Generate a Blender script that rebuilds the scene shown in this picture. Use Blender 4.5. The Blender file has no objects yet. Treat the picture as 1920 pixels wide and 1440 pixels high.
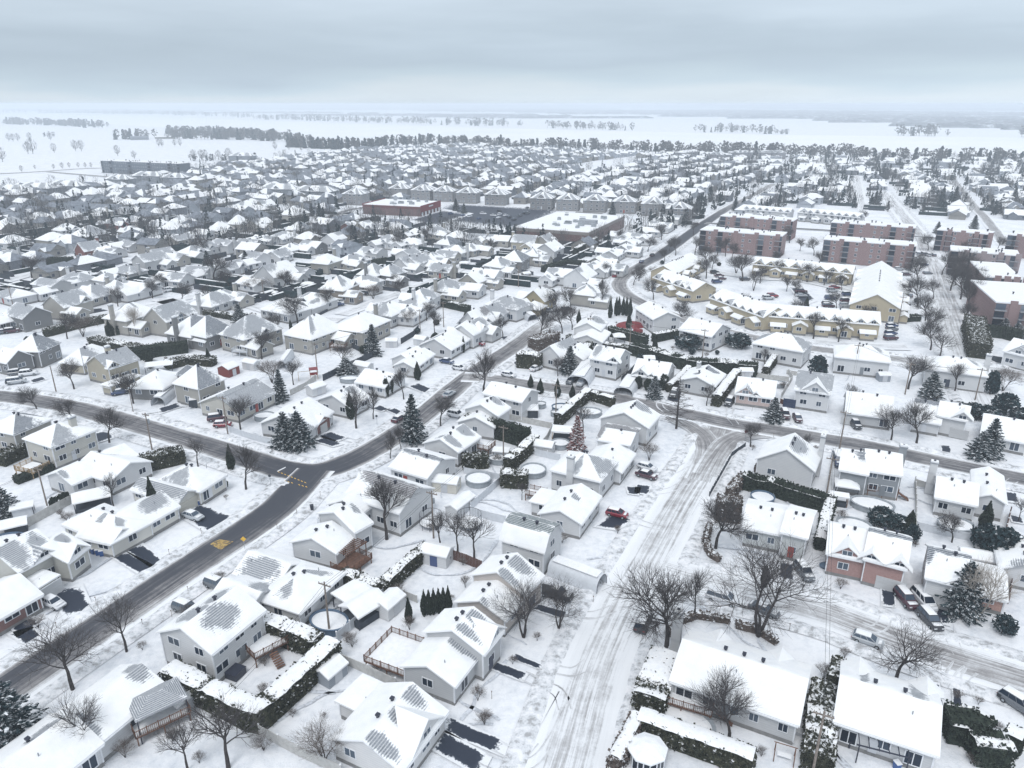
import bpy, math, random
from math import sin, cos, pi, radians, sqrt, atan2, hypot
from mathutils import Vector, noise as mnoise

# ------------------------------------------------------------------ camera, world, sun
SC = bpy.context.scene
COL = SC.collection
FPX, HOR, CAMH = 1380.0, 195.0, 72.0
PITCH = math.atan((720 - HOR) / FPX)
cam_d = bpy.data.cameras.new("camera"); cam = bpy.data.objects.new("camera", cam_d); COL.objects.link(cam)
cam.location = (0, 0, CAMH); cam.rotation_euler = (pi / 2 - PITCH, 0, 0)
cam_d.sensor_width = 36; cam_d.lens = 36 * FPX / 1920; cam_d.clip_start = 0.5; cam_d.clip_end = 60000
SC.camera = cam
SC.view_settings.view_transform = 'Standard'; SC.view_settings.look = 'None'
SC.view_settings.exposure = 0.43; SC.view_settings.gamma = 1.0; SC.view_settings.use_curve_mapping = False
SC.cycles.use_denoising = True
SC.cycles.max_bounces = 5; SC.cycles.diffuse_bounces = 3; SC.cycles.glossy_bounces = 2
SC.cycles.volume_bounces = 1; SC.cycles.transparent_max_bounces = 8
SUN_EL, SUN_AZ = 58.0, 200.0
W = bpy.data.worlds.new("World"); SC.world = W; W.use_nodes = True
wn, wl = W.node_tree.nodes, W.node_tree.links
wn.clear()
def N(nt, t, **kw):
    n = nt.nodes.new(t)
    for k, v in kw.items(): setattr(n, k, v)
    return n
def build_world():
    nt = W.node_tree; L = nt.links.new
    out = N(nt, 'ShaderNodeOutputWorld'); bg = N(nt, 'ShaderNodeBackground')
    sky = N(nt, 'ShaderNodeTexSky', sky_type='NISHITA', sun_disc=False)
    sky.sun_elevation = radians(SUN_EL); sky.sun_rotation = radians(SUN_AZ)
    sky.air_density = 1.0; sky.dust_density = 3.0; sky.ozone_density = 1.0
    tc = N(nt, 'ShaderNodeTexCoord'); sep = N(nt, 'ShaderNodeSeparateXYZ'); L(tc.outputs['Generated'], sep.inputs[0])
    # elevation drives the cloud deck's own tone: bright haze at the horizon, a darker belt, a paler deck above
    rmp = N(nt, 'ShaderNodeValToRGB'); el = rmp.color_ramp.elements
    el[0].position = 0.0; el[0].color = (5.7, 6.45, 7.05, 1)
    el[1].position = 1.0; el[1].color = (6.4, 6.8, 7.2, 1)
    for p, c in ((.012, (5.7, 6.45, 7.05)), (.028, (4.65, 5.6, 6.35)), (.048, (3.95, 4.75, 5.55)), (.07, (4.1, 4.9, 5.7)), (.10, (4.6, 5.4, 6.2)), (.17, (5.0, 5.75, 6.55)), (.4, (6.3, 6.8, 7.35))):
        e = el.new(p); e.color = (*c, 1)
    # soft clouds: noise on a flattened direction
    mp = N(nt, 'ShaderNodeMapping'); mp.inputs['Scale'].default_value = (1.6, 1.6, 13)
    L(tc.outputs['Generated'], mp.inputs[0])
    n1 = N(nt, 'ShaderNodeTexNoise'); n1.inputs['Scale'].default_value = 1.8; n1.inputs['Detail'].default_value = 6; n1.inputs['Roughness'].default_value = .5
    L(mp.outputs[0], n1.inputs[0])
    ad = N(nt, 'ShaderNodeMath', operation='MULTIPLY_ADD'); L(n1.outputs[0], ad.inputs[0]); ad.inputs[1].default_value = .09
    ab = N(nt, 'ShaderNodeMath', operation='SUBTRACT'); L(sep.outputs[2], ab.inputs[0]); ab.inputs[1].default_value = .045
    L(ab.outputs[0], ad.inputs[2]); L(ad.outputs[0], rmp.inputs[0])
    mr = N(nt, 'ShaderNodeMapRange'); L(n1.outputs[0], mr.inputs[0]); mr.inputs[1].default_value = .3; mr.inputs[2].default_value = .7
    mr.inputs[3].default_value = .93; mr.inputs[4].default_value = 1.06
    mu = N(nt, 'ShaderNodeVectorMath', operation='SCALE'); L(rmp.outputs[0], mu.inputs[0]); az = N(nt, 'ShaderNodeMath', operation='MULTIPLY_ADD'); L(sep.outputs[0], az.inputs[0]); az.inputs[1].default_value = .10; az.inputs[2].default_value = 1.0
    a2 = N(nt, 'ShaderNodeMath', operation='MULTIPLY'); L(az.outputs[0], a2.inputs[0]); L(mr.outputs[0], a2.inputs[1]); L(a2.outputs[0], mu.inputs['Scale'])
    mx = N(nt, 'ShaderNodeMix', data_type='RGBA'); mx.inputs[0].default_value = .93
    L(sky.outputs[0], mx.inputs[6]); L(mu.outputs[0], mx.inputs[7])
    L(mx.outputs[2], bg.inputs[0]); bg.inputs[1].default_value = 0.1
    L(bg.outputs[0], out.inputs[0])
build_world()
sd = bpy.data.lights.new("sun", 'SUN'); sd.energy = 1.25; sd.angle = radians(22); sd.color = (1, .99, .98)
sun = bpy.data.objects.new("sun", sd); COL.objects.link(sun)
sun.rotation_euler = (radians(90 - SUN_EL), 0, radians(180 - SUN_AZ + 0))

# ------------------------------------------------------------------ helpers
R = random.Random(7)
def at(px, py, z=0.0):
    x = (px - 960) / FPX; y = -(py - 720) / FPX
    dy = cos(PITCH) + y * sin(PITCH); dz = -sin(PITCH) + y * cos(PITCH)
    t = (z - CAMH) / dz
    return Vector((x * t, dy * t, z))
def pxof(p):
    y, z = p[1], p[2] - CAMH
    d = y * cos(PITCH) - z * sin(PITCH); v = y * sin(PITCH) + z * cos(PITCH)
    return (960 + FPX * p[0] / d, 720 - FPX * v / d, d)
def tag(o, label=None, cat=None, group=None, kind=None):
    if label: o['label'] = label
    if cat: o['category'] = cat
    if group: o['group'] = group
    if kind: o['kind'] = kind
    return o
def where(px, py):
    return "%d%% across, %d%% down the photo" % (round(px / 19.2), round(py / 14.4))
def empty(name, loc, rz=0, **kw):
    o = bpy.data.objects.new(name, None); COL.objects.link(o); o.location = loc; o.rotation_euler = (0, 0, rz)
    o.empty_display_size = .2
    return tag(o, **kw)
def mesh(name, V, F, mats, mi=None, smooth=False):
    me = bpy.data.meshes.new(name); me.from_pydata([tuple(v) for v in V], [], F)
    for m in (mats if isinstance(mats, (list, tuple)) else [mats]): me.materials.append(m)
    if mi: me.polygons.foreach_set('material_index', mi)
    if smooth: me.polygons.foreach_set('use_smooth', [True] * len(me.polygons))
    return me
def put(name, me, parent=None, loc=(0, 0, 0), rz=0, sc=None, color=None, **kw):
    o = bpy.data.objects.new(name, me); COL.objects.link(o); o.parent = parent
    o.location = loc; o.rotation_euler = (0, 0, rz)
    if sc: o.scale = sc if isinstance(sc, (tuple, list)) else (sc,) * 3
    if color: o.color = (*color, 1)
    return tag(o, **kw)
class MB:
    def __init__(s): s.V = []; s.F = []; s.M = []
    def quad(s, a, b, c, d, m=0):
        n = len(s.V); s.V += [a, b, c, d]; s.F.append((n, n + 1, n + 2, n + 3)); s.M.append(m)
    def tri(s, a, b, c, m=0):
        n = len(s.V); s.V += [a, b, c]; s.F.append((n, n + 1, n + 2)); s.M.append(m)
    def box(s, x0, x1, y0, y1, z0, z1, m=0, f=None):
        P = [(x0, y0, z0), (x1, y0, z0), (x1, y1, z0), (x0, y1, z0), (x0, y0, z1), (x1, y0, z1), (x1, y1, z1), (x0, y1, z1)]
        if f: P = [f(p) for p in P]
        n = len(s.V); s.V += P
        for q in ((0, 3, 2, 1), (4, 5, 6, 7), (0, 1, 5, 4), (1, 2, 6, 5), (2, 3, 7, 6), (3, 0, 4, 7)):
            s.F.append(tuple(n + i for i in q)); s.M.append(m)
    def tube(s, a, b, r0, r1, k=6, m=0, cap=False):
        a = Vector(a); b = Vector(b); d = (b - a)
        if d.length < 1e-6: return
        d.normalize(); u = d.orthogonal().normalized(); v = d.cross(u); n = len(s.V)
        for i in range(k):
            t = 2 * pi * i / k; o = u * cos(t) + v * sin(t)
            s.V.append(tuple(a + o * r0)); s.V.append(tuple(b + o * r1))
        for i in range(k):
            j = (i + 1) % k; s.F.append((n + 2 * i, n + 2 * j, n + 2 * j + 1, n + 2 * i + 1)); s.M.append(m)
        if cap:
            s.F.append(tuple(n + 2 * i + 1 for i in range(k))); s.M.append(m)
            s.F.append(tuple(n + 2 * i for i in reversed(range(k)))); s.M.append(m)
    def disc(s, c, rx, ry, k=28, m=0):
        n = len(s.V)
        for i in range(k): s.V.append((c[0] + rx * cos(2 * pi * i / k), c[1] + ry * sin(2 * pi * i / k), c[2]))
        s.F.append(tuple(range(n, n + k))); s.M.append(m)
    def lathe(s, prof, k=20, sx=1, sy=1, m=0, cx=0, cy=0):
        n = len(s.V)
        for r, z in prof:
            for i in range(k): s.V.append((cx + sx * r * cos(2 * pi * i / k), cy + sy * r * sin(2 * pi * i / k), z))
        for j in range(len(prof) - 1):
            for i in range(k):
                a = n + j * k + i; b = n + j * k + (i + 1) % k
                s.F.append((a, b, b + k, a + k)); s.M.append(m)
    def me(s, name, mats, smooth=False): return mesh(name, s.V, s.F, mats, s.M, smooth)
    def build(s, name, mats, parent=None, smooth=False, **kw): return put(name, s.me(name, mats, smooth), parent, **kw)

# ------------------------------------------------------------------ materials
def mat(name, rough=.9, spec=.2):
    m = bpy.data.materials.new(name); m.use_nodes = True
    nt = m.node_tree; b = nt.nodes['Principled BSDF']
    b.inputs['Roughness'].default_value = rough; b.inputs['Specular IOR Level'].default_value = spec
    return m, nt, b
def noise(nt, scale, det=3, rough=.5, vec=None, coord='Object'):
    n = N(nt, 'ShaderNodeTexNoise'); n.inputs['Scale'].default_value = scale; n.inputs['Detail'].default_value = det; n.inputs['Roughness'].default_value = rough
    if vec is None:
        t = N(nt, 'ShaderNodeTexCoord'); vec = t.outputs[coord]
    nt.links.new(vec, n.inputs['Vector']); return n.outputs[0]
def ramp(nt, fac, stops):
    r = N(nt, 'ShaderNodeValToRGB'); e = r.color_ramp.elements
    while len(e) > 1: e.remove(e[-1])
    e[0].position = stops[0][0]; e[0].color = (*stops[0][1], 1)
    for p, c in stops[1:]:
        x = e.new(p); x.color = (*c, 1)
    nt.links.new(fac, r.inputs[0]); return r.outputs[0]
def mixc(nt, fac, a, b, bt='MIX'):
    m = N(nt, 'ShaderNodeMix', data_type='RGBA', blend_type=bt)
    for s, v in ((0, fac), (6, a), (7, b)):
        if isinstance(v, (int, float)): m.inputs[s].default_value = v
        elif isinstance(v, tuple): m.inputs[s].default_value = (*v, 1)
        else: nt.links.new(v, m.inputs[s])
    return m.outputs[2]
def mth(nt, op, a, b=0.0, c=None, clamp=False):
    m = N(nt, 'ShaderNodeMath', operation=op, use_clamp=clamp)
    for i, v in enumerate((a, b) + ((c,) if c is not None else ())):
        if isinstance(v, (int, float)): m.inputs[i].default_value = v
        else: nt.links.new(v, m.inputs[i])
    return m.outputs[0]
def mrange(nt, v, a, b, c=0.0, d=1.0):
    m = N(nt, 'ShaderNodeMapRange'); nt.links.new(v, m.inputs[0])
    for i, x in enumerate((a, b, c, d)): m.inputs[i + 1].default_value = x
    return m.outputs[0]
def bump(nt, b, h, strength=.4, dist=.1):
    n = N(nt, 'ShaderNodeBump'); n.inputs['Strength'].default_value = strength; n.inputs['Distance'].default_value = dist
    nt.links.new(h, n.inputs['Height']); nt.links.new(n.outputs[0], b.inputs['Normal'])
def attr(nt, name):
    a = N(nt, 'ShaderNodeAttribute'); a.attribute_name = name; return a.outputs['Fac']
def solid(name, c, rough=.8, spec=.3, vary=.12, scale=1.5, metal=0, bmp=0):
    m, nt, b = mat(name, rough, spec); n = noise(nt, scale, 4)
    lo = tuple(max(0, x * (1 - vary)) for x in c); hi = tuple(min(1, x * (1 + vary)) for x in c)
    nt.links.new(ramp(nt, n, [(.35, lo), (.65, hi)]), b.inputs['Base Color']); b.inputs['Metallic'].default_value = metal
    if bmp: bump(nt, b, noise(nt, scale * 6, 3), bmp, .05)
    return m
def objcol(name, rough=.6, spec=.3, stripes=0, bricks=False, coat=0):
    m, nt, b = mat(name, rough, spec)
    oi = N(nt, 'ShaderNodeObjectInfo'); c = oi.outputs['Color']
    tc = N(nt, 'ShaderNodeTexCoord')
    n = noise(nt, .7, 4)
    c = mixc(nt, mrange(nt, n, .3, .7, 0, .35), c, mixc(nt, 1.0, c, (.80, .82, .86), 'MULTIPLY'))
    if stripes:
        sp = N(nt, 'ShaderNodeSeparateXYZ'); nt.links.new(tc.outputs['Object'], sp.inputs[0])
        w = mth(nt, 'PINGPONG', mth(nt, 'MULTIPLY', sp.outputs[2], 1 / stripes), .5)
        line = mrange(nt, w, 0, .16, 1, 0)
        c = mixc(nt, mth(nt, 'MULTIPLY', line, .3), c, mixc(nt, 1.0, c, (.5, .53, .6), 'MULTIPLY'))
        bump(nt, b, w, .5, .04)
    if bricks:
        bt = N(nt, 'ShaderNodeTexBrick'); mp = N(nt, 'ShaderNodeMapping'); mp.inputs['Rotation'].default_value = (pi / 2, 0, 0)
        nt.links.new(tc.outputs['Object'], mp.inputs[0]); nt.links.new(mp.outputs[0], bt.inputs[0])
        bt.inputs['Scale'].default_value = 2.6; bt.inputs['Mortar Size'].default_value = .03
        nt.links.new(c, bt.inputs[1]); nt.links.new(mixc(nt, 1.0, c, (.75, .7, .7), 'MULTIPLY'), bt.inputs[2])
        nt.links.new(mixc(nt, .5, c, (.45, .42, .42)), bt.inputs[3]); c = bt.outputs[0]
    nt.links.new(c, b.inputs['Base Color'])
    if coat: b.inputs['Coat Weight'].default_value = coat
    return m
M = {}
def make_snow():
    m, nt, b = mat('snow', .75, .25)
    tc = N(nt, 'ShaderNodeTexCoord').outputs['Object']
    a = noise(nt, .09, 4, .6, tc); d = noise(nt, .9, 5, .65, tc); g = noise(nt, 3.5, 4, .7, tc)
    c = ramp(nt, mixc(nt, .5, a, d), [(.32, (.52, .56, .62)), (.42, (.66, .69, .735)), (.55, (.775, .795, .83)), (.72, (.81, .825, .845))])
    c = mixc(nt, mrange(nt, g, .58, .76, 0, .5), c, (.50, .53, .58))
    nt.links.new(c, b.inputs['Base Color'])
    bump(nt, b, mixc(nt, .35, d, g), .55, .35)
    return m
M['snow'] = make_snow()
def make_cap():
    m, nt, b = mat('snow_cover', .7, .25)
    tc = N(nt, 'ShaderNodeTexCoord').outputs['Object']
    d = noise(nt, 1.6, 5, .6, tc)
    nt.links.new(ramp(nt, d, [(.3, (.74, .765, .80)), (.6, (.82, .83, .845))]), b.inputs['Base Color'])
    bump(nt, b, d, .5, .15); return m
M['cap'] = make_cap()
def make_roof(name, dark, light):
    m, nt, b = mat(name, .8, .25)
    tc = N(nt, 'ShaderNodeTexCoord').outputs['Object']
    ba = attr(nt, 'bare'); sl = attr(nt, 'slope')
    n = noise(nt, .5, 6, .62, tc); g = noise(nt, 5, 3, .6, tc)
    n2 = mixc(nt, .4, n, noise(nt, 2.4, 4, .7, tc))
    f0 = mrange(nt, mth(nt, 'ADD', ba, mth(nt, 'MULTIPLY', mth(nt, 'SUBTRACT', n2, .5), 3.0)), .22, .85, 0, .88)
    w = mth(nt, 'PINGPONG', mth(nt, 'MULTIPLY', sl, 1 / .34), .5)
    f = mrange(nt, mth(nt, 'ADD', mth(nt, 'ADD', f0, mth(nt, 'MULTIPLY', w, 1.15)), mth(nt, 'MULTIPLY', mth(nt, 'SUBTRACT', mixc(nt, .4, g, n), .5), 1.4)), .66, 1.2)
    f = mth(nt, 'MULTIPLY', f, mrange(nt, ba, .02, .10))
    ln = w
    sh = mixc(nt, mrange(nt, g, .35, .7), dark, light)
    pt = mrange(nt, mth(nt, 'ADD', mth(nt, 'MULTIPLY', n, .6), mth(nt, 'MULTIPLY', g, .4)), .45, .62)
    sh = mixc(nt, mth(nt, 'MULTIPLY', pt, .25), sh, (.6, .63, .67))
    sn = ramp(nt, noise(nt, .5, 4, .6, tc), [(.3, (.76, .785, .815)), (.6, (.83, .84, .85))])
    nt.links.new(mixc(nt, f, sn, sh), b.inputs['Base Color'])
    bump(nt, b, mixc(nt, f, noise(nt, 2.2, 4, .6, tc), ln), .4, .08)
    return m
M['roof_grey'] = make_roof('roof_grey', (.14, .155, .18), (.26, .28, .31))
M['roof_dark'] = make_roof('roof_dark', (.032, .046, .07), (.08, .10, .13))
M['roof_brown'] = make_roof('roof_brown', (.06, .055, .065), (.13, .125, .135))
M['roof_green'] = make_roof('roof_green', (.06, .085, .09), (.11, .14, .15))
M['siding'] = objcol('siding', .65, .3, stripes=.34)
M['brick'] = objcol('brick_wall', .9, .15, bricks=True)
M['paint'] = objcol('painted', .55, .4)
M['carpaint'] = objcol('car_paint', .35, .5, coat=.5)
M['concrete'] = solid('foundation_concrete', (.22, .22, .22), .9, .2)
M['trim'] = solid('white_trim', (.68, .70, .73), .6, .3, .05)
M['fascia'] = solid('fascia', (.28, .30, .33), .7, .3, .1)
def make_glass():
    m, nt, b = mat('window_glass', .2, .2)
    oi = N(nt, 'ShaderNodeObjectInfo')
    nt.links.new(ramp(nt, oi.outputs['Random'], [(0, (.01, .017, .03)), (.5, (.025, .04, .065)), (.85, (.10, .13, .17)), (1, (.2, .23, .27))]), b.inputs['Base Color'])
    return m
M['glass'] = make_glass()
M['vent'] = solid('roof_vent_metal', (.025, .03, .05), .5, .4)
M['bark'] = solid('bark', (.06, .054, .054), .95, .1, .3, 3)
M['twig'] = solid('twigs', (.075, .07, .072), .95, .1, .3, 2)
M['palebark'] = solid('pale_bark', (.36, .33, .30), .9, .1, .25, 3)
def make_leaf(name, a, b_, snow=.0):
    m, nt, b = mat(name, .85, .15)
    n = noise(nt, 1.6, 4, .6); g = noise(nt, 7, 2, .5)
    c = ramp(nt, mixc(nt, .5, n, g), [(.38, a), (.60, b_)])
    if snow:
        ge = N(nt, 'ShaderNodeNewGeometry'); sp = N(nt, 'ShaderNodeSeparateXYZ'); nt.links.new(ge.outputs['Normal'], sp.inputs[0])
        up = mth(nt, 'ABSOLUTE', sp.outputs[2])
        f = mrange(nt, mth(nt, 'ADD', mth(nt, 'MULTIPLY', up, .55), mth(nt, 'MULTIPLY', n, .9)), 1.0 - snow, 1.12 - snow)
        c = mixc(nt, f, c, (.78, .81, .85))
    nt.links.new(c, b.inputs['Base Color']); return m
M['spruce'] = make_leaf('spruce_needles', (.014, .03, .038), (.035, .06, .068), .03)
M['cedar'] = make_leaf('cedar_leaves', (.009, .016, .015), (.05, .064, .048), .0)
M['hedge'] = make_leaf('hedge_leaves', (.010, .016, .014), (.08, .08, .054), .05)
M['hedge_brown'] = make_leaf('hedge_twigs', (.07, .055, .05), (.15, .125, .11), .10)
M['redleaf'] = make_leaf('red_leaves', (.16, .05, .045), (.26, .09, .08), .08)
M['asphalt_tar'] = solid('asphalt', (.05, .055, .07), .6, .4, .3, 2)
M['tyre'] = solid('rubber', (.02, .02, .022), .9, .2)
M['wood'] = solid('deck_wood', (.16, .09, .065), .85, .2, .25, 3)
M['tan_wood'] = solid('tan_wood', (.40, .29, .18), .85, .2, .25, 3)
M['pole'] = solid('weathered_pole', (.22, .19, .17), .9, .1, .25, 2)
M['wire'] = solid('wire', (.04, .045, .05), .6, .3)
M['steel'] = solid('galvanised_steel', (.30, .33, .36), .5, .5, .15, 2)
M['red'] = solid('red_paint', (.20, .025, .03), .5, .4)
M['yellow'] = solid('yellow_paint', (.75, .46, .06), .5, .4)
M['blue'] = solid('blue_plastic', (.05, .12, .32), .5, .4)
M['lamp'] = solid('lamp_lens', (.55, .58, .6), .2, .6)
M['tail'] = solid('tail_lens', (.25, .02, .02), .3, .6)
M['vinyl'] = solid('white_vinyl', (.58, .61, .65), .5, .3, .05)
def make_road():
    m, nt, b = mat('road_surface', .75, .25)
    wet = attr(nt, 'wet'); ac = attr(nt, 'across'); al = attr(nt, 'along')
    cb = N(nt, 'ShaderNodeCombineXYZ'); nt.links.new(mth(nt, 'MULTIPLY', ac, 9.0), cb.inputs[0]); nt.links.new(mth(nt, 'MULTIPLY', al, .045), cb.inputs[1])
    st = noise(nt, 1.0, 5, .65, cb.outputs[0])
    tc = N(nt, 'ShaderNodeTexCoord').outputs['Object']
    bl = noise(nt, .35, 5, .65, tc); fine = noise(nt, 3, 4, .7, tc)
    edge = mth(nt, 'POWER', mth(nt, 'ABSOLUTE', ac), 5.0)
    x = mth(nt, 'ADD', mth(nt, 'MULTIPLY', st, .75), mth(nt, 'MULTIPLY', bl, .35))
    x = mth(nt, 'ADD', x, mth(nt, 'MULTIPLY', fine, .12))
    x = mth(nt, 'ADD', x, mth(nt, 'MULTIPLY', wet, .55))
    x = mth(nt, 'SUBTRACT', x, mth(nt, 'MULTIPLY', edge, .85))
    c = ramp(nt, x, [(.30, (.76, .78, .81)), (.55, (.70, .72, .75)), (.64, (.50, .51, .53)), (.74, (.30, .295, .30)), (.90, (.13, .13, .14)), (1.0, (.075, .078, .09))])
    x2 = mrange(nt, x, .92, 1.12); c = mixc(nt, x2, c, (.055, .06, .075))
    nt.links.new(c, b.inputs['Base Color']); bump(nt, b, x, .3, .1)
    return m
M['road'] = make_road()
def make_drive():
    m, nt, b = mat('driveway_surface', .6, .35)
    e = attr(nt, 'across'); tc = N(nt, 'ShaderNodeTexCoord').outputs['Object']
    n = noise(nt, .55, 5, .68, tc)
    x = mth(nt, 'ADD', e, mth(nt, 'MULTIPLY', mth(nt, 'SUBTRACT', mixc(nt, .35, n, noise(nt, 2.6, 4, .7, tc)), .5), 2.4))
    c = ramp(nt, x, [(.42, (.74, .76, .79)), (.50, (.40, .42, .46)), (.58, (.03, .04, .062)), (1, (.02, .028, .048))])
    nt.links.new(c, b.inputs['Base Color']); return m
M['drive'] = make_drive()
def make_bank():
    m, nt, b = mat('snow_bank', .8, .2)
    n = noise(nt, .7, 5, .7); g = noise(nt, 4, 3, .6)
    c = ramp(nt, n, [(.38, (.38, .385, .40)), (.47, (.62, .645, .68)), (.6, (.80, .81, .84))])
    nt.links.new(c, b.inputs['Base Color']); bump(nt, b, mixc(nt, .5, n, g), .8, .3); return m
M['bank'] = make_bank()
# ------------------------------------------------------------------ ground, roads
def hnoise(x, y, s=1.0, o=3): return mnoise.fractal(Vector((x * s, y * s, 3.7)), 1.0, 2.0, o)
def build_ground():
    # one sheet: dense near the camera, wide out to the horizon
    xs = []; ys = []
    y = 30.0; st = 2.0
    while y < 30000: ys.append(y); y += st; st = 2.2 if y < 260 else st * 1.09
    ys = [-20000, -200] + ys
    k = 110
    V = []; F = []
    for y in ys:
        half = 150 + abs(y) * 1.15
        for i in range(k + 1):
            u = i / k * 2 - 1; x = half * u
            z = 0 if y > 1200 or y < 30 else .10 * hnoise(x, y, .12)
            V.append((x, y, z - .25))
    for j in range(len(ys) - 1):
        for i in range(k): a = j * (k + 1) + i; F.append((a, a + 1, a + k + 2, a + k + 1))
    put('snowy_ground', mesh('snowy_ground', V, F, M['snow'], smooth=True), kind='structure')
build_ground()
def resample(P, step):
    out = [P[0]]
    for a, b in zip(P, P[1:]):
        d = (Vector(b[:2]) - Vector(a[:2])).length; n = max(1, int(d / step))
        for i in range(1, n + 1): out.append(tuple(a[k] + (b[k] - a[k]) * i / n for k in range(len(a))))
    return out
def smoothp(P, it=2):
    for _ in range(it):
        Q = [P[0]]
        for a, b in zip(P, P[1:]):
            Q.append(tuple(.75 * x + .25 * y for x, y in zip(a, b))); Q.append(tuple(.25 * x + .75 * y for x, y in zip(a, b)))
        Q.append(P[-1]); P = Q
    return P
ROADPTS = []; BANKS = []
def attrs(me, **kw):
    for k, v in kw.items():
        a = me.attributes.new(k, 'FLOAT', 'POINT'); a.data.foreach_set('value', v)
def ribbon(P, w, z, nx=8):
    """P: list (x, y, wet); returns V, F, across, along, wet"""
    V = []; F = []; A = []; B = []; C = []; al = 0
    for i, p in enumerate(P):
        a = P[max(0, i - 1)]; b = P[min(len(P) - 1, i + 1)]
        t = Vector((b[0] - a[0], b[1] - a[1])).normalized(); n = Vector((t.y, -t.x))
        if i: al += hypot(p[0] - P[i - 1][0], p[1] - P[i - 1][1])
        for j in range(nx + 1):
            u = j / nx * 2 - 1; jit = .25 * hnoise(p[0], p[1] + 7 * u, .2) if abs(u) == 1 else 0
            V.append((p[0] + n.x * u * (w / 2 + jit), p[1] + n.y * u * (w / 2 + jit), z)); A.append(u); B.append(al); C.append(p[2])
    k = nx + 1
    for i in range(len(P) - 1):
        for j in range(nx): F.append((i * k + j, i * k + j + 1, (i + 1) * k + j + 1, (i + 1) * k + j))
    return V, F, A, B, C
bankmb = MB()
def road(px, w, level, bank=.5, step=2.5, asc=1.0, bias=0):
    P = [(*at(x, y)[:2], wt) for x, y, wt in px]; P = resample(smoothp(P), step)
    V, F, A, B, C = ribbon(P, w, level)
    C = [c - bias * a for a, c in zip(A, C)]; A = [a * asc for a in A]; me = mesh('road', V, F, M['road']); attrs(me, across=A, along=B, wet=C)
    put('road', me, kind='structure')
    ROADPTS.extend((p[0], p[1], w / 2) for p in P)
    if bank: BANKS.append((P, w, bank))

road([(-120,1388,.6),(0,1303,.62),(120,1221,.6),(248,1138,.6),(330,1082,.62),(400,1036,.7),(470,990,.85),(520,955,.9),(550,925,1),(572,902,1),(592,880,1)], 8.6, -.0445, bias=.38)
road([(-90,735,.45),(0,741,.5),(110,757,.5),(208,781,.5),(310,812,.5),(400,838,.55),(480,864,.7),(545,884,.9),(600,884,.95),(650,868,.85),(700,842,.6),(760,805,.5),(821,756,.55),(873,710,.5),(930,672,.48),(979,640,.45),(1003,618,.22),(1040,596,.05),(1100,580,.0)], 8.4, -.046, bias=.06)
road([(1030,1530,.0),(1062,1440,.0),(1110,1262,-.03),(1165,1140,-.02),(1232,1018,.0),(1283,930,.06),(1315,881,.1),(1336,845,.12),(1350,812,.25),(1356,797,.3)], 9.5, -.042)
road([(1308,900,.1),(1326,862,.2),(1330,832,.3),(1312,806,.3),(1262,780,.3)], 5.5, -.0405, 0, 1.5, .72)
road([(1322,890,.1),(1345,850,.2),(1366,826,.3),(1400,812,.3),(1460,812,.3)], 5.5, -.0395, 0, 1.5, .72)
road([(868,706,.3),(920,708,.25),(1004,723,.4),(1060,729,.45),(1125,740,.45),(1196,754,.45),(1243,767,.43),(1306,779,.45),(1368,794,.48),(1452,806,.45),(1556,825,.47),(1614,833,.5),(1707,854,.5),(1812,876,.5),(1950,904,.48)], 8.2, -.038)
road([(1244,1068,-.1),(1300,1085,-.05),(1440,1118,.05),(1554,1149,.12),(1603,1169,.16),(1728,1215,.18),(1920,1274,.18),(2020,1305,.18)], 8.2, -.034)
road([(1450,345,.2),(1400,372,.25),(1361,392,.5),(1322,418,.9),(1307,428,.95),(1273,453,.95),(1236,480,.85),(1205,496,.5),(1176,512,.35),(1158,530,.35),(1168,548,.38),(1202,568,.38),(1257,590,.38),(1350,620,.3),(1510,652,.3),(1600,662,.25),(1700,675,.2),(1850,692,.1),(1950,705,.1)], 8.6, -.03)
road([(1850,760,-.1),(1815,690,-.1),(1795,630,.0),(1780,578,.06),(1766,537,.06),(1752,500,.0),(1735,460,.1),(1722,440,.2),(1690,400,.0),(1655,360,.0)], 11, -.026)
road([(1322,418,.6),(1420,424,.5),(1541,431,.6),(1640,437,.6),(1728,444,.5),(1800,450,.4)], 7.5, -.022, 0)
road([(1885,460,.25),(1850,410,.25),(1820,380,.2),(1790,340,.2)], 8, -.018, 0)
road([(560,426,.4),(600,414,.4),(625,404,.45),(650,394,.45),(700,386,.4),(780,396,.4)], 8, -.014, 0)
road([(830,392,.4),(930,396,.55),(1010,400,.5),(1050,396,.5),(1130,400,.4)], 8, -.010, 0)
road([(-40,327,.5),(60,323,.5),(150,316,.4),(190,315,.4)], 9, -.01, 0)
road([(90,322,.4),(160,328,.4),(260,336,.3)], 9, -.006, 0)
for pts in ([(300,560),(420,600),(470,640)], [(640,590),(760,545),(850,510),(900,480),(935,462)], [(60,620),(180,590),(300,570),(400,545),(520,590),(640,600)],
            [(0,530),(110,500),(200,480),(300,500),(430,520)], [(380,500),(500,510),(600,490),(700,495),(760,470)], [(560,470),(660,500),(740,530)],
            [(1130,500),(1200,470),(1250,440)], [(1290,500),(1400,520),(1520,525),(1640,560),(1640,590)], [(1530,640),(1600,648),(1700,650)],
            [(1620,400),(1612,360),(1608,330)], [(0,470),(150,440),(300,420),(420,400)]):
    road([(x, y, -.05) for x, y in pts], 7.0, -.004, 0, 6)
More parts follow.
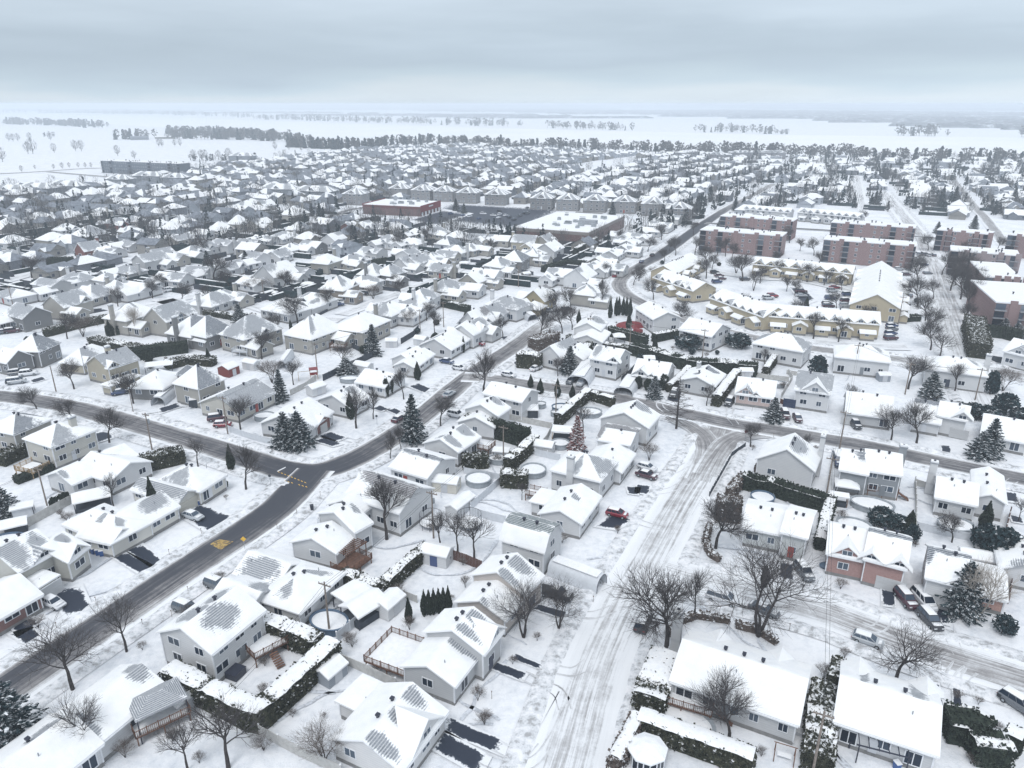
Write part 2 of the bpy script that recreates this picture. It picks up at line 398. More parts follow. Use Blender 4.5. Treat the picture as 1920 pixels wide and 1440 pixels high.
def build_banks():
    V = []; F = []
    for P, w, h in BANKS:
        for sgn in (-1, 1):
            base = len(V); prof = [(-.5, 0), (.1, .6), (.7, 1), (1.5, .75), (2.6, 0)]; rows = 0
            for i, p in enumerate(P):
                a = P[max(0, i - 1)]; b = P[min(len(P) - 1, i + 1)]
                t = Vector((b[0] - a[0], b[1] - a[1])).normalized(); n = Vector((t.y, -t.x)) * sgn
                clear = False
                for q in ROADPTS[::1]:
                    pass
                hh = h * (.6 + .9 * abs(hnoise(p[0], p[1] * 1.0 + sgn * 31, .25)))
                x0 = p[0] + n.x * (w / 2 + .8); y0 = p[1] + n.y * (w / 2 + .8)
                for (rx, ry, rw) in ROADNEAR(x0, y0):
                    if hypot(rx - x0, ry - y0) < rw - .3: hh = 0; break
                for d, k in prof:
                    z = -.16 + (hh + .1) * k * (.8 + .5 * hnoise(p[0] + d * 3, p[1], .9)) if hh else -.2
                    V.append((p[0] + n.x * (w / 2 + d), p[1] + n.y * (w / 2 + d), z))
            k = len(prof)
            for i in range(len(P) - 1):
                for j in range(k - 1):
                    q = (base + i * k + j, base + i * k + j + 1, base + (i + 1) * k + j + 1, base + (i + 1) * k + j)
                    F.append(q if sgn > 0 else q[::-1])
    put('snow_banks', mesh('snow_banks', V, F, M['bank'], smooth=True), kind='structure')
_grid = {}
for q in ROADPTS: _grid.setdefault((int(q[0] // 12), int(q[1] // 12)), []).append(q)
def ROADNEAR(x, y):
    r = []
    for i in (-1, 0, 1):
        for j in (-1, 0, 1): r += _grid.get((int(x // 12) + i, int(y // 12) + j), [])
    return r
def on_road(x, y, pad=1.0): return any(hypot(q[0] - x, q[1] - y) < q[2] + pad for q in ROADNEAR(x, y))
build_banks()
def drive(px, name='driveway', grow=0.0, zz=None, lvl=-.062):
    P = [at(x, y) for x, y in px]; c = sum(P, Vector()) / 4
    P = [c + (p - c) * 1.42 for p in P]
    n, m = 12, 12; V = []; F = []; A = []
    for i in range(n + 1):
        for j in range(m + 1):
            u, v = i / n, j / m; q = P[0] * (1 - u) * (1 - v) + P[1] * u * (1 - v) + P[2] * u * v + P[3] * (1 - u) * v
            V.append((q.x, q.y, lvl)); e = min(u, 1 - u, v, 1 - v) * 2; A.append(min(1.0, e * 1.7) * 1.15 + grow)
    for i in range(n):
        for j in range(m): F.append((i * (m + 1) + j, (i + 1) * (m + 1) + j, (i + 1) * (m + 1) + j + 1, i * (m + 1) + j + 1))
    me = mesh(name, V, F, M['drive']); attrs(me, across=A); put(name, me, kind='structure')
DR = [[(848,1348),(935,1387),(928,1407),(840,1370)],[(830,1372),(905,1415),(890,1443),(822,1405)],[(968,1226),(1012,1245),(1008,1252),(964,1234)],
 [(928,1240),(980,1260),(972,1272),(922,1252)],[(1123,985),(1145,966),(1180,975),(1155,990)],[(1008,1132),(1060,1147),(1052,1157),(1003,1141)],
 [(238,1030),(268,1022),(305,1055),(290,1064)],[(217,1045),(240,1038),(292,1065),(271,1079)],[(345,965),(375,948),(440,973),(400,998)],
 [(105,1110),(150,1103),(167,1140),(125,1152)],[(20,1165),(55,1155),(70,1167),(35,1187)],[(25,1190),(60,1180),(88,1200),(65,1215)],
 [(600,817),(620,810),(645,819),(630,825)],[(590,826),(610,820),(637,831),(622,835)],[(727,769),(740,765),(755,773),(745,777)],[(700,765),(712,760),(727,766),(715,770)],
 [(770,725),(785,719),(822,735),(802,737)],[(1655,1106),(1676,1108),(1676,1133),(1656,1131)],[(1755,1135),(1775,1137),(1778,1167),(1760,1162)],
 [(1741,1282),(1760,1286),(1768,1322),(1751,1315)],[(1787,1290),(1800,1292),(1803,1326),(1789,1320)],[(1886,922),(1905,925),(1908,940),(1890,938)],
 [(1895,965),(1915,970),(1918,980),(1900,977)],[(1465,1056),(1487,1058),(1485,1084),(1462,1080)],[(1766,836),(1780,836),(1782,849),(1768,849)],
 [(1196,908),(1218,912),(1215,926),(1194,921)],[(1176,912),(1198,915),(1195,926),(1180,924)],[(1280,725),(1262,724),(1250,752),(1272,755)],
 [(60,712),(78,706),(84,711),(62,717)],[(174,814),(205,808),(208,820),(180,828)],[(300,765),(330,756),(336,762),(304,773)],[(940,632),(968,628),(972,634),(945,637)],
 [(150,583),(185,578),(205,583),(165,588)],[(1485,540),(1505,540),(1525,560),(1505,568)],[(1020,1260),(1040,1270),(1036,1276),(1018,1268)]]
for d in DR: drive(d)
drive([(1150,1120),(1190,1128),(1184,1134),(1150,1128)], grow=-.35)
drive([(800,408),(850,384),(1040,394),(985,428)], 'car_park', -.02, lvl=-.002)
drive([(775,412),(830,396),(870,402),(820,420)], 'car_park', .0, lvl=.001)
# tyre tracks curving from the driveways into the streets
def track(px, w=.22, sp=1.6):
    P = resample(smoothp([(*at(x, y)[:2], .02) for x, y in px]), 1.0)
    VV = []; FF = []; AA = []; BB = []; CC = []
    for s in (-1, 1):
        Q = []
        for i, p in enumerate(P):
            a = P[max(0, i - 1)]; b = P[min(len(P) - 1, i + 1)]; t = Vector((b[0] - a[0], b[1] - a[1])).normalized()
            Q.append((p[0] + t.y * s * sp / 2, p[1] - t.x * s * sp / 2, p[2] * (.6 + .8 * abs(hnoise(p[0], p[1], .3)))))
        V, F, A, B, C = ribbon(Q, w, -.012, 2); n = len(VV)
        VV += V; FF += [tuple(n + i for i in f) for f in F]; AA += [a * .6 for a in A]; BB += B; CC += C
    me = mesh('tyre_tracks', VV, FF, M['road']); attrs(me, across=AA, along=BB, wet=CC); put('tyre_tracks', me, kind='structure')
for t in ([(930,1395),(960,1412),(985,1415),(1010,1390),(1060,1300)],[(905,1420),(950,1440),(990,1436),(1020,1400)],[(1010,1245),(1050,1258),(1080,1262),(1105,1240)],
          [(980,1265),(1020,1285),(1050,1298),(1058,1330)],
          [(165,1140),(190,1134)],[(1665,1130),(1660,1170),(1640,1182),(1615,1172)],[(1775,1160),(1785,1200),(1800,1230)],[(1755,1285),(1742,1260),(1752,1232)],
          [(1792,1292),(1785,1265),(1800,1246)],[(1800,1292),(1800,1270),(1820,1255)],[(645,822),(668,828)],[(1180,972),(1215,985),(1240,990)],
          [(1215,922),(1250,922),(1285,905)],[(1210,885),(1250,890),(1290,870)],[(1890,920),(1885,910),(1900,900)],[(1240,745),(1235,760),(1250,772)],
          [(1370,762),(1365,780),(1380,796)],[(1060,1145),(1110,1155),(1150,1140)],[(820,735),(835,735),(850,728)],[(900,655),(930,655),(950,658)]):
    track(t)
rp = random.Random(9); FV = []; FF = []
for _ in range(90):
    px, py = rp.uniform(20, 1900), rp.uniform(640, 1430); p = at(px, py); a = rp.uniform(0, 6.28); P = []
    for i in range(rp.randint(10, 26)):
        P.append((p.x, p.y, 0)); a += rp.uniform(-.3, .3); p = p + Vector((cos(a), sin(a), 0)) * .8
    V, F, A, B, C = ribbon(P, .42, -.10, 2); n = len(FV)
    if any(on_road(q[0], q[1], .5) for q in P): continue
    FV += V; FF += [tuple(n + i for i in f) for f in F]
put('footpaths', mesh('footpaths', FV, FF, solid('trodden_snow', (.56, .59, .64), .85, .2, .2, 2.5, 0, .6)), kind='structure')
# painted markings on the asphalt at the junction, and the yellow speed hump
def mark(name, px, z, m, w=None):
    mb = MB(); P = [at(x, y) for x, y in px]; mb.quad(*[(p.x, p.y, z) for p in P]); mb.build(name, m, kind='structure')
mb = MB()
for (a, b, n) in (((522,884),(572,904),9), ((534,901),(574,912),7)):
    for i in range(n):
        if (a[1] == 901) and i == 3: continue
        t = i / (n - 1); x = a[0] + (b[0] - a[0]) * t; y = a[1] + (b[1] - a[1]) * t
        mb.quad(*[(p.x, p.y, -.028) for p in (at(x - 1.8, y - .9), at(x + 1.4, y + .2), at(x + 2.2, y + 1.8), at(x - 1.0, y + .6))])
mb.build('crosswalk_marking', M['yellow'], kind='structure')
mark('stop_line', [(519,883),(535,875),(536,876.4),(520.5,884.4)], -.028, M['trim'])
def hump():
    m, nt, b = mat('worn_yellow_paint', .7, .3); n = noise(nt, 1.4, 5, .7)
    nt.links.new(ramp(nt, n, [(.38, (.42, .32, .14)), (.48, (.40, .26, .07)), (.56, (.10, .095, .09))]), b.inputs['Base Color'])
    P = [at(x, y) for x, y in [(394,1020),(412,1011),(438,1015),(414,1031)]]
    V = []; F = []; k = 8
    for i in range(k + 1):
        u = i / k; a = P[0].lerp(P[1], u); d = P[3].lerp(P[2], u)
        for j in range(k + 1):
            q = a.lerp(d, j / k); V.append((q.x, q.y, -.03 + .09 * sin(pi * u)))
    for i in range(k):
        for j in range(k): a = i * (k + 1) + j; F.append((a, a + 1, a + k + 2, a + k + 1))
    put('speed_hump_marking', mesh('speed_hump_marking', V, F, m, smooth=True), kind='structure')
hump()
# ------------------------------------------------------------------ houses
def unit_mesh_window():
    f = MB(); t = .07
    for (x0, x1, z0, z1) in ((-.5, .5, 0, t), (-.5, .5, 1 - t, 1), (-.5, -.5 + t, t, 1 - t), (.5 - t, .5, t, 1 - t), (-t * .4, t * .4, t, 1 - t)):
        f.box(x0, x1, -.07, .02, z0, z1)
    fr = f.me('frame', M['trim'])
    p = MB(); p.box(-.5 + t, -t * .4, -.035, .0, t, 1 - t); p.box(t * .4, .5 - t, -.035, .0, t, 1 - t)
    return fr, p.me('pane', M['glass'])
WFR, WPA = unit_mesh_window()
def unit_door():
    f = MB(); f.box(-.5, .5, -.08, .02, 0, 1); return f.me('door', M['paint'])
DOOR = unit_door()
def unit_garage():
    f = MB()
    for i in range(4): f.box(-.5, .5, -.06 - .01 * (i % 2), .02, i * .25 + .005, i * .25 + .245)
    return f.me('garage_door', M['paint'])
GARAGE = unit_garage()
def unit_vent():
    f = MB(); f.box(-.18, .18, -.18, .18, -.5, .35); f.box(-.3, .3, -.3, .3, .35, .62); return f.me('roof_vent', M['vent'])
VENT = unit_vent()
def unit_pipe():
    f = MB(); f.tube((0, 0, -.5), (0, 0, .35), .07, .07, 6, cap=True); return f.me('vent_pipe', M['fascia'])
PIPE = unit_pipe()
def unit_chimney():
    f = MB(); f.box(-.5, .5, -.35, .35, 0, 1, 0); f.box(-.58, .58, -.43, .43, 1, 1.03, 1); f.box(-.5, .5, -.36, .36, 1.03, 1.07, 2)
    return f.me('chimney', [M['siding'], M['fascia'], M['cap']])
CHIM = unit_chimney()
def unit_pot():
    f = MB(); f.tube((0, 0, 0), (0, 0, .5), .13, .13, 8, cap=True); f.tube((0, 0, .5), (0, 0, .62), .24, .2, 8, cap=True); return f.me('chimney_pot', M['vent'])
POT = unit_pot()
def window(par, p, rz, w, h):
    o = put('window', WFR, par, p, rz, (w, 1, h)); put('pane', WPA, o, color=(0, 0, 0)); return o

ROOFS = dict(g='roof_grey', d='roof_dark', b='roof_brown', n='roof_green')
def fit(A, B, C, z):
    """eave corners in pixels -> centre, angle of the ridge axis, length, width; numbers are metres, away from the camera"""
    a = at(*A, z)
    if isinstance(B, tuple):
        d = at(*B, z) - a; L = d.length; d.normalize()
        n = Vector((-d.y, d.x, 0))
        if isinstance(C, tuple):
            w = (at(*C, z) - a).dot(n)
        else:
            w = C if n.dot(a + d * L / 2 - Vector((0, 0, a.z))) > 0 else -C
    else:
        d2 = at(*C, z) - a; w_ = d2.length; n = d2.normalized(); d = Vector((n.y, -n.x, 0))
        if d.dot(a - Vector((0, 0, a.z))) < 0: d = -d
        L = B; n2 = Vector((-d.y, d.x, 0)); w = w_ * (1 if n2.dot(n) > 0 else -1); n = n2
    c = a + d * L / 2 + n * w / 2
    if isinstance(B, tuple) and w < 0: d = -d
    return c.x, c.y, atan2(d.y, d.x), L, abs(w)
def profile(W, h, kind, pitch):
    hw = W / 2
    if kind == 'gambrel': return [(0, h + hw * .30 + hw * .42), (hw * .62, h + hw * .55), (hw, h)]
    if kind == 'flat': return [(0, h + .25), (hw, h + .2)]
    return [(0, h + hw * pitch), (hw, h)]
def face_grid(V, F, BA, SL, p00, p10, p01, p11, fn, thick, n, m, s0):
    """p0x ridge, p1x eave"""
    b = len(V); ln = (Vector(p10) - Vector(p00)).length
    up = .0
    for i in range(n + 1):
        t = i / n
        for j in range(m + 1):
            s = j / m
            q = [(p00[k] * (1 - s) + p01[k] * s) * (1 - t) + (p10[k] * (1 - s) + p11[k] * s) * t for k in range(3)]
            ba = fn(s, t) if fn else 0.0
            wob = .05 * mnoise.noise(Vector((q[0] * .9 + s0 * 5, q[1] * .9, 1)))
            e = min(t * 9, (1 - t) * 9, s * 9, (1 - s) * 9, 1)
            V.append((q[0], q[1], q[2] + .05 + (thick * (1 - min(1, ba)) + wob) * (e * .75 + .25))); BA.append(ba); SL.append(t * ln + s0)
    k = m + 1
    for i in range(n):
        for j in range(m): F.append((b + i * k + j, b + (i + 1) * k + j, b + (i + 1) * k + j + 1, b + i * k + j + 1))
    rim = [b + j for j in range(m + 1)] + [b + i * k + m for i in range(1, n + 1)] + [b + n * k + j for j in range(m - 1, -1, -1)] + [b + i * k for i in range(n - 1, 0, -1)]
    return rim
def roof_mesh(L, W, h, kind, pitch, rkind, bare, ov=.45, seed=0, res=1.0, side=None):
    rr = random.Random(seed); hl = L / 2 + (ov if kind not in ('hip',) else ov); V = []; F = []; BA = []; SL = []
    th = rr.uniform(.14, .22)
    def bf(side):
        ps = [p for p in bare if p[0] == side]
        if not ps: return None
        def fn(s, t):
            v = 0
            for p in ps:
                d = ((s - p[1]) / p[3]) ** 2 + ((t - p[2]) / p[4]) ** 2
                v = max(v, 1.2 - .62 * d)
            return max(0, v)
        return fn
    faces = []
    if kind in ('gable', 'gambrel', 'flat'):
        pr = profile(W, h, kind, pitch)
        # extend the eave
        (y0, z0), (y1, z1) = pr[-2], pr[-1]; k = ov / max(.01, (y1 - y0)); pe = (y1 + ov, z1 - (z0 - z1) * k); pr = pr[:-1] + [pe]
        for sd, sg in ((0, 1), (1, -1)):
            for q, (a, b) in enumerate(zip(pr, pr[1:])):
                fx = (-hl, hl) if sg > 0 else (hl, -hl)
                faces.append((sd + 4 * q, (fx[0], sg * a[0], a[1]), (fx[0], sg * b[0], b[1]), (fx[1], sg * a[0], a[1]), (fx[1], sg * b[0], b[1])))
    else:
        zr = h + W / 2 * pitch; rx = max(0.0, (L - W) / 2); X = L / 2 + ov; Y = W / 2 + ov; ze = h - ov * pitch
        if L < W: rx = 0.0
        R0, R1 = (-rx, 0, zr), (rx, 0, zr)
        faces = [(0, R0, (-X, Y, ze), R1, (X, Y, ze)), (1, R1, (X, -Y, ze), R0, (-X, -Y, ze)), (2, R1, (X, Y, ze), R1, (X, -Y, ze)), (3, R0, (-X, -Y, ze), R0, (-X, Y, ze))]
    for sd, p00, p10, p01, p11 in faces:
        l = max((Vector(p11) - Vector(p10)).length, 1); w = (Vector(p10) - Vector(p00)).length
        n = max(2, int(w / res)); m = max(2, int(l / res))
        rim = face_grid(V, F, BA, SL, p00, p10, p01, p11, bf(sd), th, n, m, seed % 7)
        nb = len(V)
        for i in rim: V.append((V[i][0], V[i][1], V[i][2] - .24)); BA.append(-1 if False else BA[i]); SL.append(0)
        k = len(rim)
        for i in range(k): F.append((rim[i], rim[(i + 1) % k], nb + (i + 1) % k, nb + i))
        F.append(tuple(nb + i for i in range(k)))
    me = mesh('roof', V, F, M[ROOFS[rkind]]); attrs(me, bare=BA, slope=SL); return me
def wall_mesh(L, W, h, kind, pitch, z0=.55, gable_m=None):
    mb = MB(); x, y = L / 2, W / 2
    mb.quad((-x, -y, z0), (x, -y, z0), (x, -y, h), (-x, -y, h)); mb.quad((x, y, z0), (-x, y, z0), (-x, y, h), (x, y, h))
    for s in (-1, 1):
        pr = profile(W, h, kind, pitch) if kind != 'hip' else [(0, h), (y, h)]
        n = len(mb.V); pts = [(s * x, -y, z0), (s * x, y, z0)] + [(s * x, a, b) for a, b in reversed(pr)] + [(s * x, -a, b) for a, b in pr[1:]]
        mb.V += pts; mb.F.append(tuple(range(n, n + len(pts))) if s > 0 else tuple(reversed(range(n, n + len(pts))))); mb.M.append(0)
    return mb
def auto_bare(r, kind, amount=1.0):
    out = []
    ns = 4 if kind == 'hip' else 2
    for sd in range(ns):
        if r.random() < .72 * amount:
            for _ in range(r.choice((1, 1, 2))):
                out.append((sd, r.choice((.08, .2, .8, .92, r.random())), r.uniform(0, .35), r.uniform(.12, .4), r.uniform(.25, .6)))
    return out
HPOS = []   # (x, y, radius) of buildings
def house(label, blocks, wall=(.62, .65, .69), name='house', cat='house', wkind='siding', group=None, lod=0, seed=None, door=None, extra=None):
    """block: dict(g=(cx,cy,th,L,W), h, kind, pitch, rk, bare, win, gar, front)"""
    b0 = blocks[0]; cx, cy, th = b0['g'][:3]
    seed = seed if seed is not None else int(cx * 7 + cy * 13) & 1023; r = random.Random(seed)
    root = empty(name, (cx, cy, -.15), th, label=label, cat=cat, group=group)
    for bi, b in enumerate(blocks):
        x, y, t, L, W_ = b['g']; h = b['h']; kind = b.get('k', 'gable'); pitch = b.get('p', .5); rk = b.get('rk', 'g')
        HPOS.append((x, y, hypot(L, W_) / 2, L, W_, t))
        dx, dy = x - cx, y - cy; lx = dx * cos(-th) - dy * sin(-th); ly = dx * sin(-th) + dy * cos(-th); rt = t - th
        wc = b.get('wall', wall); wk = b.get('wk', wkind)
        T = dict(loc=(lx, ly, 0), rz=rt)
        wm_ = wall_mesh(L, W_, h, kind, pitch)
        if lod == 0:
            for sx in (-1, 1):
                for sy in (-1, 1): wm_.box(sx * L / 2 - .09, sx * L / 2 + .09, sy * W_ / 2 - .09, sy * W_ / 2 + .09, .5, h - .15, 1)
        wl_ = wm_.build('wall', [M[wk], M['trim']], root, color=wc, **T)
        fb = MB(); fb.box(-L / 2 + .02, L / 2 - .02, -W_ / 2 + .02, W_ / 2 - .02, -.6, .55); fb.build('foundation', M['concrete'], wl_)
        if lod == 0:
            for sy in (-1, 1):
                if kind == 'gambrel': continue
                ov = b.get('ov', .45); zz = h - ov * (pitch if kind in ('gable', 'hip') else .1); gt = MB(); gt.box(-L / 2 - .3, L / 2 + .3, *sorted((sy * (W_ / 2 + ov - .02), sy * (W_ / 2 + ov + .10))), zz - .26, zz - .12); gt.build('gutter', M['trim'], root, **T)
        bare = b.get('bare'); bare = auto_bare(r, kind, b.get('amt', 1.0)) if bare is None else bare
        rf = put('roof', roof_mesh(L, W_, h, kind, pitch, rk, bare, b.get('ov', .45), seed + bi, .5 if lod == 0 else 1.1), root, **T)
        zr = h + (W_ / 2 * pitch if kind in ('gable', 'hip') else W_ * .36 if kind == 'gambrel' else .3)
        # vents, pipe, chimney
        nv = b.get('vents', 2 if lod == 0 else 1)
        rxx = L / 2 * .7 if kind != 'hip' else max(.2, (L - W_) / 2)
        for i in range(nv):
            vx = (-.45 + .9 * i / max(1, nv - 1)) * rxx if nv > 1 else r.uniform(-.3, .3) * rxx
            vs = b.get('vs', -1 if r.random() < .5 else 1); put('roof_vent', VENT, rf, (vx, vs * .55, zr - .3 * pitch + .12), sc=.78)
        if lod == 0: put('vent_pipe', PIPE, rf, (r.uniform(-.5, .5) * L * .7, -W_ * .2, zr - W_ * .2 * pitch + .3))
        ch = b.get('chim')
        if ch:
            c = put('chimney', CHIM, root, color=b.get('chc', wc)); c.rotation_euler = (0, 0, rt)
            px_, py_ = ch; q = Vector((lx + px_ * cos(rt) - py_ * sin(rt), ly + px_ * sin(rt) + py_ * cos(rt), 0)); c.location = q; c.scale = (1.3, 1.3, zr + .9)
            put('chimney_pot', POT, c, (0, 0, 1.0), sc=(1 / 1.3, 1 / 1.3, 1 / (zr + .9)))
        # openings
        st = max(1, int((h - .55) / 2.35)); wspec = b.get('win', 1)
        sides = [(0, -W_ / 2 - .01, 0, L), (0, W_ / 2 + .01, pi, L), (L / 2 + .01, 0, pi / 2, W_), (-L / 2 - .01, 0, -pi / 2, W_)]
        gar = b.get('gar')   # (side, offset, width, colour)
        if gar: gar = ({0: 1, 1: 0}.get(gar[0], gar[0]),) + tuple(gar[1:])
        for si, (sx, sy, rz, ln) in enumerate(sides):
            if bi and abs(rt) < 9 and not b.get('allwin') and wspec == 0: continue
            nx = max(1, int(ln / (2.9 if lod == 0 else 3.5)))
            if si >= 2: nx = max(1, nx - 1)
            for k in range(st):
                for i in range(nx):
                    off = (i + .5) / nx * ln - ln / 2 + r.uniform(-.35, .35)
                    if r.random() < (.07 if lod == 0 else .15): continue
                    if gar and gar[0] == si and k == 0 and abs(off - gar[1]) < gar[2] / 2 + .9: continue
                    z = .55 + k * 2.55 + .95; hh = 1.3; w = r.choice((1.2, 1.7, 1.7, 2.3))
                    if z + hh > h - .08: hh = h - .12 - z
                    if hh < .5: continue
                    if k == 0 and r.random() < .22: z = .6; hh = min(2.05, h - .8); w = 1.9
                    q = Vector((sx, sy, z)); d = Vector((cos(rz), sin(rz), 0)) * off; q = q + d
                    q = Vector((q.x * cos(rt) - q.y * sin(rt) + lx, q.x * sin(rt) + q.y * cos(rt) + ly, z))
                    window(wl_, (wl_.matrix_basis.inverted() @ q), rz, w, hh)
                if k == 0 and r.random() < .6 and not (gar and gar[0] == si) and bi == 0 and si < 2:
                    off = r.uniform(-.15, .15) * ln
                    q = Vector((sx, sy, .45)) + Vector((cos(rz), sin(rz), 0)) * off
                    put('door', DOOR, wl_, q + Vector((0, 0, .1)), rz, (.95, 1.3, 2.05), color=door or r.choice(((.3,.06,.05),(.5,.52,.55),(.06,.07,.1),(.6,.62,.65),(.2,.22,.24))))
        if gar:
            sx, sy, rz, ln = sides[gar[0]]; q = Vector((sx, sy, 0)) + Vector((cos(rz), sin(rz), 0)) * gar[1]
            put('garage_door', GARAGE, wl_, (q.x, q.y, .05), rz, (gar[2], 1.6, 2.25), color=gar[3])
        for dm in b.get('dormers', ()):   # small front gables: (side, offset, width, forward)
            sd, off, w, hh = dm; sg = 1 if sd == 0 else -1
            yd = W_ / 2 + .1; zt = h + w / 2 * .75 + hh; mb = MB()
            mb.V += [(-w / 2, sg * yd, h - .3), (w / 2, sg * yd, h - .3), (w / 2, sg * yd, h + hh), (0, sg * yd, zt), (-w / 2, sg * yd, h + hh)]
            mb.F.append((0, 1, 2, 3, 4) if sg < 0 else (4, 3, 2, 1, 0)); mb.M.append(0)
            g = mb.build('front_gable', M[wk], rf, loc=(off, 0, 0), color=wc)
            V = []; F = []; BA = []; SL = []; back = max(.5, yd - (zt - h) / max(.1, pitch) - .1); e = .35
            for s2 in (-1, 1):
                pr = [(0, sg * (yd + e), zt + .1), (0, sg * max(0, back), zt + .1), (s2 * (w / 2 + e), sg * (yd + e), h + hh - .25), (s2 * (w / 2 + e), sg * (yd - .6 - hh / max(.2, pitch)), h + hh - .25)]
                n = len(V); V += pr + [(a, b_, c - .2) for a, b_, c in pr]; F += [(n, n + 1, n + 3, n + 2), (n + 4, n + 5, n + 7, n + 6), (n, n + 2, n + 6, n + 4), (n + 2, n + 3, n + 7, n + 6), (n, n + 1, n + 5, n + 4)]
                bb = .8 if r.random() < .12 else 0; BA += [bb] * 8; SL += [0, 0, w / 2, w / 2] * 2
            me = mesh('gable_roof', V, F, M[ROOFS[rk]]); attrs(me, bare=BA, slope=SL); put('gable_roof', me, g)
            if w > 2.2: window(g, (0, sg * (yd + .01), h - .25), 0 if sg < 0 else pi, min(1.6, w * .5), min(1.2, hh + w * .22 + .2))
    return root
def S(A, B, C, h, **kw): return dict(g=fit(A, B, C, h), h=h, **kw)
def Cc(px, py, L, W_, ang, h, **kw):
    p = at(px, py, h + 1); return dict(g=(p.x, p.y, radians(ang), L, W_), h=h, **kw)
WHT = (.60, .61, .62); GRY = (.22, .24, .27); LGR = (.49, .50, .51); BEI = (.36, .35, .325); TAN = (.27, .24, .21); CRM = (.40, .37, .30); PNK = (.37, .22, .20); BRK = (.19, .085, .075); STN = (.19, .195, .20); YEL = (.38, .33, .22)
NAVY = (.03, .045, .09); GRN = (.03, .12, .08)
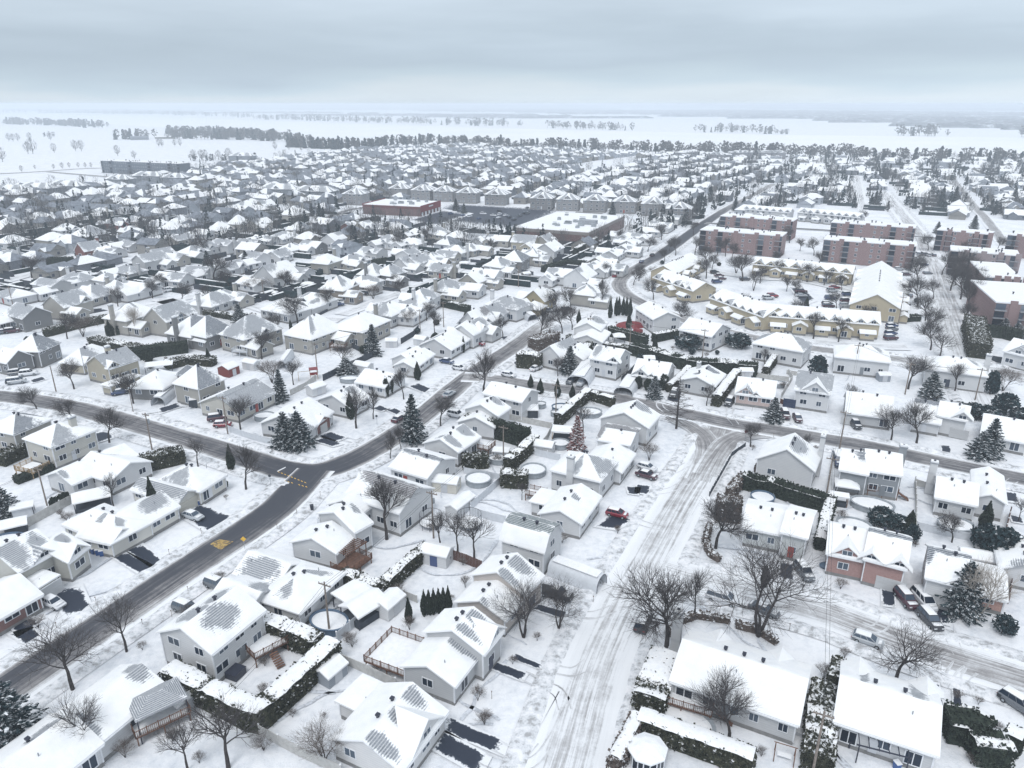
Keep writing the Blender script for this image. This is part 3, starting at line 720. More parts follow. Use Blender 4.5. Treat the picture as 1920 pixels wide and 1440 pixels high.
HL = [
 ("white bungalow with two rooftop boxes behind the dark hipped gazebo, bottom left", [S((177,1392),(308,1286),(73,1360),3.4,k='gable',p=.42,bare=[(1,.1,.15,.13,.35),(1,.9,.35,.1,.5),(0,.92,.15,.1,.3)],vents=0,chim=None)], WHT, {}),
 ("white roof corner cut off by the bottom left edge below the big dark spruce", [Cc(28,1432,13,9,64,3.4)], WHT, {}),
 ("white two-storey house with bay window and deck inside the tall snowy L-shaped hedge", [S((396,1219),(491,1142),(287,1190),5.6,p=.5,bare=[(0,.35,.3,.2,.55),(0,.75,.25,.18,.4),(1,.5,.4,.25,.4)]), S((345,1192),(372,1172),(287,1190),4.9,p=.4,bare=[],vents=0)], WHT, {}),
 ("white cross-gabled bungalow with striped bare valleys between the pergola house and the hedge", [S((560,1144),(640,1072),(482,1118),3.4,k='hip',p=.5,bare=[(3,.5,.2,.3,.5),(1,.1,.3,.12,.4)]), Cc(455,1106,7,8,-26,3.0,p=.5,bare=[(0,.8,.5,.3,.5)],vents=0), Cc(506,1052,8,7,-26,3.0,bare=[(1,.5,.5,.4,.5)],vents=0)], WHT, {}),
 ("white split-level house with a brown pergola on its back deck", [S((629,1033),(661,1004),(553,1009),3.6,p=.42,bare=[]), S((665,993),(694,977),(580,969),5.2,p=.42,bare=[(1,.15,.2,.12,.3)])], WHT, {}),
 ("white two-storey house with dark brown bare upper roof behind the big bare tree", [S((748,957),(650,925),(800,910),5.2,rk='b',p=.5,bare=[(0,.4,.12,.62,.32),(1,.4,.12,.62,.32)]), Cc(668,925,7,7,64,4.4,bare=[],vents=0)], WHT, {}),
 ("white low house with a snow-free black strip along its ridge beside the main road", [S((800,893),(733,873),(849,857),3.8,rk='d',p=.4,bare=[(0,.5,0,.7,.18),(1,.5,0,.7,.18)])], WHT, {}),
 ("white house with two striped bare patches on its roof, west of the dark cedar row", [S((858,844),(898,817),(798,827),3.8,p=.45,bare=[(1,.18,.3,.2,.42),(1,.78,.4,.13,.5),(0,.2,.2,.12,.3)])], WHT, {}),
 ("white split-level house with stepped gable roofs above the long cedar row", [S((933,777),(954,762),(876,762),5.2,p=.45,bare=[(1,.2,.3,.2,.4)]), S((925,798),(936,786),(862,786),3.5,p=.42,bare=[],vents=1)], WHT, {}),
 ("white two-storey house with blue gazebo at its back, beside the large bare street tree", [S((978,751),(908,735),(1003,731),5.5,p=.42,bare=[(0,.2,.5,.1,.2)])], WHT, {}),
 ("white house with steep grey front gable between the thick hedge and the blue spruce", [S((1052,669),(1090,652),(1013,659),4.4,p=.75,bare=[(1,.3,.3,.4,.6),(0,.4,.2,.4,.6)]), Cc(1078,655,8,8,64,3.6,bare=[])], WHT, {}),
 ("white two-storey house with bay turret beside the open double car shelter", [S((1156,678),(1107,669),(1178,660),5.5,p=.5,bare=[(1,.85,.4,.12,.4)],dormers=[(1,3.2,3.4,.2)])], WHT, {}),
 ("white bungalow with three round cedars along its front", [S((1247,709),(1187,700),(1264,687),3.3,p=.55,bare=[],dormers=[(1,-2.2,4.5,.2),(1,.8,2.4,.0)])], WHT, {}),
 ("white modern bungalow with black trim and an asymmetric front gable", [S((1339,722),(1358,700),(1277,709),3.6,p=.38,rk='d',bare=[(1,.2,.3,.15,.4),(0,.3,.1,.1,.3)],chim=(3,2))], LGR, dict(door=(.02,.02,.03))),
 ("small white bungalow with pink brick below its windows", [S((1450,744),(1381,735),(1463,721),3.3,p=.55,bare=[],dormers=[(1,-2.3,4.4,.2),(1,.3,2.6,-.1)])], (.55,.45,.42), dict(wkind='brick')),
 ("white porch house with grey bare gables and a navy garage door", [S((1556,736),(1493,727),(1566,712),5.4,p=.62,rk='g',bare=[(0,.5,.5,.8,.8),(1,.5,.4,.8,.6)],dormers=[(1,.5,5.4,.4)],gar=(1,-5.0,3.0,NAVY))], WHT, {}),
 ("white house with a deep snowy front roof slope and one boxy dormer", [S((1672,781),(1588,770),10.5,3.4,p=.62,bare=[(0,.5,.05,.6,.1)],dormers=[],gar=(1,-4,3.6,LGR))], LGR, {}),
 ("white split house with a dark ridge strip and an arched gable window above its garage", [S((1762,792),(1712,783),11,3.4,p=.55,rk='d',bare=[(0,.5,0,.8,.25),(1,.5,.0,.8,.22)]), S((1812,786),(1760,776),8,4.9,p=.5,bare=[],dormers=[(1,2,3.8,.4)],gar=(1,2,3.8,LGR))], WHT, {}),
 ("long white bungalow at the right edge behind the twin spruces", [S((1925,828),(1842,812),12,3.2,p=.45,bare=[])], WHT, dict()),
 ("white two-storey house on the corner of the two streets, end wall facing us", [S((1525,879),(1537,849),(1427,847),4.6,p=.62,bare=[(1,.45,.25,.4,.35)],chim=(3.2,-5.6),vs=-1)], WHT, {}),
 ("grey two-storey house with small balcony and a navy bare roof corner", [S((1689,888),(1625,878),9.5,5.7,p=.45,rk='d',bare=[(0,.1,.1,.2,.3)],chim=(3.5,1.5)), S((1626,886),(1577,877),9,5.2,p=.5,rk='d',bare=[(0,.5,.3,.9,.9),(1,.1,.05,.4,.35)])], (.27,.29,.31), {}),
 ("white L-shaped bungalow whose back gable stands left of the bare asphalt driveway", [S((1885,941),12,(1828,929),4.0,p=.5,bare=[],vs=1), S((1830,944),(1757,929),9,3.8,p=.45,bare=[],chim=(-4,4))], WHT, {}),
 ("pink brick semi-detached house with three white front gables and arched window", [S((1697,1062),(1624,1043),10,5.0,p=.5,rk='d',bare=[(0,.5,.1,.7,.2),(1,.5,.02,.8,.12)],dormers=[(1,-2.0,3.2,.0),(1,2.0,3.2,.0)],gar=(1,1.4,4.4,LGR)), S((1623,1047),(1554,1033),10,4.2,p=.5,bare=[],dormers=[(1,0,4.4,.2)])], PNK, dict(wkind='brick')),
 ("white semi-detached house with a bare dark ridge, right of the pink brick house", [S((1812,1096),(1740,1078),9.5,5.2,p=.5,rk='d',bare=[(0,.5,0,.8,.15),(1,.5,.0,.8,.16),(1,.95,.2,.12,.4)],dormers=[(1,1.5,3.0,-.1)],gar=(1,0,4.0,LGR)), dict(g=fit((1885,1122),(1812,1104),9,2.9),h=2.9,p=.3,bare=[],wk='brick',wall=(.5,.3,.25),vents=0)], WHT, {}),
 ("small white house corner cut by the right edge, beyond the brown fence", [Cc(1925,1040,7,7,64,3.4)], WHT, {}),
 ("white modern house with black upper corner windows behind the two bare trees", [S((1512,1005),(1468,994),9.5,5.2,p=.28,bare=[]), S((1466,999),(1396,985),10,3.9,p=.30,bare=[])], (.50,.52,.52), {}),
 ("long white duplex bungalow with three dark roof vents and a deck beside its oval pool", [S((1494,1351),(1262,1271),10.5,3.7,p=.42,bare=[],vents=3,vs=1,dormers=[(0,-4,3.2,0),(0,4,3.2,0)],chim=(-9.6,4))], LGR, {}),
 ("white bungalow with a black pergola at its back wall, bottom right", [S((1755,1408),(1570,1347),10.5,3.6,p=.42,bare=[(0,.25,.35,.06,.5),(0,.78,.4,.09,.6)],vents=2,vs=1,dormers=[(0,-3.5,3.6,.1),(0,4.2,3.6,.1)])], LGR, {}),
 ("white cross-gabled bungalow with a glazed sunroom at the bottom centre edge", [S((752,1438),(833,1332),(621,1385),3.4,p=.45,bare=[(1,.16,.25,.12,.3),(1,.5,.25,.1,.3),(1,.9,.3,.1,.5)],vs=1,dormers=[(1,.5,6,.3)]), dict(g=fit((683,1335),(727,1290),(636,1312),2.8),h=2.7,k='flat',bare=[],vents=0)], (.62,.62,.62), {}),
 ("white semi-detached house with a railed deck on its left, upper of the pair", [S((905,1220),(938,1180),(797,1183),4.9,p=.45,bare=[(1,.25,.3,.2,.42),(1,.75,.3,.14,.45)],vs=1,dormers=[(1,1.0,4.4,.1)]), S((851,1280),(891,1228),(760,1242),3.6,p=.42,bare=[(1,.1,.5,.14,.6)],vents=0)], LGR, {}),
 ("white semi-detached house with brown wooden front, screened by the three-stemmed bare tree", [S((983,1110),(1015,1077),(884,1077),4.7,p=.48,bare=[(1,.3,.3,.25,.5),(1,.85,.3,.15,.4)],vs=1), S((946,1157),(978,1120),(855,1127),3.4,p=.42,bare=[(1,.9,.05,.12,.3)],vs=1)], (.50,.46,.43), {}),
 ("tall white barn-roofed house with snow-free dark green upper roof", [S((1019,1027),(942,1004),(1050,990),5.4,k='gambrel',rk='n',bare=[(0,.5,.4,.9,.8),(1,.55,.45,.8,.55)],vents=2,vs=-1)], WHT, {}),
 ("white bungalow gable-end above the barn-roofed house, red car at its front", [S((1088,978),(1124,929),(1015,958),3.5,p=.42,bare=[(1,.45,.15,.08,.25)],vs=1), Cc(1030,925,5,5,64,2.7,k='flat',bare=[],vents=0)], WHT, {}),
 ("white two-storey house with a wide chimney and striped bare roof, by the burgundy car", [S((1125,898),(1035,877),(1149,862),5.0,k='hip',p=.55,bare=[(1,.55,.6,.13,.5),(2,.5,.5,.5,.7)],chim=(-1,-4.6),vents=2)], WHT, {}),
 ("low white garage-like house just above the wide-chimney house", [Cc(1142,850,9,8,64,3.2,p=.45,bare=[],vents=1)], WHT, {}),
 ("white box-shaped house with a single-slope roof and dark bare upper edge", [S((1180,831),(1121,821),8.5,5.0,p=.2,rk='b',bare=[(0,.5,.3,.8,.6),(1,.95,.4,.08,.8)],vents=1)], WHT, {}),
 ("white split-level house with round balcony at the head of the T junction", [S((1214,799),(1235,776),(1128,781),4.8,p=.45,bare=[(1,.2,.3,.2,.4)],vs=-1,vents=3)], WHT, {}),
 ("white corner house with a red brick garage front behind the two spruces", [S((580,802),(622,770),(512,776),3.4,p=.45,bare=[(1,.9,.6,.1,.5)]), S((593,797),7,(618,781),2.9,p=.5,wk='brick',wall=BRK,bare=[(1,.2,.5,.4,.5)],vents=0,gar=(3,0,2.6,LGR))], WHT, {}),
 ("white bungalow, third from the junction corner, with a bare tree before its gable", [S((655,761),(691,742),(604,744),3.4,p=.45,bare=[(1,.3,.2,.2,.3)])], WHT, {}),
 ("white bungalow with round hedge balls and small oval pool at its left", [S((721,724),(668,714),(750,702),3.3,p=.45,bare=[(0,.9,.5,.1,.4)])], WHT, {}),
 ("white bungalow with small side wing, above the one with the oval pool", [S((777,688),(813,662),(743,681),3.2,p=.45,bare=[]), Cc(768,660,8,7,64,3.0,bare=[],vents=0)], WHT, {}),
 ("beige bungalow whose front roof half is bare grey shingle, beside the power pole", [S((445,766),(513,733),(386,747),3.6,p=.45,bare=[(1,.5,.5,.75,.85)])], (.50,.49,.45), {}),
 ("brown brick house with steep dark turret roof above the west road", [S((371,725),(419,706),(333,712),5.8,k='hip',p=.95,rk='d',bare=[(0,.5,.5,.8,.8),(1,.7,.6,.6,.7),(2,.5,.5,.8,.9)]), Cc(352,690,4,4,64,5.4,k='hip',p=1.0,rk='d',bare=[(3,.5,.5,.7,.8),(1,.5,.5,.7,.8)],vents=0,wk='brick',wall=(.2,.12,.1))], BEI, {}),
 ("grey stone bungalow with snowy hipped roof and white car tunnel at its right", [S((304,727),(346,700),(255,716),3.4,k='hip',p=.6,bare=[(2,.5,.6,.5,.5)],vents=1)], STN, {}),
 ("cream two-storey house with long columned porch above the west road", [S((203,689),(258,671),(166,678),5.2,p=.6,bare=[(1,.5,.4,.8,.8)],dormers=[(1,-3,3.6,.2)],chim=(0,1)), Cc(226,706,3.2,9,-26,2.6,k='flat',bare=[],vents=0)], CRM, {}),
 ("stone bungalow with green garage door and hipped roof half bare", [S((155,681),(215,656),(104,680),3.4,k='hip',p=.75,bare=[(1,.8,.5,.4,.7),(2,.5,.5,.5,.7)],dormers=[(1,-4,3.5,.1)])], CRM, {}),
 ("grey stone two-storey house with a dark pyramid roof near the left edge", [S((71,656),(110,639),(34,650),5.4,k='hip',p=.9,rk='d',bare=[(1,.5,.4,.7,.9),(2,.5,.5,.8,.9)]), Cc(22,662,6,7,-26,4.2,p=.7,bare=[],vents=0)], STN, {}),
 ("beige two-storey house with dark hipped roof face at the left edge below the west road", [S((25,811),(93,783),(-25,800),5.5,k='hip',p=.5,rk='d',bare=[(1,.75,.5,.5,.8),(2,.4,.5,.6,.8)])], BEI, {}),
 ("beige two-storey house with a fenced back deck just below the west road", [S((96,835),(177,803),(49,818),5.5,k='hip',p=.5,bare=[(1,.75,.5,.35,.8)],chim=(2,-2))], (.50,.49,.45), {}),
 ("long white bungalow with one wide gabled side wall, left of the clipped dark hedge", [S((135,905),(255,852),(83,891),3.4,p=.42,bare=[(1,.95,.3,.05,.3)],vents=2), Cc(208,862,11,9,-26,3.4,p=.4,bare=[(0,.2,.5,.2,.5)],vents=0)], WHT, {}),
 ("white bungalow with a double garage wing and tall cone cedar at its corner", [S((373,918),(421,888),(300,897),3.4,k='hip',p=.5,bare=[(3,.6,.5,.4,.6)]), S((333,939),(248,915),(367,917),3.1,p=.5,bare=[(1,.5,.3,.8,.6)],vents=0,gar=(2,0,4.6,(.6,.58,.52)))], (.60,.59,.55), {}),
 ("white bungalow with navy garage door and three blue bins at its side", [S((208,1015),(120,979),(270,972),3.3,k='hip',p=.5,bare=[(1,.45,.2,.1,.5),(2,.6,.3,.3,.3)],gar=None), S((208,1015),7,(248,988),3.2,p=.5,bare=[],vents=0,gar=(3,0,3.6,NAVY)), Cc(262,950,9,8,64,3.2,bare=[(1,.3,.3,.3,.4)],vents=0)], (.62,.61,.57), {}),
 ("two-tone grey two-storey house with snowy garage roof at the left edge", [S((35,1067),(106,1028),(-38,1040),5.2,p=.5,bare=[(1,.75,.35,.25,.7),(1,.2,.4,.16,.4)],dormers=[(1,1,3.4,.1)]), S((126,1050),(162,1022),(80,1012),4.0,p=.5,bare=[(1,.3,.2,.2,.3)],vents=0,dormers=[(1,0,4,.2)]), S((63,1106),(105,1080),(38,1088),2.9,k='flat',bare=[],vents=0,gar=(1,0,5.0,WHT))], (.46,.46,.43), {}),
 ("house with red brick corner cut by the left edge", [Cc(-22,1118,9,9,64,3.0,p=.45,bare=[(2,.5,.5,.5,.5)])], BRK, dict(wkind='brick')),
 ("white two-storey house with a red play area at its left, near the yellow town houses", [S((1226,597),(1193,576),(1266,588),5.3,p=.42,bare=[])], WHT, {}),
 ("white two-storey house wrapped by dense hedges, right of the red play area", [S((1334,629),(1275,616),(1369,614),5.3,p=.42,bare=[])], WHT, {}),
 ("white semi-detached house with grey bare gable ends below the yellow town houses", [S((1506,657),(1413,641),10,5.4,k='hip',p=.55,bare=[(3,.5,.5,.5,.7),(2,.5,.5,.5,.7)])], WHT, {}),
 ("white semi-detached house with skylight and three roof vents", [S((1669,677),(1567,666),10,5.2,k='hip',p=.5,bare=[(2,.5,.3,.5,.3)],vents=3)], WHT, {}),
 ("long white semi-detached house with chimney below the tree-lined snowy avenue", [S((1851,703),(1737,688),10,5.2,k='hip',p=.5,bare=[(2,.5,.3,.4,.3)],chim=(7.5,2))], WHT, {}),
 ("white front-gabled house beside the huge rounded hedge at the right edge", [S((1935,668),(1884,656),11,4.8,p=.5,bare=[],dormers=[(1,0,5,.3)])], WHT, {}),
 ("white house with striped bare roof patches, behind the steep grey-gabled house", [S((1125,618),(1138,603),(1088,602),4.8,p=.5,bare=[(1,.3,.4,.3,.5)]), S((1128,640),(1143,622),(1078,630),3.2,p=.4,bare=[],vents=0)], WHT, {}),
 ("white bungalow with arched gable window beside the dark cone cedar and red car", [S((845,654),(879,634),(797,640),3.4,p=.5,bare=[(0,.4,.3,.3,.4)])], WHT, {}),
 ("white Victorian-style house with small corner turret above the parked red car", [S((887,626),(921,609),(855,615),4.8,p=.6,bare=[(1,.3,.4,.3,.5)],dormers=[(1,1,3,.3)]), Cc(897,606,3.4,3.4,64,5.4,k='hip',p=1.1,bare=[],vents=0)], WHT, {}),
]
# houses further back: (px, py, L, W, angle, wall height, kind, pitch, roof, wall colour)
u, v = 64, -26
MID = [
 (50,580,12,10,v,5,'gable',.6,'g',STN),(125,560,12,11,u,5.2,'gable',.6,'g',BEI),(178,545,12,10,u,3.6,'hip',.8,'g',BEI),(218,538,11,9,v,3.8,'hip',.8,'g',STN),
 (245,582,14,11,u,5.4,'hip',.6,'g',BEI),(318,584,13,11,u,5.6,'gable',.8,'g',BEI),(366,610,14,12,u,4.2,'hip',.8,'d',STN),(258,533,15,11,v,3.4,'gable',.4,'g',WHT),
 (325,516,14,10,v,3.4,'gable',.42,'g',WHT),(372,503,13,9,v,3.4,'gable',.45,'g',WHT),(146,516,14,10,v,3.4,'hip',.45,'g',WHT),(95,525,12,9,v,5,'gable',.42,'g',LGR),
 (26,545,14,10,v,3.4,'hip',.45,'g',LGR),(240,502,13,10,v,3.4,'hip',.5,'g',LGR),(200,516,9,8,u,3.4,'hip',.5,'g',LGR),(281,480,13,10,u,5.2,'gable',.5,'g',LGR),
 (325,479,12,9,v,3.6,'gable',.5,'g',BEI),(98,442,13,11,u,5.2,'hip',.6,'g',BEI),(22,447,13,10,u,4,'hip',.6,'g',LGR),(22,473,13,10,v,3.4,'hip',.5,'g',LGR),
 (167,434,16,13,u,4.8,'hip',.7,'g',STN),(165,462,10,8,u,4.4,'gable',.8,'g',BRK),(210,465,12,9,v,3.4,'gable',.42,'g',LGR),(244,454,12,9,v,3.4,'gable',.45,'g',LGR),
 (244,428,11,9,u,5,'hip',.6,'g',BEI),(300,444,12,9,v,3.6,'gable',.5,'g',LGR),(338,443,12,9,u,3.8,'gable',.5,'g',BEI),(362,466,12,10,u,4,'hip',.6,'g',LGR),
 (382,432,12,9,v,3.6,'gable',.45,'g',LGR),(20,414,14,11,u,4.4,'hip',.6,'g',BEI),(73,403,14,10,u,3.8,'hip',.6,'g',LGR),(130,398,12,10,v,5,'hip',.5,'g',BEI),
 (123,425,12,9,u,3.4,'hip',.6,'g',LGR),(298,417,12,10,u,3.6,'hip',.6,'g',LGR),(341,411,13,11,u,4.8,'hip',.7,'g',STN),(190,392,12,9,v,5,'hip',.5,'g',BEI),
 (219,412,12,10,u,4,'hip',.6,'g',BRK),(250,409,12,10,v,4,'hip',.6,'g',BEI),(240,389,11,9,u,4,'gable',.5,'g',WHT),(400,558,14,11,u,3.6,'hip',.6,'g',LGR),
 (415,550,12,10,u,3.6,'hip',.6,'g',BEI),(392,612,11,10,u,5,'hip',1.0,'d',STN),(470,612,15,12,u,5.6,'hip',.9,'g',BEI),(588,612,15,12,u,5.4,'hip',.8,'g',BEI),
 (678,600,16,12,u,5.4,'hip',.55,'d',BEI),(730,575,13,10,u,4.6,'hip',.6,'g',LGR),(535,572,15,11,v,3.6,'hip',.5,'g',LGR),(590,555,14,10,v,3.6,'hip',.5,'g',LGR),
 (636,530,13,11,u,5.4,'hip',.7,'g',TAN),(684,522,13,10,u,3.6,'hip',.55,'g',LGR),(700,505,11,10,u,5,'hip',.7,'g',STN),(517,506,14,12,u,5.2,'gable',.8,'g',LGR),
 (559,504,12,9,v,3.4,'gable',.42,'g',LGR),(474,524,12,9,v,3.4,'gable',.42,'g',WHT),(432,495,12,10,u,3.6,'gable',.5,'g',LGR),(478,475,12,9,v,5,'gable',.5,'g',WHT),
 (522,473,12,9,u,3.6,'gable',.5,'g',WHT),(547,461,12,10,u,3.6,'hip',.6,'g',LGR),(586,456,12,10,v,3.8,'gable',.5,'g',STN),(612,484,12,10,u,5,'hip',.6,'g',BEI),
 (661,483,15,10,u,3.6,'hip',.6,'g',BEI),(699,466,12,9,v,4.6,'gable',.45,'g',WHT),(730,447,12,10,v,4,'hip',.6,'g',LGR),(626,443,11,9,u,5,'gable',.6,'g',WHT),
 (561,424,12,10,u,5,'hip',.7,'d',BEI),(534,437,13,10,v,3.6,'hip',.5,'g',LGR),(497,444,14,9,v,3.4,'gable',.45,'g',LGR),(467,452,13,9,v,3.4,'gable',.45,'g',LGR),
 (422,452,12,9,v,4.8,'gable',.45,'g',LGR),(388,458,12,10,u,4,'hip',.6,'g',LGR),(413,425,12,10,u,4.8,'hip',.8,'d',STN),(447,413,11,9,u,5.4,'hip',.9,'d',BEI),
 (486,414,14,9,u,4.6,'gable',.5,'g',BEI),(553,396,16,12,u,4.6,'hip',.8,'g',BEI),(497,381,13,10,u,3.8,'gable',.6,'g',BEI),(457,383,14,11,v,3.8,'hip',.6,'g',LGR),
 (655,419,9,8,u,3.8,'gable',.5,'g',BRK),(682,420,12,9,u,3.6,'gable',.6,'g',BEI),(705,422,12,9,v,3.6,'hip',.5,'g',LGR),(742,423,12,10,u,3.8,'hip',.7,'g',BEI),
 (765,487,12,9,u,4.4,'gable',.6,'g',WHT),(733,505,11,9,u,5,'hip',.7,'g',STN),(776,567,13,10,v,3.6,'hip',.5,'g',LGR),(783,433,12,9,v,3.6,'hip',.6,'g',BEI),
 (820,431,12,10,u,3.6,'hip',.6,'g',BEI),(860,438,12,10,v,3.6,'hip',.6,'g',LGR),(893,442,12,9,v,3.6,'gable',.5,'g',LGR),(937,444,13,9,v,3.6,'gable',.5,'g',BEI),
 (985,447,13,10,v,4.6,'gable',.6,'g',CRM),(1022,447,12,10,u,3.8,'gable',.6,'g',BEI),(1031,461,13,11,u,4,'gable',.6,'g',LGR),(772,450,13,10,v,3.6,'hip',.5,'g',LGR),
 (854,465,13,10,v,3.6,'hip',.5,'g',LGR),(885,461,11,9,u,3.6,'hip',.5,'g',BEI),(839,474,11,9,v,3.8,'gable',.5,'g',BEI),(810,479,11,9,u,4,'hip',.6,'g',TAN),
 (783,484,11,9,u,5,'gable',.6,'g',WHT),(966,479,13,11,u,5.4,'hip',.6,'d',STN),(937,490,12,10,u,4.8,'hip',.6,'g',LGR),(1000,471,11,10,u,4.8,'hip',.6,'g',BEI),
 (912,509,12,10,v,5,'gable',.5,'g',WHT),(891,517,12,10,u,4.2,'gable',.7,'g',BEI),(879,533,12,9,v,3.6,'gable',.4,'g',LGR),(835,532,13,10,u,4.4,'hip',.6,'g',BEI),
 (791,551,13,10,u,5,'hip',.6,'g',WHT),(768,579,12,9,u,3.6,'hip',.5,'g',WHT),(1055,509,13,10,v,4,'gable',.5,'g',WHT),(1088,510,12,11,u,5,'gable',.6,'g',WHT),
 (1102,540,12,10,u,4.8,'hip',.5,'g',BEI),(1012,550,11,9,u,4.8,'gable',.8,'b',YEL),(954,563,14,11,v,4.8,'hip',.45,'g',WHT),(1002,568,7,7,u,3,'hip',.5,'g',YEL),
 (920,581,14,10,u,3.8,'gable',.5,'g',WHT),(893,595,10,9,u,4.8,'gable',.9,'b',LGR),(868,613,11,9,u,3.6,'gable',.6,'g',WHT),(1125,483,13,9,u,3.4,'gable',.45,'g',BEI),
 (1150,470,13,9,u,3.4,'gable',.45,'g',LGR),(1110,495,12,9,u,3.4,'gable',.45,'g',WHT),(1172,461,12,9,u,3.4,'gable',.45,'g',LGR),(1182,451,13,9,u,3.6,'gable',.45,'g',LGR),
 (1203,440,12,9,v,3.4,'gable',.4,'g',WHT),(1222,428,12,9,v,3.4,'gable',.4,'g',LGR),(1240,418,14,9,v,3.6,'gable',.4,'g',WHT),(1257,405,13,10,v,4,'gable',.4,'g',WHT),(1150,497,12,9,v,3.4,'gable',.45,'g',LGR),
 (765,470,11,9,u,4,'gable',.5,'g',WHT),(1165,437,12,9,v,3.4,'gable',.4,'g',LGR),(830,500,11,9,v,3.6,'gable',.5,'g',BEI),(300,470,11,9,u,3.6,'gable',.5,'g',BEI),
]
def _norm(b):
    return b
for label, blocks, wall, kw in HL:
    house(label, blocks, wall, **kw)
NAMES_ROOF = {'gable': 'gabled', 'hip': 'hipped', 'flat': 'flat', 'gambrel': 'barn-shaped'}
def cname(w):
    return {WHT: 'white', LGR: 'pale grey', BEI: 'beige', STN: 'stone grey', TAN: 'tan', CRM: 'cream', YEL: 'yellow', BRK: 'red brick', GRY: 'grey', PNK: 'pink'}.get(w, 'pale')
USED = set()
def uniq(text, px, py):
    s = text + ", " + where(px, py)
    if s in USED:
        s = text + ", %.1f%% across, %.1f%% down the photo" % (px / 19.2, py / 14.4)
    while s in USED: px += 3; s = text + ", %.1f%% across, %.1f%% down the photo" % (px / 19.2, py / 14.4)
    USED.add(s); return s
for (px, py, L, W_, ang, h, k, p, rk, wc) in MID:
    rr = random.Random(px * 31 + py); a = ang + rr.uniform(-9, 9) * (px < 1000)
    lab = uniq("%s %s house with a %s roof" % (cname(wc), 'tall' if h > 4.5 else 'low', 'dark ' + NAMES_ROOF[k] if rk == 'd' else NAMES_ROOF[k]), px, py)
    bl = [Cc(px, py, L * .97, W_ * .93, a, h, k=k, p=p * rr.uniform(.95, 1.25), rk=rk, amt=1.35, bare=[(i, .5, .5, .7, .8) for i in (rr.choice((0, 1)), 2)] if rk == 'd' else ([(i, .5, .4, .55, .7) for i in (rr.choice((0, 1)), rr.choice((2, 3)), rr.choice((0, 1)))] if rr.random() < .62 and px < 1050 else None))]
    if rr.random() < .7 and bl[0]['p'] > .4:
        bl[0]['dormers'] = [(sd, rr.uniform(-.3, .3) * L, rr.uniform(2.6, 4.2), rr.uniform(0, .4)) for sd in (0, 1)]
    if rr.random() < .85 and L > 9:   # a lower garage wing or a front gable
        x, y, t, _, _ = bl[0]['g']; o = rr.choice((-1, 1)) * L * .28; wl2 = rr.uniform(5, 6.5); d = W_ / 2 + 1.6
        sgn = -1 if (sin(t) * 0 + (y - sin(t + pi / 2) * d)) < y else 1
        nx = x + cos(t) * o - cos(t + pi / 2) * d * sgn * -1; ny = y + sin(t) * o - sin(t + pi / 2) * d * sgn * -1
        if ny > y: nx = x + cos(t) * o + cos(t + pi / 2) * d * sgn * -1; ny = y + sin(t) * o + sin(t + pi / 2) * d * sgn * -1
        bl.append(dict(g=(nx, ny, t + pi / 2, 7, wl2), h=min(h, 3.3), k='gable', p=.6, rk=rk, vents=0, amt=.8))
    if rr.random() < .3: bl[0]['chim'] = (rr.choice((-1, 1)) * (L / 2 + .35), 0)
    house(lab, bl, wc, group='snow-roofed houses of the middle distance', lod=1, seed=px + py)
# ---- yellow row houses round the parking court
TY = (.45, .395, .29)
def rowhouse(label, blk, wall=TY, **kw):
    x, y, t, L, W_ = blk['g']; bl = [blk]; n = int(L / 6.5)
    for i in range(n):   # low entrance wings along the near front
        o = -L / 2 + (i + .5) * L / n; d = W_ / 2 + 1.3
        bl.append(dict(g=(x + cos(t) * o + sin(t) * d, y + sin(t) * o - cos(t) * d, t + pi / 2 * (i % 2), 2.6 if i % 2 else 4.2, 4.2 if i % 2 else 2.6), h=2.7 if i % 2 == 0 else 3.4, k='gable', p=.5, bare=[], vents=0))
    return house(label, bl, wall, name='row_house', cat='row house', group='gabled row houses', lod=1, **kw)
def gables(L, n, w=3.0, up=.4, side=1): return [(side, -L / 2 + (i + .5) * L / n, w, up) for i in range(n)]
g = fit((1650,607), (1440,591), 11, 5.2); rowhouse("long yellow row house with many front gables, facing the street below the court", dict(g=g, h=5.2, p=.5, bare=[], vents=4, dormers=gables(g[3], 9), allwin=1))
g = fit((1432,593), (1332,557), 11, 5.2); rowhouse("yellow row house running diagonally at the left of the parking court", dict(g=g, h=5.2, p=.5, bare=[], vents=5, dormers=gables(g[3], 7)))
g = fit((1300,544), (1226,519), 11, 5.0); rowhouse("yellow row house on the inside of the curving asphalt road", dict(g=g, h=5.0, p=.5, bare=[], vents=4, dormers=gables(g[3], 6)))
rowhouse("short row house roof with many chimneys beside the dark curving road", Cc(1270,492,34,11,58,4.8,p=.5,bare=[(0,.5,.5,.4,.3)],vents=6))
g = fit((1690,579), (1690,512), (1594,570), 5.4); rowhouse("tall yellow gable-end row house pointing towards us, right of the court", dict(g=g, h=5.4, p=.55, bare=[], vents=7, vs=0, dormers=gables(g[3], 7, 2.6, .1, 1) + gables(g[3], 7, 2.6, .1, 0)))
g = fit((1598,512), (1412,494), 10, 5.0); rowhouse("yellow row house behind the parking court, in front of the brick apartments", dict(g=g, h=5.0, p=.5, bare=[], vents=5, dormers=gables(g[3], 8, 4, .5)))
rowhouse("white gabled row house behind the left brick apartments", dict(g=fit((1480,398),(1397,391),9,6), h=6, p=.5, bare=[], vents=0, dormers=gables(32, 7, 3.4, .6)), wall=LGR)
rowhouse("white gabled row house behind the middle brick apartments", dict(g=fit((1612,407),(1522,399),9,6), h=6, p=.5, bare=[], vents=0, dormers=gables(36, 8, 3.4, .6)), wall=LGR)
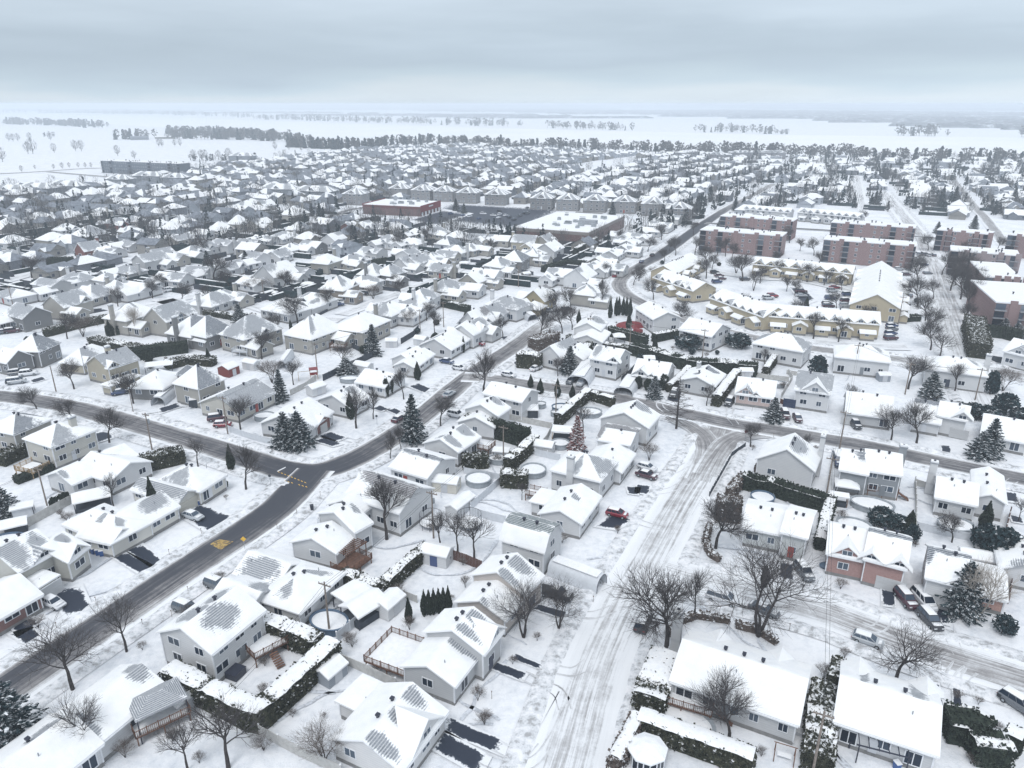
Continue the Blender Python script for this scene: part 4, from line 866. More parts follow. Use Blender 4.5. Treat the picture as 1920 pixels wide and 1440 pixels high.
rowhouse("pair of white gabled houses between the two brick apartment groups", dict(g=fit((1545,402),(1496,397),9,5.5), h=5.5, p=.55, bare=[], vents=0, dormers=gables(18, 2, 6, .6)), wall=WHT)
# ---- brick apartment blocks
def apartment(label, A, B, depth, h, col, nb=2, name='apartment_building', seed=0, wk='brick', floors=4):
    g = fit(A, B, depth, h); x, y, t, L, W_ = g; rr = random.Random(seed)
    HPOS.append((x, y, hypot(L, W_) / 2, L, W_, t))
    n = Vector((-sin(t), cos(t), 0)); sg = -1 if n.dot(Vector((x, y, 0))) > 0 else 1
    root = empty(name, (x, y, -.15), t, label=label, cat='apartment block', group='brick apartment blocks')
    mb = MB(); mb.box(-L / 2, L / 2, -W_ / 2, W_ / 2, 0, h)
    for i in range(4):
        cx = -L / 2 + L * (i + .5) / 4 + 3; mb.box(cx - 1.1, cx + 1.1, sg * W_ / 2 - .25, sg * W_ / 2 + .25, 0, h + 1.0)
    w = mb.build('wall', M[wk], root, color=col)
    rm = MB(); k = int(L / 2)
    rm.box(-L / 2 - .15, L / 2 + .15, -W_ / 2 - .15, W_ / 2 + .15, h, h + .45)
    rf = rm.build('roof', M['cap'], root)
    for i in range(int(L / 4)):
        put('roof_vent', VENT, rf, (rr.uniform(-.46, .46) * L, rr.uniform(-.4, .4) * W_, h + .7), sc=rr.uniform(.8, 1.5))
    # balcony stacks
    bx = [-L / 2 + L * (i + .5) / nb for i in range(nb)] + [-L / 2 + 1.6, L / 2 - 1.6]
    for cx in bx:
        for f in range(floors):
            z = .4 + f * h / floors
            o = MB(); o.box(cx - 1.5, cx + 1.5, sg * (W_ / 2 + .02) - .02, sg * (W_ / 2 + .02) + .02, z, z + h / floors - .6); re = o.build('recess_shade_panel', M['glass'], w)  # flat dark panel stands in for the shade inside the balcony recess
            o = MB(); o.box(cx - 1.7, cx + 1.7, *sorted((sg * (W_ / 2 + .05), sg * (W_ / 2 + 1.5))), z - .15, z)
            yy = sg * (W_ / 2 + 1.45)
            for q in range(9): o.box(cx - 1.7 + q * .42, cx - 1.66 + q * .42, yy - .02, yy + .02, z, z + 1.0, 1)
            o.box(cx - 1.7, cx + 1.7, yy - .03, yy + .03, z + 1.0, z + 1.06, 1); o.build('balcony', [M['fascia'], M['vent']], w)
    for f in range(floors):
        z = 1.1 + f * h / floors
        nx = int(L / 3.3)
        for i in range(nx):
            cx = -L / 2 + (i + .5) * L / nx
            if any(abs(cx - b) < 2.3 for b in bx) or rr.random() < .12: continue
            window(w, (cx, sg * (W_ / 2 + .01), z), 0 if sg < 0 else pi, 1.1, 1.4)
    return root
BR2 = (.25, .165, .165)
for i, (lab, A, B, dp) in enumerate([
    ("four-storey pink brick apartment block beside the dark curving road, nearer of two", (1467,443), (1313,431), 13),
    ("pink brick apartment block half hidden behind the one by the dark road", (1487,415), (1351,405), 13),
    ("pink brick apartment block in the middle, nearest behind the yellow court", (1718,462), (1545,449), 13),
    ("pink brick apartment block with a small teal wall patch, behind the middle one", (1716,428), (1559,417), 13),
    ("shorter pink brick apartment block at right, under the straight diagonal road", (1858,440), (1757,431), 12),
    ("pink brick apartment block cut by the right edge beyond the diagonal road", (1960,447), (1890,440), 12),
    ("grey-brown flat-roofed apartment block behind the row of bare trees at right", (1912,480), (1783,470), 14)]):
    apartment(lab, A, B, dp, 10.6, BR2 if i < 6 else (.3, .25, .26), 2, seed=i)
apartment("flat-roofed brick block at right with many small roof vents, farther of two", (1917,524), (1846,519), 32, 9.5, BR2, 1, seed=8)
apartment("large flat-roofed brick block at the right edge with bare brick end wall", (1985,575), (1868,567), 34, 10.5, BR2, 1, seed=9)
apartment("low dark modern apartment block at the edge of the open snow field, upper left", (335,307), (188,301), 15, 13, (.10, .12, .15), 4, seed=10, wk='paint', floors=4)
# ---- stores
def store(label, A, B, C, h, sign):
    g = fit(A, B, C, h); x, y, t, L, W_ = g; root = empty('store', (x, y, -.15), t, label=label, cat='store'); HPOS.append((x, y, hypot(L, W_) / 2, L, W_, t))
    mb = MB(); mb.box(-L / 2, L / 2, -W_ / 2, W_ / 2, 0, h - 1.6); mb.build('wall', M['brick'], root, color=(.12, .055, .052))
    mb = MB(); mb.box(-L / 2 - .1, L / 2 + .1, -W_ / 2 - .1, W_ / 2 + .1, h - 1.6, h); mb.build('parapet', M['siding'], root, color=(.25, .23, .22) if not sign else (.13, .05, .05))
    mb = MB(); mb.box(-L / 2 + .4, L / 2 - .4, -W_ / 2 + .4, W_ / 2 - .4, h, h + .25); rf = mb.build('roof', M['cap'], root)
    rr = random.Random(4)
    for i in range(9 if sign else 14):
        a = rr.uniform(.8, 1.8); o = MB(); o.box(-a, a, -1, 1, 0, rr.uniform(.8, 1.5)); o.box(-a * 1.04, a * 1.04, -1.04, 1.04, 1.5, 1.6); o.build('rooftop_unit', M['steel'], rf, loc=(rr.uniform(-.42, .42) * L, rr.uniform(-.36, .36) * W_, h + .25))
    if not sign:
        o = MB(); o.box(-5, 5, -3, 3, 0, 2.2); o.build('rooftop_unit', M['fascia'], rf, loc=(L * .28, -W_ * .1, h + .25))
    else:
        s = 1
        for sx in (-1, 1):
            o = MB(); o.box(sx * (L / 2 + .15) - .1, sx * (L / 2 + .15) + .1, -W_ / 2, W_ / 2, 2.8, h + .8); o.build('sign_fascia', M['red'], root)
            o = MB(); o.box(sx * (L / 2 + .3) - .05, sx * (L / 2 + .3) + .05, -3.4, 3.4, h - 1.4, h - .5); o.build('sign_board', M['trim'], root)
            for i in range(6):
                o = MB(); yy = -W_ / 2 + (i + .5) * W_ / 6; o.box(sx * (L / 2 + .06) - .04, sx * (L / 2 + .06) + .04, yy - 1.2, yy + 1.2, .2, 2.7); o.build('window', M['trim'], root)
store("wide flat-roofed red brick supermarket with beige parapet beside the wet car park", (1104,436), (961,426), (1178,405), 7, False)
store("smaller red store with a white sign stroke across the car park", (788,388), (680,383), (822,377), 6.5, True)
# ---- walk-up blocks of flats with rayed roofs
def walkup(label, px, py, w, name='fourplex', wc=(.24, .24, .245), hh=8.5):
    rr = random.Random(px); house(label, [dict(g=(*at(px, py, hh)[:2], radians(-14 + rr.uniform(-4, 4)), w, 13), h=hh, k='hip', p=.55, rk='g', bare=[(i, x, .5, .13, .9) for i in (0, 1, 2, 3) for x in (.2, .75)], dormers=[(1, 0, 4, 1)], vents=1)],
        wc, name=name, cat='apartment house', group='walk-up flats beyond the car park', lod=1, seed=px)
for i, px_py in enumerate([(667,361),(751,351),(794,354),(835,356),(878,359),(932,362),(1018,369),(1066,371),(1117,373),(1172,375),(1226,379),(1274,388)]):
    walkup("%s of the twelve grey three-storey walk-ups beyond the car park, from left" % ['first','second','third','fourth','fifth','sixth','seventh','eighth','ninth','tenth','eleventh','twelfth'][i], *px_py, 16)
for i, (px, py, w) in enumerate([(20,354,34),(72,350,34),(127,346,34),(280,328,32),(330,331,24),(225,334,24),(525,352,34),(592,356,34),(455,291,34)]):
    walkup(uniq("long grey walk-up block of flats", px, py), px, py, w, wc=(.19, .21, .235), hh=7)
# ---- far houses
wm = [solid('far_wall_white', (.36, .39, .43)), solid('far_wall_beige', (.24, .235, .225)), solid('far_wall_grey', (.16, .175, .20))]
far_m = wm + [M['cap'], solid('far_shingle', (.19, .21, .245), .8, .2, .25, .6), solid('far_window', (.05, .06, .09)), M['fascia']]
SNOWY = .5
def lp_house(mb, x, y, t, L, W_, h, kind, pitch, wi, r):
    c, s = cos(t), sin(t)
    f = lambda p: (x + p[0] * c - p[1] * s, y + p[0] * s + p[1] * c, p[2])
    a, b = L / 2, W_ / 2; o = .4; zr = h + b * pitch
    mb.box(-a, a, -b, b, -.5, h, wi, f)
    rx = max(.1, a - b) if kind == 'hip' else a + o; A, B = a + o, b + o; e = h - o * pitch
    rm = [3 if r.random() < SNOWY else 4 for _ in range(4)]
    mb.quad(*[f(p) for p in ((-A, -B, e), (A, -B, e), (rx, 0, zr), (-rx, 0, zr))], rm[0]); mb.quad(*[f(p) for p in ((A, B, e), (-A, B, e), (-rx, 0, zr), (rx, 0, zr))], rm[1])
    if kind == 'hip':
        mb.tri(f((A, -B, e)), f((A, B, e)), f((rx, 0, zr)), rm[2]); mb.tri(f((-A, B, e)), f((-A, -B, e)), f((-rx, 0, zr)), rm[3])
    else:
        for q in (-1, 1): mb.tri(f((q * a, -b, h)), f((q * a, b, h)), f((q * a, 0, zr - .1)), wi)
    mb.quad(*[f(p) for p in ((-A, -B, e - .05), (-A, B, e - .05), (A, B, e - .05), (A, -B, e - .05))], 6)
    for sy in (-1, 1):
        for i in range(3):
            if r.random() < .3: continue
            cx = -a + (i + .5) * L / 3
            for z in ((1, 2.3), (3.6, 4.8)):
                if z[1] < h: mb.quad(*[f(p) for p in ((cx - .7, sy * (b + .03), z[0]), (cx + .7, sy * (b + .03), z[0]), (cx + .7, sy * (b + .03), z[1]), (cx - .7, sy * (b + .03), z[1]))], 5)
    for q in (-1, 1):
        if r.random() < .5: mb.quad(*[f(p) for p in ((q * (a + .03), -.8, 1), (q * (a + .03), .8, 1), (q * (a + .03), .8, 2.3), (q * (a + .03), -.8, 2.3))], 5)
    # cross gable / dormer
    if r.random() < .5:
        w = r.uniform(2, 2.8); cx = r.uniform(-.2, .2) * L; yb = -b - 1.4; zt = h + w * pitch
        mb.box(cx - w, cx + w, yb, -b + .1, -.5, h - .2, wi, f); m2 = 3 if r.random() < .6 else 4
        mb.quad(*[f(p) for p in ((cx - w - o, yb - o, h - .4), (cx, yb - o, zt), (cx, 0, zt), (cx - w - o, 0, h - .4))], m2)
        mb.quad(*[f(p) for p in ((cx, yb - o, zt), (cx + w + o, yb - o, h - .4), (cx + w + o, 0, h - .4), (cx, 0, zt))], 3)
        mb.tri(f((cx - w, yb, h - .2)), f((cx + w, yb, h - .2)), f((cx, yb, zt - .1)), wi)
    else:
        mb.box(-a * .5, -a * .5 + .7, -.4, .4, h, zr + .7, 6, f)
def inpoly(x, y, P):
    c = False
    for (x1, y1), (x2, y2) in zip(P, P[1:] + P[:1]):
        if (y1 > y) != (y2 > y) and x < (x2 - x1) * (y - y1) / (y2 - y1) + x1: c = not c
    return c
TOWN = [(-60,560),(-60,357),(160,345),(340,322),(480,300),(560,291),(700,277),(850,271),(960,272),(1100,282),(1300,287),(1450,292),(1700,296),(1980,303),(1980,400),(1600,410),(1500,400),(1330,400),(1290,425),(1150,480),(1060,530),(900,540),(700,560)]
HOLES = [[(640,386),(850,364),(1200,392),(1190,430),(1110,450),(900,438),(770,420),(650,405)], [(1060,310),(1190,290),(1230,296),(1110,322)],
         [(1290,470),(1500,380),(1640,395),(1980,425),(1980,650),(1300,650)], [(0,330),(180,325),(240,345),(0,352)]]
def blocked(x, y, pad):
    for q in HPOS:
        dx, dy = x - q[0], y - q[1]
        if abs(dx) + abs(dy) > 90: continue
        a = dx * cos(q[5]) + dy * sin(q[5]); b = -dx * sin(q[5]) + dy * cos(q[5])
        if abs(a) < q[3] / 2 + pad and abs(b) < q[4] / 2 + pad: return True
    return False
cand = []; rg = random.Random(21)
U = Vector((cos(radians(64)), sin(radians(64)))); Vv = Vector((cos(radians(-26)), sin(radians(-26))))
for iv in range(-34, 34):
    for side in (-1, 1):
        for iu in range(11, 122):
            sx = iv * 56; du = iu * 13.6 + rg.uniform(-2, 2)
            if iu % 12 == 0: continue
            if (iv * 7 + iu) % 61 == 0: continue
            bend = 14 * sin(du / 95.0 + iv * .8)
            p = U * du + Vv * (sx + side * 16 + bend + rg.uniform(-1.5, 1.5))
            if p.y < 60: continue
            px, py, d = pxof((p.x, p.y, 3))
            if not inpoly(px, py, TOWN) or any(inpoly(px, py, h) for h in HOLES): continue
            if blocked(p.x, p.y, 7.5) or on_road(p.x, p.y, 8): continue
            if py > 515: continue
            cand.append((d, p.x, p.y, px, py, radians(64 + rg.choice((0, -90, -90)) + rg.uniform(-8, 8) - 8 * cos(du / 95.0 + iv * .8))))
cand.sort()
NB = len(HL) + len(MID); NIND = max(0, 296 - NB)
far = MB(); FARPOS = []
for i, (d, x, y, px, py, t) in enumerate(cand):
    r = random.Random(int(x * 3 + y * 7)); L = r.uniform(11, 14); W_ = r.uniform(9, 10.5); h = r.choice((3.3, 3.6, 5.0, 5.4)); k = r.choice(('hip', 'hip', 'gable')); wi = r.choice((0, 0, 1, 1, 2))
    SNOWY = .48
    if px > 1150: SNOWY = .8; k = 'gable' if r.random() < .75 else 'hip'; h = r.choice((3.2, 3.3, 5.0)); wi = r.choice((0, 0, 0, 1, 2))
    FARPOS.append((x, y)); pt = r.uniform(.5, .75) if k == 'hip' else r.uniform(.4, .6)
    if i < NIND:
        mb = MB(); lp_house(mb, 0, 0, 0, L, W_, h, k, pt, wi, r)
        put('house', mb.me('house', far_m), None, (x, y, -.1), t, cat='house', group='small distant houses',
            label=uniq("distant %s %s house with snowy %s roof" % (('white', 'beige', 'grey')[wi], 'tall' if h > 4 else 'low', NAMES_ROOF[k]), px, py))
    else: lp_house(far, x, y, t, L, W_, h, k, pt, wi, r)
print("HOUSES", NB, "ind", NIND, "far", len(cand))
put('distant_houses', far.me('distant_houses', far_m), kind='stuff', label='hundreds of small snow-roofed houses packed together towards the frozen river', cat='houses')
# ------------------------------------------------------------------ trees
def bare_tree(seed, H=10, spread=1.0, stems=1, up=.55, dens=1.0):
    r = random.Random(seed); T = MB(); C = MB()
    def grow(p, d, ln, rad, lv, mb):
        n = 3 if lv < 2 else 2; q = Vector(p); dd = Vector(d); pts = [q.copy()]
        for i in range(n):
            dd = (dd + Vector((r.uniform(-.22, .22), r.uniform(-.22, .22), r.uniform(-.04, .16)))).normalized()
            e = q + dd * ln / n; r0 = rad * (1 - i / n * .45); r1 = rad * (1 - (i + 1) / n * .45)
            mb.tube(q, e, r0, r1, 5 if lv < 1 else 3); q = e; pts.append(q.copy())
        if lv >= 4: return
        k = (6, 5, 4, 3)[lv] if lv < 4 else 0
        k = max(2, int(k * dens + .5)); ph = r.uniform(0, 6)
        for i in range(k):
            t = r.uniform(.35 if lv else .45, 1.0); j = min(len(pts) - 2, int(t * (len(pts) - 1))); b = pts[j].lerp(pts[j + 1], t * (len(pts) - 1) - j)
            a = ph + i * 2.4 + r.uniform(-.4, .4); s = dd.orthogonal().normalized(); s2 = dd.cross(s)
            tilt = r.uniform(.5, .95) * spread; nd = (dd * cos(tilt) + (s * cos(a) + s2 * sin(a)) * sin(tilt)); nd.z += .12
            grow(b, nd.normalized(), ln * r.uniform(.58, .8), rad * (.54 if lv < 2 else .5) if lv else rad * .52, lv + 1, C)
        if lv: grow(q, dd, ln * .62, rad * .5, lv + 1, C)
    for s in range(stems):
        a = 2 * pi * s / stems; d = Vector((cos(a) * (.25 if stems > 1 else .03), sin(a) * (.25 if stems > 1 else .03), 1)).normalized()
        hh = H * (.42 if stems == 1 else .45); rad = H * .0175 / sqrt(stems) + .035
        T.tube((0, 0, -.4), d * hh * .5, rad * 1.25, rad, 7)
        grow(d * hh * .45, d, hh * .95, rad, 0, T)
    return T, C
def norm_tree(T, C, H):
    z = max(v[2] for v in C.V); k = H / z
    for mb in (T, C): mb.V = [(v[0] * k, v[1] * k, v[2] * k) for v in mb.V]
TREES = []
for i in range(6):
    T, C = bare_tree(100 + i, 10, (1.0, 1.15, .85, 1.1, .7, .95)[i], 1 if i != 3 else 3, dens=(1, 1.1, 1, .9, 1.15, 1.25)[i]); norm_tree(T, C, 10)
    TREES.append((T.me('trunk', M['bark']), C.me('branches', M['twig'])))
T, C = bare_tree(140, 10, .8, 5, dens=.9); norm_tree(T, C, 10); TREES.append((T.me('trunk', M['bark']), C.me('branches', M['hedge_brown'])))   # 6 shrub
T, C = bare_tree(141, 10, .75, 2, dens=1.0); norm_tree(T, C, 10); TREES.append((T.me('trunk', M['palebark']), C.me('branches', M['palebark'])))   # 7 pale
def larch(seed):
    r = random.Random(seed); T = MB(); C = MB(); T.tube((0, 0, -.3), (0, 0, 10), .2, .03, 7)
    for i in range(70):
        z = 1.6 + 8.2 * (i / 70) ** .95; a = i * 2.4; ln = (10.6 - z) * .36 + .2; d = Vector((cos(a), sin(a), .08)); p = Vector((0, 0, z)); e = p + d * ln
        C.tube(p, e, .05, .015, 3)
        for q in range(5):
            t = r.uniform(.3, .95); b = p.lerp(e, t); s = Vector((cos(a + r.choice((-1, 1)) * .9), sin(a + r.choice((-1, 1)) * .9), r.uniform(-.2, .3)))
            C.tube(b, b + s * ln * .35, .025, .01, 3)
    return T.me('trunk', M['bark']), C.me('branches', M['twig'])
TREES.append(larch(3))  # 8
def mk_tree(kind, px, py, H, label, cat='tree', group=None, wide=1.0, name='bare_tree', ground=True):
    p = at(px, py); rr = random.Random(int(px * 7 + py)); o = empty(name, (p.x, p.y, -.2), rr.uniform(0, 6.28), label=label, cat=cat, group=group)
    a, b = TREES[kind]; s = H / 10 * 1.08; wide *= 1.14
    put('trunk', a, o, sc=(s * wide, s * wide, s)); put('crown', b, o, sc=(s * wide, s * wide, s)); return o
def leafquad(mb, p, sz, r, m=0, flat=0):
    n = Vector((r.gauss(0, 1), r.gauss(0, 1), r.gauss(0, 1) + flat)).normalized(); u_ = n.orthogonal().normalized(); v_ = n.cross(u_)
    a = r.uniform(0, 6.28); u2 = (u_ * cos(a) + v_ * sin(a)) * sz; v2 = (v_ * cos(a) - u_ * sin(a)) * sz * .6
    mb.quad(*(tuple(q) for q in (p - u2 - v2, p + u2 - v2, p + u2 + v2, p - u2 + v2)), m)
def spruce(seed, H=10, base=3.4, m=None):
    r = random.Random(seed); T = MB(); C = MB(); T.tube((0, 0, -.3), (0, 0, H * .97), .22, .03, 7); m = m or 'spruce'
    nb = 150
    for i in range(nb):
        t = (i + .5) / nb; z = H * (.05 + .94 * t); ln = base * (1 - t) ** .85 * r.uniform(.72, 1.12) + .12; a = i * 2.399 + r.uniform(-.2, .2)
        d = Vector((cos(a), sin(a), -.25 + .5 * t)).normalized(); p = Vector((0, 0, z)); s = Vector((-sin(a), cos(a), 0))
        k = max(3, int(ln * 9))
        for j in range(k):
            f = (j + .5) / k; q = p + d * ln * f; wd = (.42 * ln) * (1 - f) ** .6 * .55 + .1; q.z += .14 * f * f * ln
            q += s * r.uniform(-wd, wd) + Vector((0, 0, r.uniform(-.12, .12)))
            n = Vector((r.uniform(-.6, .6), r.uniform(-.6, .6), 1)).normalized(); sz = r.uniform(.16, .30)
            u_ = (d * .9 + s * r.uniform(-.7, .7)).normalized() * sz * 1.25; v_ = n.cross(u_).normalized() * sz * .5
            C.quad(*(tuple(x) for x in (q - u_ - v_, q + u_ - v_ * .4, q + u_ + v_ * .4, q - u_ + v_)))
            if j % 2 == 0: C.quad(*(tuple(x) for x in (q - u_, q + u_, q + u_ - Vector((0, 0, sz * .9)), q - u_ - Vector((0, 0, sz * .6)))))
    return T.me('trunk', M['bark']), C.me('needles', M[m])
SPR = [spruce(1), spruce(2, 10, 2.9), spruce(3, 10, 4.6), spruce(4, 10, 2.2, 'redleaf')]
def blob(seed, rx, rz, mname, n=1500, sz=.22, pointed=False, lobes=0):
    r = random.Random(seed); C = MB(); T = MB(); T.tube((0, 0, -.3), (0, 0, rz), .12, .06, 5)
    L = [(0, 0, 0, 1)] + [(r.uniform(-.5, .5), r.uniform(-.5, .5), r.uniform(-.4, .6), r.uniform(.4, .65)) for _ in range(lobes)]
    for i in range(n):
        l = r.choice(L); z = r.uniform(-1, 1); a = r.uniform(0, 6.28); q = sqrt(1 - z * z)
        rad = r.uniform(.72, 1.03) * (1 + .12 * sin(a * 3 + z * 5 + seed)) * l[3]
        x, y, z2 = q * cos(a) * rad + l[0], q * sin(a) * rad + l[1], z * rad + l[2]
        tap = 1.0
        if pointed: zz = (z2 + 1) / 2; tap = (1.25 - zz) if zz > .3 else .95; tap = max(.05, min(1, tap))
        leafquad(C, Vector((x * rx * tap, y * rx * tap, (z2 + 1.02) * rz)), sz * r.uniform(.6, 1.2), r)
    return T.me('trunk', M['bark']), C.me('foliage', M[mname])
CED = [blob(11, 1, 1, 'cedar', 1500, .13, True), blob(12, 1, 1, 'cedar', 1300, .14), blob(13, 1, 1, 'spruce', 2000, .12, False, 5), blob(14, 1, 1, 'hedge_brown', 1200, .12)]
def mk_con(proto, px, py, H, W_, label, name='spruce_tree', cat='tree', group=None, part='crown', unit=False):
    p = at(px, py); rr = random.Random(int(px * 5 + py)); o = empty(name, (p.x, p.y, -.2), rr.uniform(0, 6.28), label=label, cat=cat, group=group)
    a, b = proto; s = (W_ / 2, W_ / 2, H / 2) if unit else (W_, W_, H / 10)
    put('trunk', a, o, sc=s); put(part, b, o, sc=s); return o
GB = 'bare trees among the houses'
for k, px, py, H, wide, lab in [
 (1,136,1290,9.5,1.1,"wide bare tree on the snowy verge above the striped-roof bungalow, bottom left"),(0,237,1219,8.5,.8,"leaning thin bare tree beside the dark road, above the wide one"),
 (0,163,1419,8,.85,"bare tree in front of the long bungalow wall, bottom left"),(2,428,1437,8.5,1.15,"tangled bare tree by the grey fence, left of the bottom shrub"),(2,352,1442,7,.8,"bare tree in the yard below the hipped gazebo"),
 (6,609,1428,5.5,1.2,"round many-stemmed bare shrub behind the bottom centre house"),(4,725,1009,12,1.0,"dense upright bare tree in the back yard behind the pergola house"),
 (4,461,915,9.5,1.0,"vase-shaped bare tree on the round corner lawn by the junction"),(3,982,1193,9,1.1,"three-stemmed bare tree before the wooden-fronted white house"),
 (3,1048,1176,8,1.0,"smaller bare tree on the lawn beside the black pickup"),(2,889,1045,7.5,1,"bare tree in front of the netted trampoline"),(2,858,1034,7.5,.9,"slim bare tree left of the netted trampoline"),
 (2,825,1026,7,.9,"slim bare tree beside the yard power pole"),(5,1250,1209,13,1.1,"big spreading bare tree on the corner of the snowy street, right of the road"),(4,1302,1159,9,.7,"slender bare tree just right of the big corner tree"),
 (5,1342,1026,11,1.05,"spreading bare tree in front of the clipped brown hedge block"),(3,1422,1190,15,1.1,"largest many-limbed bare tree, standing over the dark parked car"),(5,1367,1390,8.5,1.1,"round bare tree in the yard of the long duplex bungalow"),
 (1,1679,1276,9,1.1,"fine-twigged bare tree by the silver hatchback street"),(5,1785,1015,5.5,1.1,"small bare tree in front of the round pool at right"),(7,1832,1160,9.5,1.0,"pale-barked birch beside the dark pine at right"),
 (4,907,736,12,1.1,"large vase-shaped bare tree at the corner where the side street begins"),(5,826,797,7.5,1.1,"snow-flecked bare tree on the verge near the moving car"),(5,1046,704,5.5,1,"small bare tree between the white car and the blue spruce"),
 (2,1093,809,6.5,1,"slim bare tree inside the L-shaped clipped hedge"),(8,1268,802,12,1,"tall straight larch with level bare branches at the T junction"),(2,1325,759,5.5,1,"small bare tree in front of the modern black-trimmed house"),
 (5,1407,836,5.5,1.2,"small crooked bare tree by the stop sign"),(2,1525,634,9,1,"bare tree at the left before the long yellow row house"),(6,1217,862,4.5,1,"bare shrub on the lawn by the parked burgundy car"),
 (2,1572,641,8,1.1,"bare tree at the right before the long yellow row house"),(5,1671,824,8.5,1,"bare tree left of the steps of the arched-gable house"),(5,1719,829,9.5,1.1,"bare tree directly in front of the arched-gable house"),
 (5,1703,728,9.5,1.2,"dense dark bare tree between the two long white semis"),(5,1732,625,10,1.1,"bare tree on the left side of the snowy avenue, beside the parked cars"),(5,1745,655,10,1.1,"broad dark bare tree at the lower end of the snowy avenue"),
 (1,1762,672,9,1.1,"low spreading bare tree at the foot of the avenue"),(2,1790,734,8,1,"thin bare tree behind the long semi beside the round spruce"),(6,1880,734,7,1.1,"pale round bare bush near the right edge, above the dark shrubs"),
 (5,451,804,8,1.1,"bare tree before the beige bungalow by the power pole"),(2,668,801,9.5,1,"bare tree in front of the white gable with the cone cedar"),(4,700,784,8,.8,"slim bare tree beside the dark driveway patches"),
 (4,757,747,9,.8,"brownish upright bare tree in front of the small end bungalow"),(1,643,690,8,1,"bare tree in the fenced round playground"),(5,491,672,9,1.1,"bare tree beside the big beige house, left of the cedars"),(6,510,716,6.5,1.4,"low twiggy shrub mass behind the dark conifers"),
 (4,732,859,6.5,.8,"young bare tree on the verge left of the big spruce, nearer"),(4,752,843,6,.8,"young bare tree on the verge beside the big spruce"),(5,139,728,8,1.1,"bare tree in front of the green garage door bungalow"),
 (5,250,755,9.5,1,"bare tree by the street in front of the stone bungalow"),(5,205,828,9,1,"bare tree between the west road and the beige house"),(5,137,790,6.5,1.2,"bare tree on the verge below the west road, second from left"),
 (5,69,768,6.5,1.2,"bare tree on the verge below the west road, leftmost"),(2,371,872,6,1,"small bare tree beside the west road, above the cedar corner bungalow"),(4,1012,640,12,1.0,"tall bare tree rising behind the thick rounded hedge"),
 (5,1054,624,10,1,"bare tree on the corner above the striped-roof house"),(5,1073,617,9,1,"bare tree just right of the corner bare tree, behind the dark column cedar"),(4,815,627,9,.8,"slim bare tree above the arched-window bungalow"),
 (5,943,631,7,1,"dark bare tree over the empty driveway by the main road"),(5,1272,611,10,1,"bare tree between the two white two-storey houses by the curving road"),(5,1392,526,12,1.3,"broad dense bare tree in the middle of the parking court"),
 (3,1413,544,9,1,"bare tree right of the broad one in the parking court"),(3,1513,529,9,1,"bare tree at the right side of the parking court")]:
    mk_tree(k, px, py, H, lab, wide=wide)
for (k, px, py, H, w) in [(5,126,634,9,1),(6,156,630,7,1.4),(7,254,629,10,.7),(5,156,588,6,1),(5,221,573,8,1),(5,286,558,8,1),(5,342,571,9,1),(2,387,577,9,1),(5,558,606,11,1.2),(5,620,579,9,1),(5,525,632,9,.9),
 (5,753,558,8,1),(5,737,538,6,1),(5,534,544,9,1.2),(5,401,525,12,1.3),(6,766,611,6,1.2),(4,960,504,9,.7),(4,922,479,9,1),(4,1129,579,12,.6),(5,1188,535,8,1),(5,1198,526,8,1),(5,1303,477,10,1),(5,1267,478,10,1),
 (5,1325,500,11,1.1),(5,1372,486,9,1),(5,1324,521,10,1.1),(5,1490,553,7,1),(5,1225,561,9,1),(5,1246,490,7,1),(5,1215,471,8,1.2),(5,1720,573,12,1),(5,1720,533,12,1),(5,1766,515,11,1),(5,1801,561,14,1),(5,1814,588,13,1),
 (5,1816,608,8,1),(5,1791,525,14,1.1),(5,1830,550,12,1.2),(5,1568,579,7,1),(5,1578,544,7,1),(4,1800,500,13,1.2),(5,1782,545,13,1),(5,1838,575,13,.9),(5,1690,560,7,1),(5,1735,600,10,1),(4,1345,478,9,1),(4,1360,480,10,1),
 (5,1500,470,7,1),(5,1526,478,9,1),(5,1620,420,9,1.1),(4,1165,455,8,1),(5,1240,450,10,1),(5,430,540,8,1.3),(6,700,560,6,1.5),(5,550,720,7,1),(5,300,540,7,1.2),(5,740,470,9,1),(5,800,455,9,1.1),(5,655,450,9,1),(5,690,430,9,1.3),
 (6,480,548,6,2),(5,60,520,10,1.5),(5,385,480,10,1.5),(5,1043,585,9,1),(5,1070,580,9,1),(5,1300,545,7,1.3),(6,1250,545,5,1.5),(6,1225,520,5,1.5),(5,1410,470,8,1),(5,800,600,7,1),(5,1425,530,8,1),(3,1380,512,8,1.3),(5,1335,505,8,1),(5,1458,520,8,1.1),(5,1475,545,7,1),(5,1545,535,7,1),(5,1605,478,7,1),(5,1660,470,8,1),(5,1560,472,9,1.1),(5,1480,455,9,1.1),(5,1395,455,10,1.2),(5,1340,455,9,1.1),(5,1455,500,8,1),(5,1535,500,8,1),(5,1500,600,8,1),(5,1620,612,8,1),(5,1440,612,7,1),(5,1385,590,8,1.1),(5,1345,575,7,1.2),(5,1310,560,8,1.1),(5,1280,560,7,1),(5,1715,510,9,1),(5,1750,560,8,1),(5,1740,470,9,1),(5,1870,470,8,1),(5,1300,440,8,1),(5,1255,470,7,1),(5,1140,520,7,1)]:
    mk_tree(k, px, py, H, uniq("bare leafless tree %s" % ('between houses' if px < 1000 else 'near the row houses'), px, py), wide=w, group=GB)
SG = 'evergreens among the houses'
